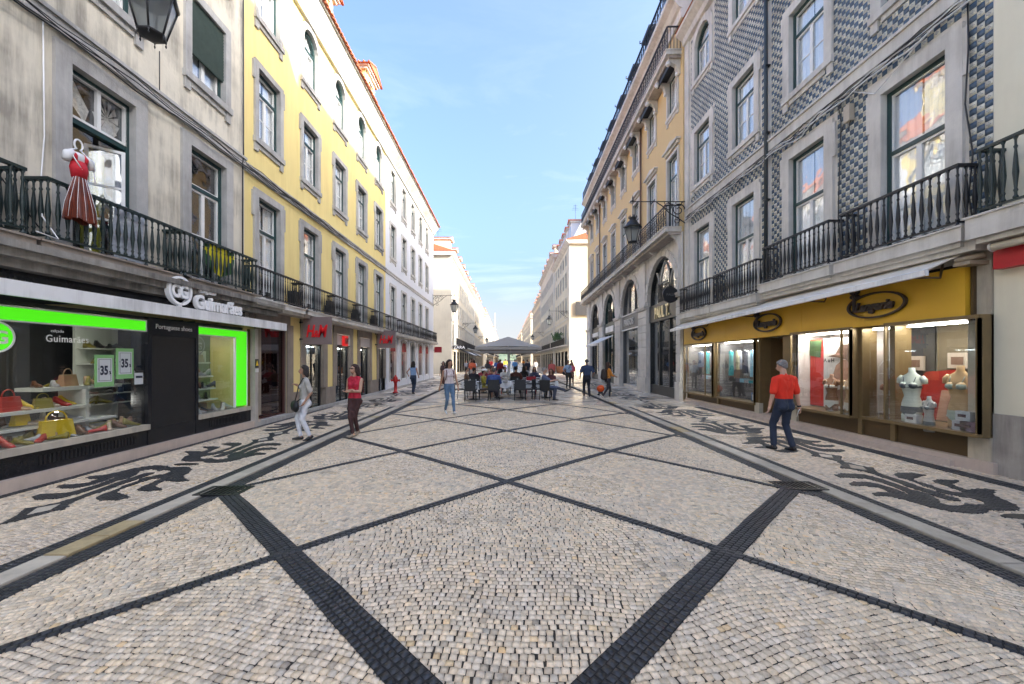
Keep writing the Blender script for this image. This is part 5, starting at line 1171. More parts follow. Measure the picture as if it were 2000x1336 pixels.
# ------------------------------------------------------------------ dress and cloths on the first balcony
t = thing('folk_dress', 'red bodice and striped red skirt hanging on a white hanger over the balcony rail', 'dress', (XL+.42, 6.02, 3.92), R(90)); t.scale = (.78, .8, .80)
def loft(mb, rings, m, seg=14, cap=True):     # rings: (cx, cy, z, rx, ry)
    v = []; f = []
    for (cx, cy, z, rx, ry) in rings:
        for k in range(seg): th = 2*math.pi*k/seg; v.append((cx+rx*math.cos(th), cy+ry*math.sin(th), z))
    for i in range(len(rings)-1):
        for k in range(seg): f.append((i*seg+k, i*seg+(k+1) % seg, (i+1)*seg+(k+1) % seg, (i+1)*seg+k))
    if cap: f += [tuple(range(seg-1, -1, -1)), tuple(range((len(rings)-1)*seg, len(rings)*seg))]
    mb.add(v, f, m, True)
RED = mat('red_bodice', (.50, .008, .02), .7, .1); SKIRT = mat('rust_satin', (.13, .022, .008), .35, .4, 9); BLOUSE = mat('white_blouse', (.72, .72, .72), .8, .05)
mb = MB(); loft(mb, [(0, -.08, .82, .13, .07), (0, -.08, 1.0, .16, .09), (0, -.08, 1.14, .13, .07)], RED)
for s in (-1, 1): mb.tube([(s*.09, -.1, 1.12), (s*.10, -.12, 1.22), (s*.09, -.06, 1.30)], .035, RED, 6)
mb.build('bodice', t)
mb = MB(); loft(mb, [(0, -.07, 1.10, .12, .06), (0, -.07, 1.24, .14, .06), (0, -.07, 1.30, .10, .05)], BLOUSE)
for s in (-1, 1): mb.tube([(s*.10, -.07, 1.28), (s*.19, -.08, 1.22), (s*.23, -.08, 1.08)], [.05, .075, .06], BLOUSE, 8)
mb.build('blouse', t)
mb = MB(); n = 28; v = []; f = []
for j, (z, r_) in enumerate(((.84, .11), (.6, .18), (.3, .235), (.02, .265))):
    for k in range(n): th = 2*math.pi*k/n; rr = r_*(1+.12*(1 if k % 2 else -1)*(j/3)); v.append((rr*math.cos(th), -.10+rr*.5*math.sin(th), z + (.03*math.sin(k*1.1) if j == 3 else 0)))
for j in range(3):
    for k in range(n): f.append((j*n+k, j*n+(k+1) % n, (j+1)*n+(k+1) % n, (j+1)*n+k))
mb.add(v, f, SKIRT); mb.build('skirt', t)
mb = MB()
for k in range(0, 14, 2): th = math.pi+math.pi*k/13; mb.tube([(.115*math.cos(th), -.10+.06*math.sin(th), .83), (.275*math.cos(th), -.10+.14*math.sin(th), .3), (.32*math.cos(th), -.1+.165*math.sin(th), .02)], .0035, LETTERW, 4)
mb.build('stripes', t)
mb = MB(); mb.tube([(.075*math.cos(a), -.07, 1.46+.10*math.sin(a)) for a in np.linspace(-1.1, 4.25, 14)], .016, LETTERW, 6); mb.tube([(-.05, -.07, 1.37), (-.2, -.07, 1.27)], .014, LETTERW, 6); mb.tube([(.05, -.07, 1.37), (.2, -.07, 1.27)], .014, LETTERW, 6); mb.tube([(-.2, -.13, 1.24), (-.02, -.16, .98)], .01, LETTERW, 6); mb.tube([(.25, -.1, 1.1), (.27, -.12, .85)], .01, LETTERW, 6); mb.build('hanger', t)
t = thing('balcony_cloth', 'crumpled white printed cloth hanging behind the balcony balusters', 'cloth', (XL+.28, 7.05, 3.6), R(90)); mb = MB(); v = []; f = []
for j in range(8):
    for k in range(10): v.append((-.32+.07*k+(.12*(7-j)/7)*(1 if k > 5 else -1)*-.3, .04*math.sin(k*1.9+j*.7), .0+j*.13))
for j in range(7):
    for k in range(9): a = j*10+k; f.append((a, a+1, a+11, a+10))
mb.add(v, f, mat('blue_white_print', (.50, .54, .60), .8, .35, 18), True); mb.build('cloth', t)
FLAGG, FLAGY = mat('flag_green', (.03, .10, .03), .8, .15), mat('flag_yellow', (.60, .52, .02), .8, .12)
t = thing('draped_flag', 'yellow and green flag draped over the second balcony rail', 'flag', (XL+.33, 9.05, 3.62), R(90)); mb = MB(); v = []; f = []
for j in range(7):
    for k in range(12): v.append((-.35+.085*k, .03*math.sin(k*1.5+j*.5), .80 - j*.115*(1-.35*abs(k-6)/6)))
for j in range(6):
    for k in range(11):
        a = j*12+k; mb2 = FLAGY if abs(k-5) + j*.8 < 6 and j > 0 or j == 0 and 1 < k < 9 else FLAGG
        f.append((a, mb2))
for m_ in (FLAGY, FLAGG): mb.add(v, [(a, a+1, a+13, a+12) for a, q in f if q is m_], m_, True)
mb.build('cloth', t)
t = thing('air_unit', 'dark pots and folded chair standing on the yellow building balcony', 'balcony clutter', (XL+.2, 12.7, 3.5)); mb = MB(); mb.box(-.1, .12, -.22, .2, 0, .5, IRONB); mb.build('box', t)
for k, y in enumerate((15.2, 17.8, 20.2)):
    t = thing('balcony_planter', ['dark planter box at the far end of the second yellow balcony', 'dark planter box at the far end of the third yellow balcony', 'dark planter box at the end of the fourth yellow balcony'][k], 'planter', (XL+.2, y, 3.47)); mb = MB(); mb.box(-.12, .12, -.22, .15, 0, .42, IRONB); mb.box(-.09, .09, -.18, .11, .42, .6, IRONB); mb.build('box', t)

# ------------------------------------------------------------------ right shop front (root: x = -Y)
def rroot(name, label, cat, group=None): return thing(name, label, cat, (XR, 0, 0), R(-90), group)
rs = rroot('lingerie_shop_front', 'golden fronted lingerie shop with bronze framed display windows', 'shop front')
zb = lambda y: 2.58 - .012*(y-6.7); zt = lambda y: 3.42 - .006*(y-6.7)
GOLDP = mat('golden_fascia', (.64, .38, .03), .42, .06, 1.2, metal=.0); GOLDS = mat('bronze_seam', (.16, .10, .03), .5)
ys = [6.68, 8.6, 10.4, 12.2, 14.0, 15.8, 17.3]
for a, b in zip(ys, ys[1:]):
    mb = MB(); mb.hexa([(-a-.004, -.16, zb(a)), (-b+.004, -.16, zb(b)), (-b+.004, .05, zb(b)), (-a-.004, .05, zb(a)), (-a-.004, -.16, zt(a)), (-b+.004, -.16, zt(b)), (-b+.004, .05, zt(b)), (-a-.004, .05, zt(a))], GOLDP); mb.build('fascia_panel', rs)
mb = MB(); mb.box(-17.3, -6.35, -.10, .9, 0, .19, PINKST); mb.box(-17.3, -6.9, -.18, -.10, 0, .10, PINKST); mb.build('step', rs)
BRZ = BRONZE; BRD = mat('dark_bronze', (.10, .065, .03), .45, .1, metal=.3)
mb = MB(); mb.box(-6.75, -6.42, -.04, .1, .19, 3.45, mat('shop_corner_stone', (.5,.45,.36), .7)); mb.box(-6.66, -6.62, -.10, -.04, 2.5, 3.5, BRD); mb.build('corner_pier', rs)
def bay(y0, y1, z0, p, label, mull=(), back=None, floor_z=None, z1=2.52):
    z1 = min(z1, zb(y1)-.02); mb = MB(); a, b = -y1, -y0
    mb.box(a, b, -p-.03, .6, z0-.06, z0, BRZ)                    # sill
    mb.box(a, b, -p, .6, z1, z1+.06, BRZ)
    for u in (a, b): mb.box(u-.03 if u == b else u, u if u == b else u+.03, -p, -p+.05, z0, z1, BRZ)
    mb.box(b-.05, b, -p, .0, z0, z1, BRZ)
    for m_ in mull: mb.box(-m_-.015, -m_+.015, -p-.005, -p+.035, z0, z1, BRZ)
    mb.box(a+.02, b-.02, .01, .06, .19, z0-.06, BRD); fr_ = mb.build('display_window', rs)
    if label: fr_['label'] = label
    mb = MB(); mb.box(a+.03, b-.05, -p+.01, -p+.02, z0, z1, SHOPGLASS); mb.build('pane', fr_)
    mb = MB(); mb.box(a+.0, b, .85, .88, z0, z1+.05, back or INTD); mb.box(a, b, .6, .88, z0-.1, z0-.03, BRD); (mb.box(a, a+.02, .0, .85, z0, z1, back or INTD) if y0 > 8.5 else None); mb.build('interior', fr_)
    mb = MB(); mb.box(a+.12, b-.12, .12, .24, z1-.03, z1-.01, LAMP); mb.build('lamp_strip', fr_)
    return fr_
BKR = mat('olive_brown_back', (.13, .10, .06), .8, .3, 1.0)
bay(6.42, 8.05, .64, .24, 'protruding corner display window with three torsos', (), BKR)
bay(8.10, 8.80, .60, .02, None, (8.22,), INTD)
bay(8.85, 10.75, .60, .22, 'display window with red and white poster', (8.98+.12,), mat('pale_poster_back', (.55, .50, .47), .7, .08))
bay(12.45, 14.7, .48, .12, None, (), mat('grey_back', (.16, .15, .15), .8, .3, 2))
bay(14.85, 17.2, .48, .20, None, (15.4,), mat('grey_back', (.16, .15, .15), .8))
mb = MB()
for y in (8.075, 8.825, 10.9, 12.35, 14.78, 17.25): mb.box(-y-.05, -y+.05, -.03, .3, .19, zb(y), BRZ)
mb.box(-11.3, -10.8, -.02, .05, .19, zb(11), BRZ); mb.box(-12.4, -11.3, .75, .8, .19, 2.5, BRD); mb.box(-11.32, -11.28, 0, .75, .19, 2.5, BRZ); mb.build('bronze_mullion', rs, kind='stuff'); mb = MB(); mb.box(-12.4, -12.36, 0, .75, .19, 2.5, mat('entrance_panel', (.17, .11, .05), .5, .08, 1)); mb.build('entrance_panel', rs); mb = MB(); mb.box(-12.35, -11.3, .0, .85, .185, .2, PINKST); mb.build('threshold', rs)
mb = MB(); mb.box(-12.3, -11.4, .70, .74, .25, 2.4, mat('entrance_panel', (.17, .11, .05), .5)); mb.build('door', rs)
mb = MB(); mb.box(-10.92, -10.72, -.06, .05, .19, .55, mat('cream_box', (.5, .46, .36), .6)); mb.box(-12.5, -12.28, -.08, .05, .19, .50, mat('cream_box', (.5, .46, .36), .6)); mb.build('utility_box', rs)
# oval signs
BRN = mat('dark_brown_relief', (.035, .022, .018), .45, .2)
for k, (y, z, rx, rz_) in enumerate(((8.28, 2.98, .66, .27), (11.72, 2.93, .62, .27), (15.9, 2.88, .60, .27))):
    t = rroot('oval_sign', ['nearest and largest oval brown script sign on the golden fascia', 'middle oval brown script sign above the shop entrance', 'farthest oval brown script sign on the golden fascia'][k], 'sign', 'oval signs on the golden fascia')
    mb = MB(); n = 32; u = -y; ip = [(u+(rx-.045)*math.cos(2*math.pi*i/n), z+(rz_-.035)*math.sin(2*math.pi*i/n)) for i in range(n)]; o_ = [(u+rx*math.cos(2*math.pi*i/n), z+rz_*math.sin(2*math.pi*i/n)) for i in range(n)]
    mb.ring(ip, o_, -.23, -.17, BRN, True); mb.build('oval_ring', t)
    text('lettering', 'Langerie', .27, BRN, t, (u-rx*.70, -.21, z-.10), (R(90), 0, R(0)), .025, .010, .92, shear=.35)
    mb = MB(); q = [(u-rx*.72, -.22, z-.1), (u-rx*.72, -.22, z+.2), (u-rx*.66, -.22, z+.36)]; mb.tube(q, .035, BRN, 6)
    for dx_ in (-.07, .05): mb.ball((u-rx*.68+dx_, -.22, z+.34), .055, BRN, 8, 5); mb.ball((u-rx*.68+dx_, -.22, z+.24), .05, BRN, 8, 5)
    mb.box(u-rx*.68-.12, u-rx*.68+.10, -.24, -.2, z+.40, z+.44, BRN); mb.build('figure', t)
# awning
t = rroot('shop_awning', 'long white half open awning above the golden fascia', 'awning'); AW = mat('off_white_awning', (.72, .66, .57), .7, .07, 2, streak=.25, dirt=(.4, .37, .33))
mb = MB(); y0, y1 = 6.75, 17.3
mb.hexa([(-y1, -.72, 3.14), (-y0, -.72, 3.36), (-y0, -.10, 3.64), (-y1, -.10, 3.44), (-y1, -.72, 3.16), (-y0, -.72, 3.38), (-y0, -.10, 3.66), (-y1, -.10, 3.46)], AW); mb.build('canopy', t)
mb = MB(); mb.hexa([(-y1, -.77, 3.05), (-y0, -.77, 3.27), (-y0, -.70, 3.27), (-y1, -.70, 3.05), (-y1, -.77, 3.15), (-y0, -.77, 3.37), (-y0, -.70, 3.40), (-y1, -.70, 3.18)], WHITEP); mb.build('front_bar', t)
for y in (7.1, 9.6, 12.3, 15.1): mb = MB(); zz = 3.36-.02*(y-6.75)+.0; mb.tube([(-y, -.08, zz+.18), (-y+.25, -.4, zz-.10), (-y, -.70, zz-.05)], .02, BRD, 6); mb.build('folding_arm', t)
mb = MB(); mb.tube([(-6.72, -.3, 3.5), (-6.45, -.1, 3.55)], .05, mat('awning_gear', (.30, .24, .17), .6), 8); mb.box(-6.7, -6.45, -.35, 0, 3.40, 3.46, mat('awning_gear', (.3,.24,.17), .6)); mb.build('gear_arm', t)
# torsos
def torso(c, under, key):
    m = mat('torso_' + key, c, .45, .06, 4); mb = MB()
    loft(mb, [(0, 0, 0, .13, .085), (0, 0, .12, .165, .11), (0, 0, .26, .155, .10), (0, 0, .40, .115, .085), (0, -.01, .52, .14, .10), (0, -.03, .60, .155, .125), (0, -.01, .70, .165, .095), (0, 0, .78, .16, .075), (0, 0, .83, .08, .06), (0, 0, .87, .05, .05), (0, 0, .95, .048, .048)], m, 18)
    for s in (-1, 1):
        mb.tube([(s*.14, 0, .77), (s*.185, 0, .72), (s*.2, 0, .64)], [.055, .055, .04], m, 8); mb.ball((s*.07, -.10, .61), .065, m, 10, 6); mb.tube([(s*.08, 0, .04), (s*.085, 0, -.10)], [.08, .072], m, 10)
    tm = mb.mesh('torso'); 
    if not under: return tm, None
    mu_ = mat('under_' + key, under, .6, .06, 8); mb = MB()
    loft(mb, [(0, 0, .10, .17, .115), (0, 0, .20, .167, .112)], mu_, 18, False); mb.prism([(-.13, .11), (0, -.02), (.13, .11)], -.118, -.10, mu_)
    loft(mb, [(0, -.02, .565, .158, .118), (0, -.02, .605, .162, .128)], mu_, 18, False)
    for s in (-1, 1): mb.ball((s*.07, -.105, .605), .069, mu_, 10, 6, (1, 1, .85)); mb.tube([(s*.08, -.12, .65), (s*.09, -.06, .77), (s*.09, .02, .80)], .008, mu_, 4)
    return tm, mb.mesh('underwear')
def mann(c, under, key, y, d, z, rz, lab, s=1.):
    t = thing('mannequin_torso', lab, 'mannequin', (XR + d, y, z + .10*s), R(-90)+rz, 'mannequin torsos in the lingerie windows'); t.scale = (s, s, s)
    tm, um = torso(c, under, key); ob('torso', tm, t)
    if um: ob('underwear', um, t)
    mb = MB(); mb.lathe([(.11, -.10), (.11, -.085), (.015, -.08), (.015, 0)], STONE, 10); mb.build('stand', t)
mann((.62, .66, .58), (.10, .11, .12), 'white', 7.72, .0, .64, .3, 'white headless torso in dark grey bra and briefs', 1.0)
mann((.55, .36, .18), (.38, .44, .38), 'gold', 6.98, .1, .64, .2, 'tan headless torso in pale green underwear at the right of the corner window', 1.05)
mann((.42, .40, .38), (.12, .14, .15), 'lowgrey', 7.35, -.06, .52, -.2, 'low bust with grey halter bra at the front of the corner window', .62)
mann((.30, .15, .08), (.70, .69, .64), 'brown', 9.75, .1, .60, .4, 'dark brown torso in white underwear before the poster', .85)
mann((.55, .36, .20), (.72, .70, .64), 'beige', 9.15, .05, .60, .1, 'beige torso in white underwear at the right end of the poster window', .85)
mann((.42, .20, .12), None, 'rear', 8.5, .35, .60, .5, 'bare brown torso behind the wire rack', .8)
# poster, boxes, rack, garments
t = rroot('large_poster', 'tall red and white advertising poster with a figure in a brown hat', 'poster'); mb = MB()
SKN = mat('print_skin', (.42, .24, .17), .6, .1, 3); PR = mat('print_red', (.62, .03, .02), .5); PW = mat('print_white', (.66, .62, .60), .5); PB = mat('print_brown', (.16, .09, .06), .6, .15, 3)
mb.box(-10.7, -10.25, .30, .32, .64, 2.38, PR); mb.box(-10.25, -8.92, .30, .32, .64, 2.38, PW); mb.build('sheet', t)
mb = MB(); mb.prism([(-9.95, .7), (-10.0, 1.3), (-9.85, 1.7), (-9.65, 1.85), (-9.3, 1.8), (-9.15, 1.5), (-9.2, .7)], .285, .298, SKN); mb.prism([(-9.85, 1.35), (-9.6, 1.3), (-9.35, 1.5), (-9.3, 1.25), (-9.8, 1.1)], .275, .284, PW); mb.prism([(-10.1, 1.92), (-9.85, 1.98), (-9.7, 2.22), (-9.45, 2.22), (-9.35, 1.95), (-9.4, 1.7), (-9.55, 1.85), (-9.8, 1.9)], .275, .284, PB); mb.build('printed_figure', t)
mb = MB(); mb.prism([(-10.7, 1.95), (-10.35, 1.9), (-10.3, 2.35), (-10.7, 2.35)], .285, .298, mat('print_green', (.05, .10, .03), .6, .5, 8)); mb.build('printed_leaves', t)
text('lettering', 'A a H', .14, IRONB, t, (-10.22, .28, 1.78), (R(90),0,0), .001, .003)
t = rroot('red_panel', 'dark red curved advertising board behind the torsos', 'poster'); mb = MB(); mb.prism([(-8.5, .65), (-8.5, 1.2), (-8.1, 1.6), (-7.6, 1.65), (-7.1, 1.4), (-7.1, .65)], .68, .70, mat('red_print', (.33, .02, .012), .5, .35, 4)); mb.prism([(-7.9, .65), (-7.8, 1.25), (-7.5, 1.25), (-7.4, .65)], .66, .675, SKN); mb.build('sheet', t)
for k, (y, z, w2, lab) in enumerate(((8.45, 1.62, .36, 'left framed picture on the shop wall above the white torso'), (7.65, 1.68, .34, 'right framed picture on the shop wall near the red board'))):
    t = rroot('framed_picture', lab, 'picture'); mb = MB(); mb.box(-y-w2/2, -y+w2/2, .80, .84, z, z+.3, mat('pale_frame', (.40, .33, .27), .6)); mb.box(-y-w2*.3, -y+w2*.3, .79, .80, z+.07, z+.22, mat('brown_print', (.16, .09, .06), .6)); mb.build('frame', t)
for k, (y, dz, c, lab) in enumerate(((6.80, 0, (.5, .5, .52), 'white packaging box on the corner window sill'), (6.68, 0, (.3, .2, .24), 'pink printed packaging box beside the white box'), (7.62, 0, (.7, .7, .68), 'white price card standing at the feet of the white torso'), (6.75, .17, (.55, .57, .6), 'upper packaging box stacked in the corner window'))):
    t = thing('package', lab, 'box', (XR-.10, y, .64+dz), R(-90)); mb = MB(); mb.box(-.11, .11, -.03, .07, 0, .16, mat('package%d' % k, c, .5, .2, 20)); mb.build('box', t)
    mb = MB(); mb.box(-.07, .05, -.034, -.03, .06, .11, mat('package_print', (.1, .05, .06), .5)); mb.build('print', t)
t = thing('wire_rack', 'white wire display rack in the narrow shop window', 'rack', (XR+.3, 8.42, .60), R(-90)); mb = MB()
for z in (.12, .5, .95): mb.tube([(-.18, -.12, z), (.18, -.12, z), (.18, .12, z), (-.18, .12, z), (-.18, -.12, z)], .008, WHITEP, 5, False)
for x in (-.18, .18): mb.tube([(x, -.12, 0), (x, -.12, 1.1), (0, -.12, 1.3)], .008, WHITEP, 5)
mb.build('frame', t); mb = MB()
for z in (.16, .54, .99): mb.ball((0, -.08, z), .11, mat('pale_bra', (.6, .52, .42), .8), 10, 6, (1.2, .6, .5))
mb.build('bras', t)
gc = [(.10,.13,.20), (.28,.29,.36), (.05,.05,.07), (.16,.05,.08), (.05,.35,.38), (.40,.42,.45), (.30,.55,.70), (.22,.18,.2), (.45,.43,.30), (.55,.56,.6)]
gn = ['navy', 'slate grey', 'black', 'burgundy', 'turquoise', 'light grey', 'light blue', 'mauve', 'khaki', 'white']
for w_i, (y0, y1, nn, pl) in enumerate(((12.6, 14.5, 9, 'in the display window left of the entrance'), (15.0, 17.0, 8, 'in the farthest display window of the golden shop'))):
    for k in range(nn):
        y = y0 + (y1-y0)*(k+.5)/nn; ci = (k*3 + w_i*2) % 10; t = thing('hanging_garment', '%s garment hanging %s' % (gn[ci], pl), 'garment', (XR+.25+.2*(k % 2), y, 2.2), R(-90)+random.uniform(-.5, .5), 'garments hanging in the golden shop')
        mb = MB(); ln = random.uniform(.6, .95); n = 10; v = []; f = []
        for j, (z, r_) in enumerate(((-.05, .05), (-.1, .15), (-.3, .12), (-ln, .17))):
            for q in range(n): th = 2*math.pi*q/n; v.append((r_*math.cos(th)*(1+.1*math.sin(q*2.)), .06*math.sin(th), z))
        for j in range(3):
            for q in range(n): f.append((j*n+q, j*n+(q+1) % n, (j+1)*n+(q+1) % n, (j+1)*n+q))
        mb.add(v, f, mat('garment_%d' % ci, gc[ci], .8, .15, 8), True); mb.build('cloth', t)
        mb = MB(); mb.tube([(-.14, 0, -.09), (0, 0, -.02), (.14, 0, -.09)], .008, WOODW, 5); mb.tube([(0, 0, -.02), (0, 0, .06)], .004, IRONB, 4); mb.build('hanger', t)
    t = rroot('display_table', ['low counter with folded clothes in the window left of the entrance', 'low counter with folded clothes in the farthest window'][w_i], 'table'); mb = MB(); mb.box(-y1, -y0, .3, .7, .5, 1.05, mat('dark_counter', (.08, .07, .07), .6)); mb.build('counter', t)
    for k in range(6): mb = MB(); u = -y0-.25-(y1-y0-.4)*k/6; mb.box(u-.13, u+.13, .32, .55, 1.05, 1.10+.02*k, mat('garment_%d' % (k+2), gc[k+2], .8)); mb.build('folded_clothes', t)
    mb = MB(); mb.box(-y0-.28, -y0-.04, .05, .2, .5, .78, mat('blue_notice', (.03, .12, .30), .5)); mb.box(-y0-.22, -y0-.06, .045, .05, .54, .72, WHITEP); mb.build('blue_box', t)
# ------------------------------------------------------------------ lanterns
LGLASS = glass('lantern_glass', (.70, .74, .75), 1.5, .15, dens=.55)
def lantern(label, x, y, z, wall, arm_z, s=1., far=False):
    """x,y,z: centre of the lantern's bottom; wall: x of the wall plate; arm_z: height of the arm"""
    t = thing('street_lantern', label, 'street lamp', (x, y, z), 0, 'iron bracket lanterns on the facades')
    mb = MB(); H = .62*s; rb, rt = .20*s, .37*s; n = 6
    mb.lathe([(rb*.5, -.05*s), (rb, -.03*s), (rb+.02*s, 0), (rb, .02*s)], IRONB, n)
    for k in range(n):
        a = 2*math.pi*k/n; mb.tube([(rb*math.cos(a), rb*math.sin(a), 0), (rt*math.cos(a), rt*math.sin(a), H)], .016*s, IRONB, 5); mb.lathe([(.001, -.12*s), (.016*s, -.08*s), (.006*s, -.05*s), (.015*s, -.02*s)], IRONB, 5, (rb*math.cos(a), rb*math.sin(a), 0))
    mb.lathe([(rt, H-.03*s), (rt+.03*s, H), (rt+.04*s, H+.04*s), (rt*.8, H+.12*s), (rt*.62, H+.26*s), (rt*.40, H+.30*s), (rt*.40, H+.40*s), (rt*.46, H+.42*s), (rt*.2, H+.48*s), (.02*s, H+.52*s), (.02*s, H+.60*s)], IRONB, n)
    for k in range(n):
        a = 2*math.pi*(k+.5)/n; mb.lathe([(.02*s, 0), (.03*s, .04*s), (.008*s, .12*s)], IRONB, 5, (rt*.45*math.cos(a), rt*.45*math.sin(a), H+.42*s)); 
    mb.build('lantern_frame', t)
    mb = MB(); 
    for k in range(n):
        a, b = 2*math.pi*k/n, 2*math.pi*(k+1)/n; q = .985
        m2 = MB(); m2.quad((rb*q*math.cos(a), rb*q*math.sin(a), .01), (rb*q*math.cos(b), rb*q*math.sin(b), .01), (rt*q*math.cos(b), rt*q*math.sin(b), H), (rt*q*math.cos(a), rt*q*math.sin(a), H), LGLASS); m2.build('pane', t)
    mb = MB(); mb.lathe([(.03*s, .02), (.05*s, .15*s), (.05*s, .32*s), (.02*s, .38*s)], WHITEP, 8); mb.build('bulb', t)
    # bracket
    mb = MB(); dz = arm_z - z; dw = wall - x; sg_ = 1 if dw > 0 else -1; D = abs(dw)
    P3 = lambda a, b: (sg_*(D-a), 0, b)        # a: distance from the wall
    mb.tube([P3(0, dz), P3(D+.12*s, dz)], .022, IRONB, 6); mb.tube([(0, 0, dz), (0, 0, H+.55*s)], .014, IRONB, 5)
    mb.lathe([(.01, 0), (.05, .05), (.02, .1), (.035, .16), (.005, .28)], IRONB, 6, (0, 0, dz))
    mb.box(sg_*D-.02, sg_*D+.02, -.04, .04, dz-1.0, dz+.12, IRONB)
    def spiral(cx, cz, r0, a0, turns, dirn=1, th=.016):
        pts = [P3(cx + r0*(1-.75*t)*math.cos(a0+dirn*turns*2*math.pi*t), cz + r0*(1-.75*t)*math.sin(a0+dirn*turns*2*math.pi*t)) for t in np.linspace(0, 1, 22)]
        mb.tube(pts, th, IRONB, 5, False)
    spiral(.34, dz-.36, .30, math.pi, 1.4, -1, .022); spiral(.78, dz-.24, .20, 0, 1.3, 1); spiral(.42, dz-.82, .16, math.pi/2, 1.2, 1)
    mb.tube([P3(.02, dz-.95), P3(.35, dz-.72), P3(.75, dz-.48), P3(1.05, dz-.18), P3(1.3, dz-.03)], .022, IRONB, 6)
    mb.tube([P3(.15, dz-.02), P3(.3, dz-.2), P3(.6, dz-.12), P3(.8, dz-.02)], .014, IRONB, 5)
    for a in (.2, .45, .7, .95): mb.ball(P3(a, dz-.06), .03, IRONB, 6, 4)
    mb.build('bracket', t)
lantern('large iron lantern hanging on its bracket at the top left corner', -5.17, 5.8, 6.58, XL, 8.15, .84)
lantern('iron lantern with crown on the scrolled bracket between the blue and ochre buildings', 5.50, 17.4, 6.98, XR-.02, 8.74)
lantern('iron lantern on the far corner of the white building', -4.95, 37.4, 6.35, XL, 7.85)
lantern('iron lantern halfway along the pale left block', -4.9, 62, 6.0, XL, 7.5)
lantern('farthest left iron lantern beyond the parasol', -4.9, 97, 6.0, XL, 7.5)
lantern('iron lantern on the cream corner block to the right of the street', 5.4, 50.6, 6.3, XR, 8.0)
lantern('small far iron lantern on the right side of the street', 5.4, 84, 6.0, XR, 7.6)
# ------------------------------------------------------------------ hydrant, bins, pots
t = thing('fire_hydrant', 'red fire hydrant on the left pavement before the white building', 'hydrant', (-6.15, 22.0, .012)); HR = mat('hydrant_red', (.42, .012, .01), .4, .1, 8)
mb = MB(); mb.lathe([(.15, 0), (.15, .04), (.09, .06), (.085, .55), (.12, .57), (.12, .62), (.13, .75), (.11, .84), (.05, .92), (.04, .98), (.001, .99)], HR, 12); mb.build('barrel', t)
for s in (-1, 1): mb = MB(); mb.tube([(0, 0, .68), (s*.2, 0, .68)], .05, HR, 8); mb.tube([(s*.2, 0, .68), (s*.24, 0, .68)], .065, HR, 8); mb.build('outlet_cap', t)
t = thing('litter_bin', 'dark litter bin beside the sunlit left corner block', 'bin', (-7.8, 49.0, .014)); mb = MB(); mb.lathe([(.3, 0), (.32, 1.0), (.35, 1.02), (.35, 1.08)], mat('bin_dark', (.03, .03, .03), .5), 14); mb.build('body', t); mb = MB(); mb.lathe([(.34, 1.3), (.30, 1.36), (.05, 1.42)], IRONB, 14); 
for a in (0, 2.1, 4.2): mb.tube([(.3*math.cos(a), .3*math.sin(a), 1.05), (.3*math.cos(a), .3*math.sin(a), 1.32)], .015, IRONB, 4)
mb.build('lid', t)
for k, (x, y, lab) in enumerate(((7.2, 51.5, 'terracotta pot against the right corner block, nearer one'), (7.1, 54, 'terracotta pot against the right corner block, farther one'))):
    t = thing('terracotta_pot', lab, 'plant pot', (x, y, .012)); mb = MB(); mb.lathe([(.3, 0), (.42, .5), (.46, .8), (.5, .82), (.5, .92), (.44, .92)], mat('terracotta', (.35, .15, .07), .8), 14); mb.build('pot', t)
t = thing('balcony_plants', 'green plants on the balcony of the right corner block', 'plants', (7.0, 55.5, 4.6)); mb = MB(); lf = mat('plant_leaves', (.05, .11, .03), .7, .4, 5)
for k in range(240): q = Vector((random.gauss(0, .25), random.gauss(0, 1.6), random.uniform(0, .9))); a = Vector((random.uniform(-1,1), random.uniform(-1,1), random.uniform(-1,1))).normalized()*.13; b = a.orthogonal()*.7; mb.add([q-a, q+b, q+a, q-b], [(0,1,2,3)], lf)
mb.build('foliage', t)
# ------------------------------------------------------------------ café terrace
PC = mat('parasol_grey', (.33, .31, .29), .85, .05, 2); PU = mat('parasol_underside', (.38, .33, .26), .85, .05, 2)
def parasol(label, x, y, z0, z1, w, sx=1.):
    t = thing('parasol', label, 'parasol', (x, y, .13), 0, 'square grey café parasols')
    mb = MB(); c = [(-w*sx, -w), (w*sx, -w), (w*sx, w), (-w*sx, w)]; v = [(a, b, z0) for a, b in c] + [(0, 0, z1)]
    mid = [((c[i][0]+c[(i+1) % 4][0])/2, (c[i][1]+c[(i+1) % 4][1])/2, z0+.03) for i in range(4)]
    v += mid; f = []
    for i in range(4): f += [(i, 5+i, 4), (5+i, (i+1) % 4, 4)]
    mb.add(v, f, PC); mb.build('canopy', t)
    m2 = MB(); 
    for i in range(4):
        a, b = c[i], c[(i+1) % 4]; m2.quad((a[0], a[1], z0), (b[0], b[1], z0), (b[0], b[1], z0-.13), (a[0], a[1], z0-.13), PC)
    m2.build('valance', t)
    for i in range(4): m3 = MB(); m3.tube([(0, 0, z1-.12), (c[i][0]*.98, c[i][1]*.98, z0-.02)], .015, WHITEP, 4); m3.build('rib', t)
    m3 = MB(); m3.tube([(0, 0, 0), (0, 0, z1-.05)], .032, WHITEP, 12); m3.build('pole', t)
    m3 = MB(); m3.box(-.25, .25, -.25, .25, 0, .05, STONE); m3.lathe([(.05, .05), (.05, .3)], STONE, 10); m3.build('foot', t)
parasol('large square grey parasol nearest the camera in the middle of the street', .06, 18.95, 2.28, 2.80, 1.47)
parasol('second grey parasol behind the front one', .1, 23.4, 2.22, 2.75, 1.5)
parasol('third grey parasol further down the street', .2, 28.0, 2.25, 2.8, 1.5)
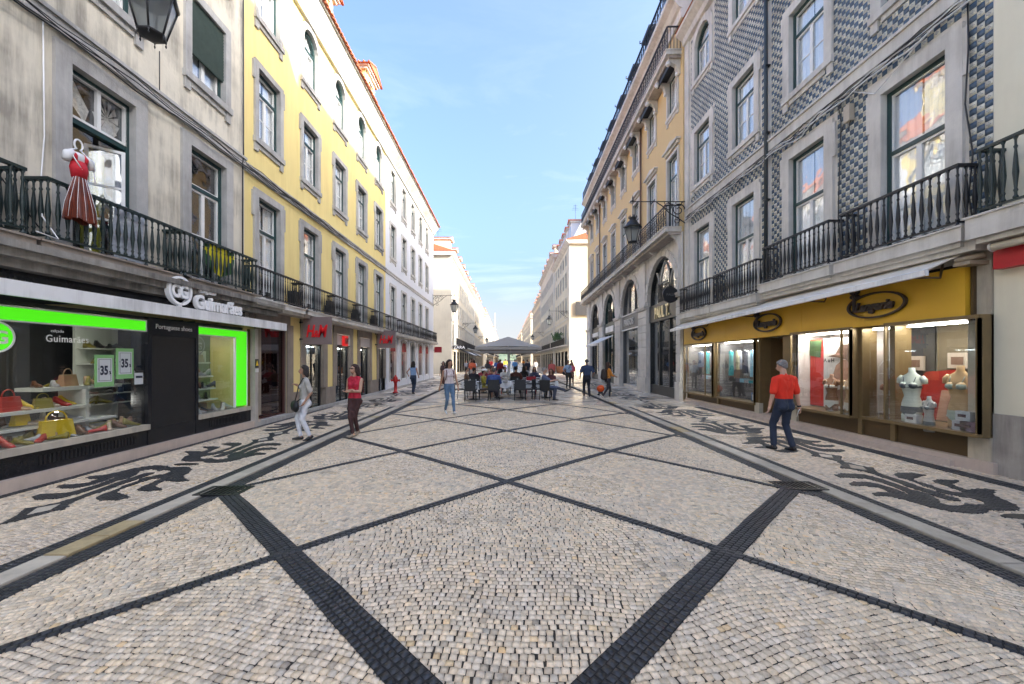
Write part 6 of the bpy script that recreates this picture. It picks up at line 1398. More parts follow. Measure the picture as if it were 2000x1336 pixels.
CH = mat('wicker_black', (.018, .019, .022), .55, .2, 20); CHR = mat('chair_red', (.40, .01, .02), .5, .1); CLOTH = mat('white_tablecloth', (.70, .71, .73), .8, .05, 5)
def chair_meshes(m, key):
    if key in _m: return _m[key]
    L_ = []
    a = MB(); a.box(-.23, .23, -.22, .22, .42, .46, m); L_.append(('seat', a.mesh('seat')))
    a = MB(); a.ring([(-.19, .50), (-.19, .80), (.19, .80), (.19, .50)], [(-.23, .46), (-.235, .86), (.235, .86), (.23, .46)], .20, .235, m, True); a.box(-.2, .2, .21, .225, .5, .8, m); L_.append(('backrest', a.mesh('backrest')))
    for s in (-1, 1): a = MB(); a.tube([(s*.24, .22, .66), (s*.26, .0, .67), (s*.25, -.2, .65), (s*.24, -.21, .44)], .017, m, 6); L_.append(('armrest', a.mesh('armrest')))
    for sx_ in (-1, 1):
        for sy in (-1, 1): a = MB(); a.tube([(sx_*.21, sy*.2, .43), (sx_*.235, sy*.235, 0)], [.017, .013], m, 6); L_.append(('leg', a.mesh('leg')))
    _m[key] = L_; return L_
def chair(x, y, rz, label, red=False):
    t = thing('cafe_chair', label, 'chair', (x, y, float(zr(x))+.012), rz, 'café chairs under the parasols')
    for n_, me in chair_meshes(CHR if red else CH, 'chair_r' if red else 'chair_b'): ob(n_, me, t)
def table(x, y, label, s=.38, cloth=True):
    t = thing('cafe_table', label, 'table', (x, y, float(zr(x))+.012), 0, 'café tables under the parasols')
    mb = MB(); mb.box(-s, s, -s, s, .72, .75, CH); mb.build('tabletop', t); mb = MB(); mb.lathe([(.22, 0), (.22, .02), (.03, .04), (.03, .72)], IRONB, 10); mb.build('pedestal', t)
    c = MB(); m = CLOTH; n = 20; v = [(0, 0, .757)]; f = []
    for k in range(n):
        th = 2*math.pi*k/n; q = s*1.02/max(abs(math.cos(th+.78)), abs(math.sin(th+.78))); v.append((q*math.cos(th), q*math.sin(th), .756))
        cr_ = 1.06+.04*math.sin(k*2.3); dr = .20 + .12*abs(math.cos(2*(th+.78))); v.append((q*cr_*math.cos(th), q*cr_*math.sin(th), .756-dr))
    for k in range(n): a = 1+2*k; b = 1+2*((k+1) % n); f += [(0, a, b), (a, a+1, b+1, b)]
    c.add(v, f, m); o = c.build('tablecloth', None, (x, y, float(zr(x))+.012)); o.rotation_euler = (0, 0, R(0)); tagp(o, 'white cloth on the ' + label, 'tablecloth', 'white café tablecloths')
    for k, (a, b) in enumerate(((-.15, .1), (.12, -.05))):
        g_ = MB(); g_.lathe([(.03, 0), (.028, .1), (.03, .11)], LGLASS, 8); o = g_.build('glass', None, (x+a, y+b, float(zr(x))+.77)); tagp(o, ('left' if k == 0 else 'right') + ' drinking glass on the ' + label, 'glass', 'glasses on the café tables')
table(-1.45, 17.2, 'leftmost front café table'); table(-.35, 17.5, 'café table left of the parasol pole'); table(.62, 17.6, 'café table right of the parasol pole'); table(1.75, 17.9, 'rightmost front café table')
table(-1.2, 20.5, 'second row café table on the left'); table(.0, 20.6, 'second row café table in the middle'); table(1.3, 20.8, 'second row café table on the right')
table(-1.0, 24.2, 'third row café table on the left'); table(1.0, 24.4, 'third row café table on the right')
chair(-1.5, 16.45, R(180), 'empty black chair at the left front table, backrest to the camera'); chair(-.55, 16.65, R(180), 'black chair of the man in the blue shirt'); chair(.55, 16.7, R(180), 'empty black chair just right of the parasol pole')
chair(1.35, 17.1, R(100), 'empty black chair between the two right tables'); chair(1.68, 16.75, R(150), 'black chair of the man crossing his legs'); chair(-.95, 17.1, R(95), 'black chair of the person in the white cap')
chair(-2.0, 17.4, R(-100), 'outermost black chair on the left'); chair(.95, 17.0, R(-110), 'black chair turned to the middle table')
for k, (x, y, rz) in enumerate(((-1.6, 19.7, 180), (-.5, 19.6, 180), (.4, 19.8, 180), (1.2, 19.9, 180), (-.9, 21.4, 0), (.3, 21.5, 0), (1.6, 21.6, 0), (-.5, 23.3, 180), (.8, 23.4, 180))):
    red = k in (1, 3, 5, 7); chair(x, y, R(rz), ('red' if red else 'black') + ' chair number of the inner rows'.replace(' number', '') + [' at the left edge', ' left of the pole', ' right of the pole', ' near the right table', ' facing the camera on the left', ' facing the camera in the middle', ' facing the camera on the right', ' of the third row left', ' of the third row right'][k], red)

# ------------------------------------------------------------------ people
dg_tmp = []
def cap_mesh(mb, a, b, ra, rb, m, ex=None, seg=12):
    """tapered capsule; ex: (axis vector, factor) flattening"""
    a, b = Vector(a), Vector(b); d = (b-a); L_ = d.length or 1e-6; d = d/L_
    up = Vector((0, 1, 0)) if abs(d.y) < .9 else Vector((1, 0, 0)); u = d.cross(up).normalized(); w_ = d.cross(u).normalized()
    rings = []
    for t in (-1, -.7, -.35): rings.append((a + d*ra*t, ra*math.sqrt(max(.0005, 1-t*t))))
    rings.append((a, ra)); rings.append((b, rb))
    for t in (.35, .7, 1): rings.append((b + d*rb*t, rb*math.sqrt(max(.0005, 1-t*t))))
    v = []; f = []
    for c, r in rings:
        for k in range(seg): th = 2*math.pi*k/seg; v.append(c + u*math.cos(th)*r + w_*math.sin(th)*r)
    for i in range(len(rings)-1):
        for k in range(seg): f.append((i*seg+k, i*seg+(k+1) % seg, (i+1)*seg+(k+1) % seg, (i+1)*seg+k))
    f += [tuple(range(seg-1, -1, -1)), tuple(range((len(rings)-1)*seg, len(rings)*seg))]; mb.add(v, f, m, True)
def remesh(mb, voxel, smooth=4, name='body'):
    me = mb.mesh(name); o = bpy.data.objects.new('tmp', me); COL.objects.link(o)
    r = o.modifiers.new('r', 'REMESH'); r.mode = 'VOXEL'; r.voxel_size = voxel; r.use_smooth_shade = True
    s = o.modifiers.new('s', 'SMOOTH'); s.iterations = smooth; s.factor = .5
    dg = bpy.context.evaluated_depsgraph_get(); ev = o.evaluated_get(dg); out_ = bpy.data.meshes.new_from_object(ev); bpy.data.objects.remove(o); bpy.data.meshes.remove(me); out_.name = name
    return out_
def ik(a, t, l1, l2, pole):
    a, t, pole = Vector(a), Vector(t), Vector(pole); d = t - a; D = min(d.length, (l1+l2)*.999); dn = d.normalized(); t = a + dn*D
    x = (l1*l1 - l2*l2 + D*D)/(2*D); h = math.sqrt(max(0, l1*l1 - x*x)); pp = (pole - dn*pole.dot(dn)); pp = pp.normalized() if pp.length > 1e-6 else Vector((0,0,1))
    return a + dn*x + pp*h, t
SKIN = {'light': (.50, .29, .20), 'tan': (.38, .21, .14), 'brown': (.16, .08, .05)}
def person(label, x, y, rz, H=1.70, female=False, top=(.5,.5,.5), bottom=(.05,.06,.12), shoes_=(.03,.03,.03), skin='light', hair=(.02,.015,.012), sleeve=.5, legs=1., feet=None, hands=None, pelvis=None, lean=0., leanx=0., headyaw=0., headpitch=0., voxel=.014, hairlen=.0, skirt=None, extra=None, fingers=False, z0=None, group='people in the street', topz=None, bald=False, fat=1., hpose=None, elbow=None, knee=None):
    """local frame: faces -y; feet/hands are targets in metres for H = 1.70"""
    t = thing('person', label, 'person', (x, y, (float(zr(x)) + .012) if z0 is None else z0), rz, group)
    k = H/1.70; S = lambda p: Vector((p[0]*k, p[1]*k, p[2]*k))
    mt = mat('cloth_top_%.2f_%.2f_%.2f' % top, top, .8, .10, 9, .3, 14); mbm = mat('cloth_bottom_%.2f_%.2f_%.2f' % bottom, bottom, .8, .16, 7, .3, 12); ms = mat('shoe_leather_%.2f_%.2f' % shoes_[:2], shoes_, .5, .1); mk_ = mat('skin_' + skin, SKIN[skin], .5, .05, 5)
    mats = [mk_, mt, mbm, ms]
    pz = pelvis if pelvis is not None else .93; P0 = Vector((0, 0, pz)); 
    sp = Vector((math.sin(leanx), -math.sin(lean), math.cos(lean))).normalized()
    chest = P0 + sp*.34; shc = P0 + sp*.47; neck = P0 + sp*.53; 
    hw = .175 if female else .20; hipw = .085
    fwd = Vector((0, -1, 0)); hd = neck + sp*.075 + Vector((0, -.02 - .05*math.sin(headpitch), .055)) 
    prim = []      # (a, b, ra, rb, tag)
    A = lambda a, b, ra, rb, tg: prim.append((Vector(a), Vector(b), ra*fat if tg in (1, 2) else ra, rb*fat if tg in (1, 2) else rb, tg))
    fem = female
    # torso built of side by side capsules so that it is wider than deep
    for s in (-1, 1):
        A(P0 + Vector((s*.065, 0, -.02)), P0 + sp*.12 + Vector((s*.055, 0, 0)), .105, .088 if fem else .10, 2)
        A(P0 + sp*.10 + Vector((s*.055, 0, 0)), chest + Vector((s*.075, -.005, 0)), .088 if fem else .105, .098 if fem else .115, 1)
        A(chest + Vector((s*.075, -.005, 0)), shc + Vector((s*(hw-.06), .01, -.02)), .098 if fem else .115, .065 if fem else .075, 1)
        if fem: A(chest + Vector((s*.075, -.085, -.02)), chest + Vector((s*.07, -.08, -.03)), .055, .055, 1)
        A(P0 + Vector((s*.07, .03, -.06)), P0 + Vector((s*.075, .035, -.08)), .10, .10, 2)
    A(neck - sp*.04, hd - Vector((0, -.01, .03)), .062 if not fem else .048, .056 if not fem else .043, 0)
    A(shc + Vector((-.09, .01, .0)), shc + Vector((.09, .01, .0)), .062, .062, 1); A(shc - sp*.02, neck - sp*.035, .085, .060 if not fem else .052, 1)
    A(shc - sp*.12, shc - sp*.3, .10, .085, 1)
    # head
    hz_ = Matrix.Rotation(headyaw, 3, 'Z') @ Matrix.Rotation(headpitch, 3, 'X')
    hq = lambda p: hd + hz_ @ Vector(p)
    A(hq((0, .012, .075)), hq((0, .03, .085)), .078, .076, 0); A(hq((0, -.02, .05)), hq((0, -.045, -.01)), .066, .045, 0); A(hq((0, -.06, -.02)), hq((0, -.065, -.025)), .030, .026, 0)
    A(hq((0, -.092, .045)), hq((0, -.105, .018)), .010, .016, 0)
    for s in (-1, 1): A(hq((s*.079, .01, .045)), hq((s*.080, .012, .015)), .016, .011, 0)
    A(hq((0, -.088, -.008)), hq((0, -.09, -.012)), .016, .016, 0)
    # legs
    feet = feet or [(-.10, 0, .08), (.10, 0, .08)]
    kp = knee or [Vector((0, -1, 0))]*2
    hips = [P0 + Vector((s*hipw, 0, -.03)) for s in (-1, 1)]
    for i, s in enumerate((-1, 1)):
        kn, an = ik(hips[i], feet[i][:3], .42, .43, kp[i]); tgt = 2
        A(hips[i], kn, .092, .062, tgt if legs > .4 else 0); 
        if legs >= .9: A(kn, an + (kn-an)*.1, .060, .045 if fem else .055, 2); A(an + (kn-an)*.15, an, .042, .036, 0)
        else:
            m_ = kn + (an-kn)*max(0, (legs-.5)*2)
            if legs > .5: A(kn, m_, .061, .055, 2)
            A(kn, kn + (an-kn)*.35, .055, .056, 0); A(kn + (an-kn)*.35, an, .056, .034, 0)
        td = Vector((0, -1, 0)); lift = 0
        ft = feet[i]; pit = ft[3] if len(ft) > 3 else 0.; yawf = ft[4] if len(ft) > 4 else 0.
        R3 = Matrix.Rotation(yawf, 3, 'Z') @ Matrix.Rotation(pit, 3, 'X')
        A(an + R3 @ Vector((0, .03, -.035)), an + R3 @ Vector((0, -.06, -.04)), .040, .038, 3); A(an + R3 @ Vector((0, -.06, -.045)), an + R3 @ Vector((0, -.16, -.055)), .038, .026, 3)
    # arms
    sh = [shc + Vector((s*hw, .01, -.03)) for s in (-1, 1)]
    hands = hands or [(-.26, -.04, .78), (.26, -.04, .78)]
    ep = elbow or [Vector((-.4, 1, -.2)), Vector((.4, 1, -.2))]
    wrists = []
    for i, s in enumerate((-1, 1)):
        hnd = Vector(hands[i][:3]); el_, wr = ik(sh[i], hnd, .28, .25, ep[i])
        ar_ = .044 if fem else .052
        A(sh[i], el_, ar_, ar_*.82, 0); A(el_, wr, ar_*.80, ar_*.55, 0)
        if sleeve > 0:
            e2 = sh[i] + (el_-sh[i])*min(1, sleeve*2); A(sh[i], e2, ar_+.016, ar_+.012, 1)
            if sleeve > .5: A(el_, el_ + (wr-el_)*min(1, (sleeve-.5)*2), ar_+.008, ar_*.7, 1)
        wd = (wr-el_).normalized(); wrists.append((wr, wd))
        if fingers:
            side = wd.cross(Vector((0, 0, 1))); side = side.normalized() if side.length > .05 else Vector((0, 1, 0)); side = side * (1 if i == 0 else -1); pn = wd.cross(side).normalized()
            cl = hands[i][3] if len(hands[i]) > 3 else .35
            A(wr, wr + wd*.05, .026, .030, 0)
            for q in range(3): A(wr + wd*.03 + side*(q-1)*.018, wr + wd*.085 + side*(q-1)*.021, .015, .013, 0)
            for q in range(4):
                b0 = wr + wd*.085 + side*(q-1.5)*.019; l = (.040, .046, .042, .033)[q]
                b1 = b0 + (wd + pn*cl*.6).normalized()*l; b2 = b1 + (wd*(1-cl) + pn*cl*1.3).normalized()*l*.8; A(b0, b1, .0095, .0085, 0); A(b1, b2, .0085, .0072, 0)
            A(wr + wd*.02 + side*.028, wr + wd*.06 + side*.052 + pn*.012, .012, .011, 0); A(wr + wd*.06 + side*.052 + pn*.012, wr + wd*.088 + side*.056 + pn*.026, .011, .009, 0)
        else: A(wr, wr + wd*.07, .026, .032, 0); A(wr + wd*.07, wr + wd*.13, .030, .018, 0)
    if skirt:      # (length below hip, flare) replaced legs cloth by a smooth skirt
        for q in range(10):
            th = 2*math.pi*q/10; o_ = Vector((math.cos(th)*.08, math.sin(th)*.06, 0)); A(P0 + o_, P0 + o_*skirt[1] + Vector((0, 0, -skirt[0])), .08, .07, 2)
    mb = MB()
    for a, b, ra, rb, tg in prim: cap_mesh(mb, S(a), S(b), ra*k, rb*k, mk_)
    me = remesh(mb, voxel)
    me.materials.clear()
    for m in mats: me.materials.append(m)
    n = len(me.polygons); ctr = np.empty(n*3); me.polygons.foreach_get('center', ctr); ctr = ctr.reshape(-1, 3)
    best = np.full(n, 9.); tag = np.zeros(n, int)
    for a, b, ra, rb, tg in prim:
        a_, b_ = np.array(S(a)), np.array(S(b)); d = b_-a_; tt = np.clip(((ctr-a_) @ d)/max(1e-9, d @ d), 0, 1); dist = np.linalg.norm(ctr - (a_ + tt[:, None]*d), axis=1) - (ra + (rb-ra)*tt)*k - (.004 if tg else 0)
        q = dist < best; best[q] = dist[q]; tag[q] = tg
    if topz is not None: q = (tag == 2) & (ctr[:, 2] > topz*k); tag[q] = 1; q = (tag == 1) & (ctr[:, 2] < topz*k) & (np.abs(ctr[:, 0]) < .2); tag[q] = 2
    me.polygons.foreach_set('material_index', tag)
    if voxel < .017:
        nv = len(me.vertices); co = np.empty(nv*3); me.vertices.foreach_get('co', co); co = co.reshape(-1, 3); nm = np.empty(nv*3); me.vertex_normals.foreach_get('vector', nm); nm = nm.reshape(-1, 3)
        cl = np.zeros(nv); li = np.empty(len(me.loops), int); me.loops.foreach_get('vertex_index', li); lt = np.empty(n, int); me.polygons.foreach_get('loop_total', lt); cl[li] = np.repeat(((tag == 1) | (tag == 2)).astype(float), lt)
        X_, Y_, Z_ = co.T; fo = np.sin(34*Z_ + 4.5*np.sin(19*X_ + 13*Y_) + 2*np.sin(9*Z_)) * (.5 + .5*np.sin(15*X_ - 21*Y_ + 8*Z_)) + .5*np.sin(70*X_ + 40*Y_ + 20*Z_)
        co += nm * (cl * fo * .0048)[:, None]; me.vertices.foreach_set('co', co.reshape(-1))
    me.update(); ob('body', me, t)
    # hair
    mh = mat('hair_%.2f_%.2f' % hair[:2], hair, .75, .55, 45, .8, 70); hb = MB()
    Hc = lambda a, b, ra, rb: cap_mesh(hb, S(hq(a)), S(hq(b)), ra*k, rb*k, mh)
    if not bald:
        hr = .003 if (hairlen == 0 and not female) else 0
        Hc((0, .012, .096), (0, .036, .083), .074-hr, .079-hr); Hc((0, .05, .07), (0, .052, .015), .070-hr, .056-hr)
    else: Hc((0, .05, .05), (0, .055, .03), .066, .055); 
    if not bald: 
        for s in (-1, 1): Hc((s*.045, -.02, .11), (s*.062, .02, .05), .036, .034)
    if hairlen > 0:
        for s in (-1, 0, 1): Hc((s*.055, .05, .06), (s*.08, .065, -.06-hairlen*.5), .050, .048); Hc((s*.075, .05, -.04-hairlen*.4), (s*.075, .07, -.05-hairlen), .048, .030)
        for s in (-1, 1): Hc((s*.072, .0, .08), (s*.088, .0, -.04), .026, .030)
    ob('hair', remesh(hb, max(voxel, .010), 2, 'hair'), t)
    if voxel < .02:
        eb = MB(); 
        for s in (-1, 1): eb.ball(S(hq((s*.030, -.083, .052))), .0085*k, mat('eye_dark', (.02, .015, .012), .3), 6, 4)
        eb.build('eyes', t)
        lb = MB(); lb.ball(S(hq((0, -.099, -.006))), .016*k, mat('lips', (.36, .10, .09), .5), 8, 4, (1.1, .4, .35)); lb.build('lips', t)
    info = dict(S=S, hq=hq, shc=shc, P0=P0, wr=wrists, sh=sh, k=k, sp=sp)
    if extra: extra(t, info)
    return t
def strap_bag(t, i, side=-1, c=(.012,.012,.014), bag=(-.17, -.10, .62), sz=(.15, .07, .11), other=1):
    m = mat('bag_cloth_%.2f' % c[0], c, .6, .2, 10); S = i['S']; mb = MB(); x, y, z = bag
    a = MB(); cap_mesh(a, S((x-sz[0]*.5, y, z)), S((x+sz[0]*.5, y, z)), sz[2]*i['k'], sz[2]*i['k'], m); a.v = [(p[0], (p[1]-y*i['k'])*.55 + y*i['k'], p[2]) for p in a.v]; a.build('bag', t)
    sh = i['shc']; mb.tube([S((x, y, z+sz[2]*.8)), S((x*.5, y*.5-.06, z+.28)), S((other*.02, -.135, sh.z-.15)), S((other*.11, -.06, sh.z+.045)), S((other*.10, .08, sh.z+.02)), S((0, .14, sh.z-.2)), S((x*.8, .10, z+.3)), S((x, y+.04, z+sz[2]*.8))], .013, m, 5); mb.build('strap', t)
def backpack(t, i, c):
    m = mat('pack_%.2f' % c[0], c, .7, .15, 8); S = i['S']; a = MB(); sh = i['shc']; cap_mesh(a, S((0, .20, sh.z-.10)), S((0, .22, sh.z-.38)), .13*i['k'], .15*i['k'], m); a.v = [(p[0]*1.1, p[1], p[2]) for p in a.v]; a.build('backpack', t)
    b = MB()
    for s in (-1, 1): b.tube([S((s*.10, .14, sh.z)), S((s*.11, -.0, sh.z+.05)), S((s*.11, -.12, sh.z-.08)), S((s*.13, -.05, sh.z-.3)), S((s*.12, .12, sh.z-.38))], .016, m, 5)
    b.build('strap', t)
# -- foreground
def red_man(t, i):
    w_, d = i['wr'][0]; S = i['S']; b = MB(); c = S(w_ + d*.09); b.box(-.012, .012, -.045, .045, -.08, .08, IRONB); o = b.build('dummy', None); bpy.data.objects.remove(o)
    ph = MB(); ph.box(-.05, .05, -.006, .006, -.08, .08, mat('phone_black', (.01,.01,.012), .2)); ph.box(-.056, .056, -.003, .010, -.086, .086, LETTERW); o = ph.build('smartphone', None); o.parent = None
    M = Matrix.Translation(t.location) @ Matrix.Rotation(t.rotation_euler[2], 4, 'Z'); o.location = M @ (c + Vector((.0, -.02, -.03))); o.rotation_euler = (R(25), R(-38), t.rotation_euler[2]+R(180)+.3)
    tagp(o, 'smartphone in white case held by the man in the red shirt', 'phone')
    wb_ = MB(); wb_.tube([S(w_ - d*.02), S(w_ + d*.012)], .036, IRONB, 12); wb_.build('wristwatch', t)
    c2 = MB(); c2.tube([S(i['shc'] + i['sp']*.045), S(i['shc'] + i['sp']*.085)], [.060, .052], mat('cloth_top_0.72_0.03_0.01', (.72,.03,.01), .8), 14); c2.build('collar', t)
person('man in bright red polo shirt and jeans walking past the golden shop', 5.60, 8.05, R(180)+R(12), 1.78, False, (.72, .03, .01), (.018, .028, .055), (.012, .012, .014), 'light', (.20, .19, .185), sleeve=.42, feet=[(-.13, .07, .08, .1), (.13, -.10, .08, 0)], hands=[(.0, 0, 0)]*0 or [(-.30, .06, .80, .5), (.31, -.02, .84, .6)], headyaw=.35, headpitch=.30, voxel=.0095, fingers=True, extra=red_man, topz=1.0, fat=1.04, z0=.012)
def wjeans(t, i): strap_bag(t, i, bag=(.02, -.21, .80), sz=(.20, .07, .13), other=1)
person('woman in grey knit top and white trousers with black shoulder bag strolling on the left', -4.62, 9.1, R(-52), 1.66, True, (.42, .40, .37), (.70, .71, .76), (.02, .02, .02), 'tan', (.03, .022, .018), sleeve=.4, feet=[(-.06, -.07, .08, -.1), (.07, .10, .09, .3)], hands=[(-.02, -.13, 1.27, .8), (.22, -.05, .90, .8)], headyaw=.0, voxel=.010, fingers=True, hairlen=.05, extra=wjeans, topz=.96, z0=.012)
def sung(t, i):
    b = MB(); S = i['S']; g_ = mat('dark_lens', (.008, .006, .006), .15)
    for s in (-1, 1): b.ball(S(i['hq']((s*.034, -.088, .052))), .024, g_, 8, 6, (1.1, .45, .8)); b.tube([S(i['hq']((s*.058, -.075, .055))), S(i['hq']((s*.082, .01, .05)))], .004, g_, 4)
    b.tube([S(i['hq']((-.015, -.1, .055))), S(i['hq']((.015, -.1, .055)))], .004, g_, 4); b.build('sunglasses', t)
    c = MB(); cap_mesh(c, S((-.19, .10, .72)), S((-.19, .10, .66)), .06, .085, mat('bag_cloth_0.01', (.012,.012,.014), .6)); c.build('bag', t)
person('woman in sleeveless red blouse and dark brown trousers with arms crossed and sunglasses', -3.57, 9.35, R(-14), 1.65, True, (.45, .015, .04), (.055, .022, .022), (.30, .24, .18), 'light', (.035, .015, .012), sleeve=0, feet=[(.02, -.10, .08), (-.03, .16, .11, .4)], hands=[(.03, -.17, 1.13, .5), (-.01, -.21, 1.10, .5)], elbow=[Vector((-1, .5, -.8)), Vector((1, .5, -.8))], headyaw=-.35, voxel=.010, fingers=True, hairlen=.07, extra=sung, topz=.93)
def wtee(t, i): backpack(t, i, (.10, .03, .03))
person('woman in pale pink tank top and blue jeans striding across the street', -1.83, 12.65, R(25), 1.68, True, (.60, .52, .52), (.10, .17, .27), (.68, .68, .70), 'tan', (.025, .012, .010), sleeve=0, feet=[(-.08, .16, .12, .4), (.08, -.26, .09, -.25)], hands=[(-.27, .14, .86), (.26, -.10, .86)], voxel=.012, hairlen=.22, extra=wtee, headyaw=.2, headpitch=.12, topz=.98)
def orang(t, i):
    backpack(t, i, (.03, .018, .015))
person('woman in orange top and dark trousers with brown backpack walking on the right pavement', 4.72, 18.6, R(105), 1.68, True, (.55, .20, .03), (.02, .02, .03), (.6, .55, .5), 'tan', (.04, .018, .012), sleeve=.8, feet=[(-.06, .32, .14, .6), (.07, -.12, .08)], hands=[(-.10, -.34, 1.05), (.12, -.30, 1.1)], voxel=.015, hairlen=.20, extra=orang, topz=.98, z0=.012)
person('heavy man in navy polo and dark trousers walking away on the right', 3.93, 19.6, R(180), 1.80, False, (.03, .05, .11), (.018, .02, .03), (.02, .02, .02), 'tan', (.10, .09, .09), sleeve=.4, feet=[(-.12, .05, .08), (.12, -.05, .08)], hands=[(-.30, -.10, .98), (.30, -.05, .92)], voxel=.016, fat=1.15, topz=1.0, z0=.012)
person('woman with white top, blue vest and crossed strap standing on the right kerb', 3.78, 24.6, R(10), 1.70, True, (.30, .40, .55), (.03, .028, .025), (.03, .03, .03), 'tan', (.05, .03, .02), sleeve=.4, hands=[(-.24, -.10, 1.0), (.27, -.05, .82)], voxel=.018, extra=lambda t, i: strap_bag(t, i, bag=(-.2, -.02, .95), other=1), topz=1.0)
person('woman in sleeveless brown knee length dress before the sunlit corner', 5.25, 32.5, R(150), 1.75, True, (.12, .10, .08), (.12, .10, .08), (.03, .03, .03), 'tan', (.02, .015, .012), sleeve=0, legs=.3, skirt=(.42, 1.1), hands=[(-.26, -.05, .9), (.24, -.12, 1.0)], voxel=.02)
person('woman in light blue vest and dark jeans walking away on the left pavement', -4.98, 21.2, R(172), 1.70, True, (.22, .34, .55), (.02, .035, .07), (.02, .02, .02), 'tan', (.02, .015, .012), sleeve=.0, feet=[(-.07, .14, .1, .3), (.07, -.1, .08)], hands=[(-.30, .05, .95), (.30, -.05, 1.0)], voxel=.016, hairlen=.15, topz=1.0, z0=.012)
person('woman in white tank top over black leggings under the left lantern', -3.95, 26.5, R(-5), 1.68, True, (.62, .62, .66), (.025, .02, .025), (.5, .5, .5), 'brown', (.015, .012, .012), sleeve=0, feet=[(-.07, .12, .1, .3), (.07, -.14, .08)], voxel=.018, hairlen=.15, topz=.9)
person('person in dark brown dress just behind the woman in the white tank top', -4.35, 27.3, R(-15), 1.66, True, (.07, .04, .04), (.05, .03, .03), (.03, .03, .03), 'tan', (.03, .02, .015), sleeve=.3, voxel=.02, hairlen=.12)
# -- seated at the café
SEATED = dict(pelvis=.50, feet=[(-.12, -.42, .08), (.12, -.42, .08)], hands=[(-.16, -.42, .76), (.16, -.42, .76)])
person('grey haired man in blue shirt seated with his back to the camera', -.55, 16.62, R(180), 1.76, False, (.035, .07, .22), (.03, .03, .05), (.05, .05, .05), 'tan', (.12, .10, .09), sleeve=.6, voxel=.015, lean=.15, fat=1.12, topz=.52, **SEATED)
person('grey haired man in grey blue shirt seated with crossed legs pointing right', 1.62, 16.8, R(78), 1.78, False, (.10, .12, .20), (.045, .055, .085), (.02, .02, .02), 'light', (.30, .28, .27), sleeve=.5, voxel=.013, pelvis=.50, feet=[(-.08, -.36, .08), (.20, -.78, .40, -.5)], hands=[(-.02, -.36, .80), (.10, -.40, .80)], lean=-.08, fat=1.1, topz=.52)
def whatcap(t, i): b = MB(); S = i['S']; b.ball(S(i['hq']((0, .015, .12))), .092, WHITEP, 12, 6, (1, 1, .7)); b.tube([S(i['hq']((0, -.06, .125))), S(i['hq']((0, -.14, .11)))], [.06, .045], WHITEP, 8); b.build('cap', t)
person('seated person in mustard cardigan and white cap on the left of the café', -1.00, 17.15, R(75), 1.66, True, (.32, .26, .03), (.30, .20, .14), (.4, .38, .36), 'tan', (.03, .02, .02), sleeve=.9, legs=.5, voxel=.015, pelvis=.50, feet=[(-.08, -.40, .08), (.16, -.66, .20, -.3)], hands=[(-.05, -.36, .72), (.10, -.36, .72)], extra=whatcap, topz=.52)
person('seated person in dark red top behind the man in blue', -.75, 19.2, R(10), 1.7, True, (.20, .02, .03), (.03, .03, .04), (.03, .03, .03), 'tan', (.03, .02, .02), sleeve=.9, voxel=.02, **SEATED)
person('seated man in brown jacket right of the parasol pole', .45, 19.75, R(170), 1.75, False, (.12, .05, .04), (.03, .03, .04), (.03, .03, .03), 'tan', (.03, .02, .02), sleeve=.9, voxel=.02, fat=1.15, **SEATED)
person('seated woman with long brown hair behind the man crossing his legs', 2.05, 18.5, R(-20), 1.68, True, (.10, .03, .03), (.03, .03, .04), (.03, .03, .03), 'tan', (.10, .04, .02), sleeve=.9, voxel=.02, hairlen=.15, **SEATED)
person('seated person in black at the second row table', -1.65, 19.75, R(160), 1.72, False, (.02, .02, .03), (.03, .03, .04), (.03, .03, .03), 'tan', (.03, .02, .02), sleeve=.9, voxel=.022, **SEATED)
for (x, y, rz, lab, c_) in ((-.1, 21.4, 0, 'in white shirt facing the camera at the middle table', (.6, .6, .6)), (-1.3, 21.5, 10, 'in dark red jumper facing the camera on the left', (.25, .03, .04)), (1.5, 21.7, -5, 'in navy jacket facing the camera on the right', (.03, .04, .08)), (1.0, 23.5, 180, 'in black at the third row right table', (.02, .02, .02)), (-.9, 25.2, 0, 'in pink shirt at the third row left table', (.5, .2, .22)), (1.2, 25.3, 5, 'in light grey top at the third row right table', (.4, .4, .42)), (-2.1, 20.6, 90, 'in brown coat at the edge of the second row', (.14, .08, .05))):
    person('seated person ' + lab, x, y, R(rz), 1.7, x > 0, c_, (.04, .04, .05), (.03, .03, .03), 'tan', (.04, .03, .02), sleeve=.9, voxel=.024, hairlen=.1 if x > 0 else 0, **SEATED)
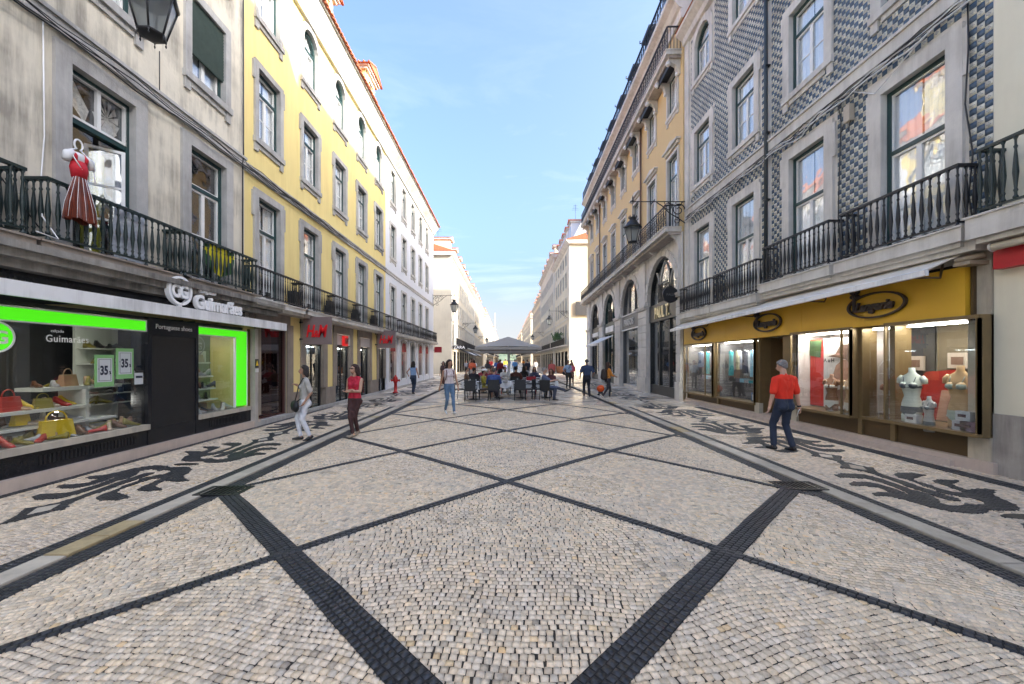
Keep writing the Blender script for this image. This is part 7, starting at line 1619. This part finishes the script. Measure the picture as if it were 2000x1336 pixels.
# -- background walkers
bgp = [(-2.3, 26.5, 'in orange red top with pale trousers standing behind the mustard cardigan', (.62, .12, .05), (.4, .38, .36)), (3.1, 27.5, 'in coral tee and dark shorts seen right of the parasol', (.62, .14, .12), (.03, .02, .03)), (4.4, 27.0, 'in bright pink top carrying a dark bag near the right tables', (.70, .13, .16), (.06, .02, .02)), (1.7, 33, 'in black tee walking right of the pole', (.02, .02, .025), (.05, .05, .06)), (-.9, 36, 'in blue shirt far behind the left tables', (.06, .14, .38), (.05, .05, .06)), (.8, 40, 'in blue tee far down the middle', (.08, .22, .45), (.04, .04, .05)), (-3.1, 38, 'in white shirt by the left awnings', (.6, .6, .62), (.05, .05, .08)), (-3.9, 42, 'in dark jacket by the left awnings', (.03, .03, .04), (.04, .04, .05)), (2.4, 45, 'in grey coat crossing the sunlit patch', (.2, .2, .2), (.05, .05, .06)), (-1.9, 47, 'in red jacket crossing the sunlit patch', (.45, .03, .03), (.04, .04, .05)), (3.6, 50, 'in white dress beyond the crossing', (.6, .58, .55), (.6, .58, .55)), (-.2, 52, 'in yellow top beyond the crossing', (.6, .45, .05), (.1, .1, .2)), (-2.6, 55, 'in navy suit beyond the crossing', (.02, .03, .06), (.02, .03, .06)), (1.4, 57, 'in beige coat beyond the crossing', (.4, .33, .24), (.1, .08, .07)), (4.9, 44, 'in dark green jacket at the right corner', (.03, .07, .04), (.04, .04, .05)), (-4.9, 48, 'in grey hoodie at the left corner', (.25, .25, .27), (.03, .03, .05)), (.4, 63, 'in light blue shirt far down the street', (.3, .45, .6), (.1, .1, .15)), (-1.3, 68, 'in black coat far down the street', (.02, .02, .02), (.02, .02, .02)), (2.9, 70, 'in orange vest far down the street', (.6, .2, .03), (.05, .05, .05)), (-3.3, 75, 'in white tee far down the street', (.6, .6, .6), (.1, .12, .2)), (1.9, 80, 'in maroon dress far down the street', (.2, .03, .05), (.2, .03, .05)), (-.5, 30.5, 'in dark red coat standing behind the second parasol', (.25, .02, .03), (.03, .03, .04)), (-1.5, 31, 'in sand trousers behind the second parasol', (.05, .05, .06), (.45, .38, .28))]
for i, (x, y, lab, tc_, bc) in enumerate(bgp):
    fm = i % 2 == 0; st = random.uniform(.05, .2)*random.choice([1, -1])
    person(('woman ' if fm else 'man ') + lab, x, y, R(random.choice([0, 180])+random.uniform(-25, 25)), random.uniform(1.62, 1.8), fm, tc_, bc, (.03,.03,.03), random.choice(['tan', 'light', 'brown']), random.choice([(.02,.015,.01), (.08,.05,.03), (.2,.13,.07)]), sleeve=random.choice([.4, .9]), feet=[(-.09, st, .09), (.09, -st, .09)], hands=[(-.27, -st, .85), (.27, st, .85)], voxel=.026 if y < 45 else .035, hairlen=.12 if fm else 0, group='people further down the street')
# small orange trolley bag next to the navy man
t = thing('orange_bag', 'bright orange bag on small black wheels beside the navy man', 'bag', (4.75, 20.2, .012)); mb = MB(); mb.ball((0, 0, .36), .2, mat('orange_vinyl', (.80, .10, .01), .4, .05), 12, 8, (1, .7, .9)); mb.build('bag', t); mb = MB()
for s in (-1, 1): mb.tube([(s*.1, -.04, .06), (s*.1, .04, .06)], .06, IRONB, 8)
mb.box(-.11, .11, -.05, .05, .1, .2, IRONB); mb.build('wheels', t)
# awnings on the left block beyond the crossing
for k in range(4):
    t = thing('shop_awning', ['nearest', 'second', 'third', 'farthest'][k] + ' black and white awning on the pale left block', 'awning', (XL, 61+k*7.5, 3.0), 0, 'awnings of the pale left block'); mb = MB(); mb.hexa([(1.6, -2.6, -.5), (0, -2.6, .3), (0, 2.6, .3), (1.6, 2.6, -.5), (1.6, -2.6, -.44), (0, -2.6, .36), (0, 2.6, .36), (1.6, 2.6, -.44)], [mat('awning_black', (.04,.04,.045), .8), mat('awning_white', (.6,.6,.6), .8)][k % 2]); mb.build('canopy', t)
# ------------------------------------------------------------------ lettering becomes real meshes
dg = bpy.context.evaluated_depsgraph_get()
for o in [o for o in COL.objects if o.type == 'FONT']:
    me = bpy.data.meshes.new_from_object(o.evaluated_get(dg)); me.name = 'lettering'
    n_ = ob('lettering', me, o.parent); n_.location = o.location; n_.rotation_euler = o.rotation_euler; n_.scale = o.scale; bpy.data.objects.remove(o)
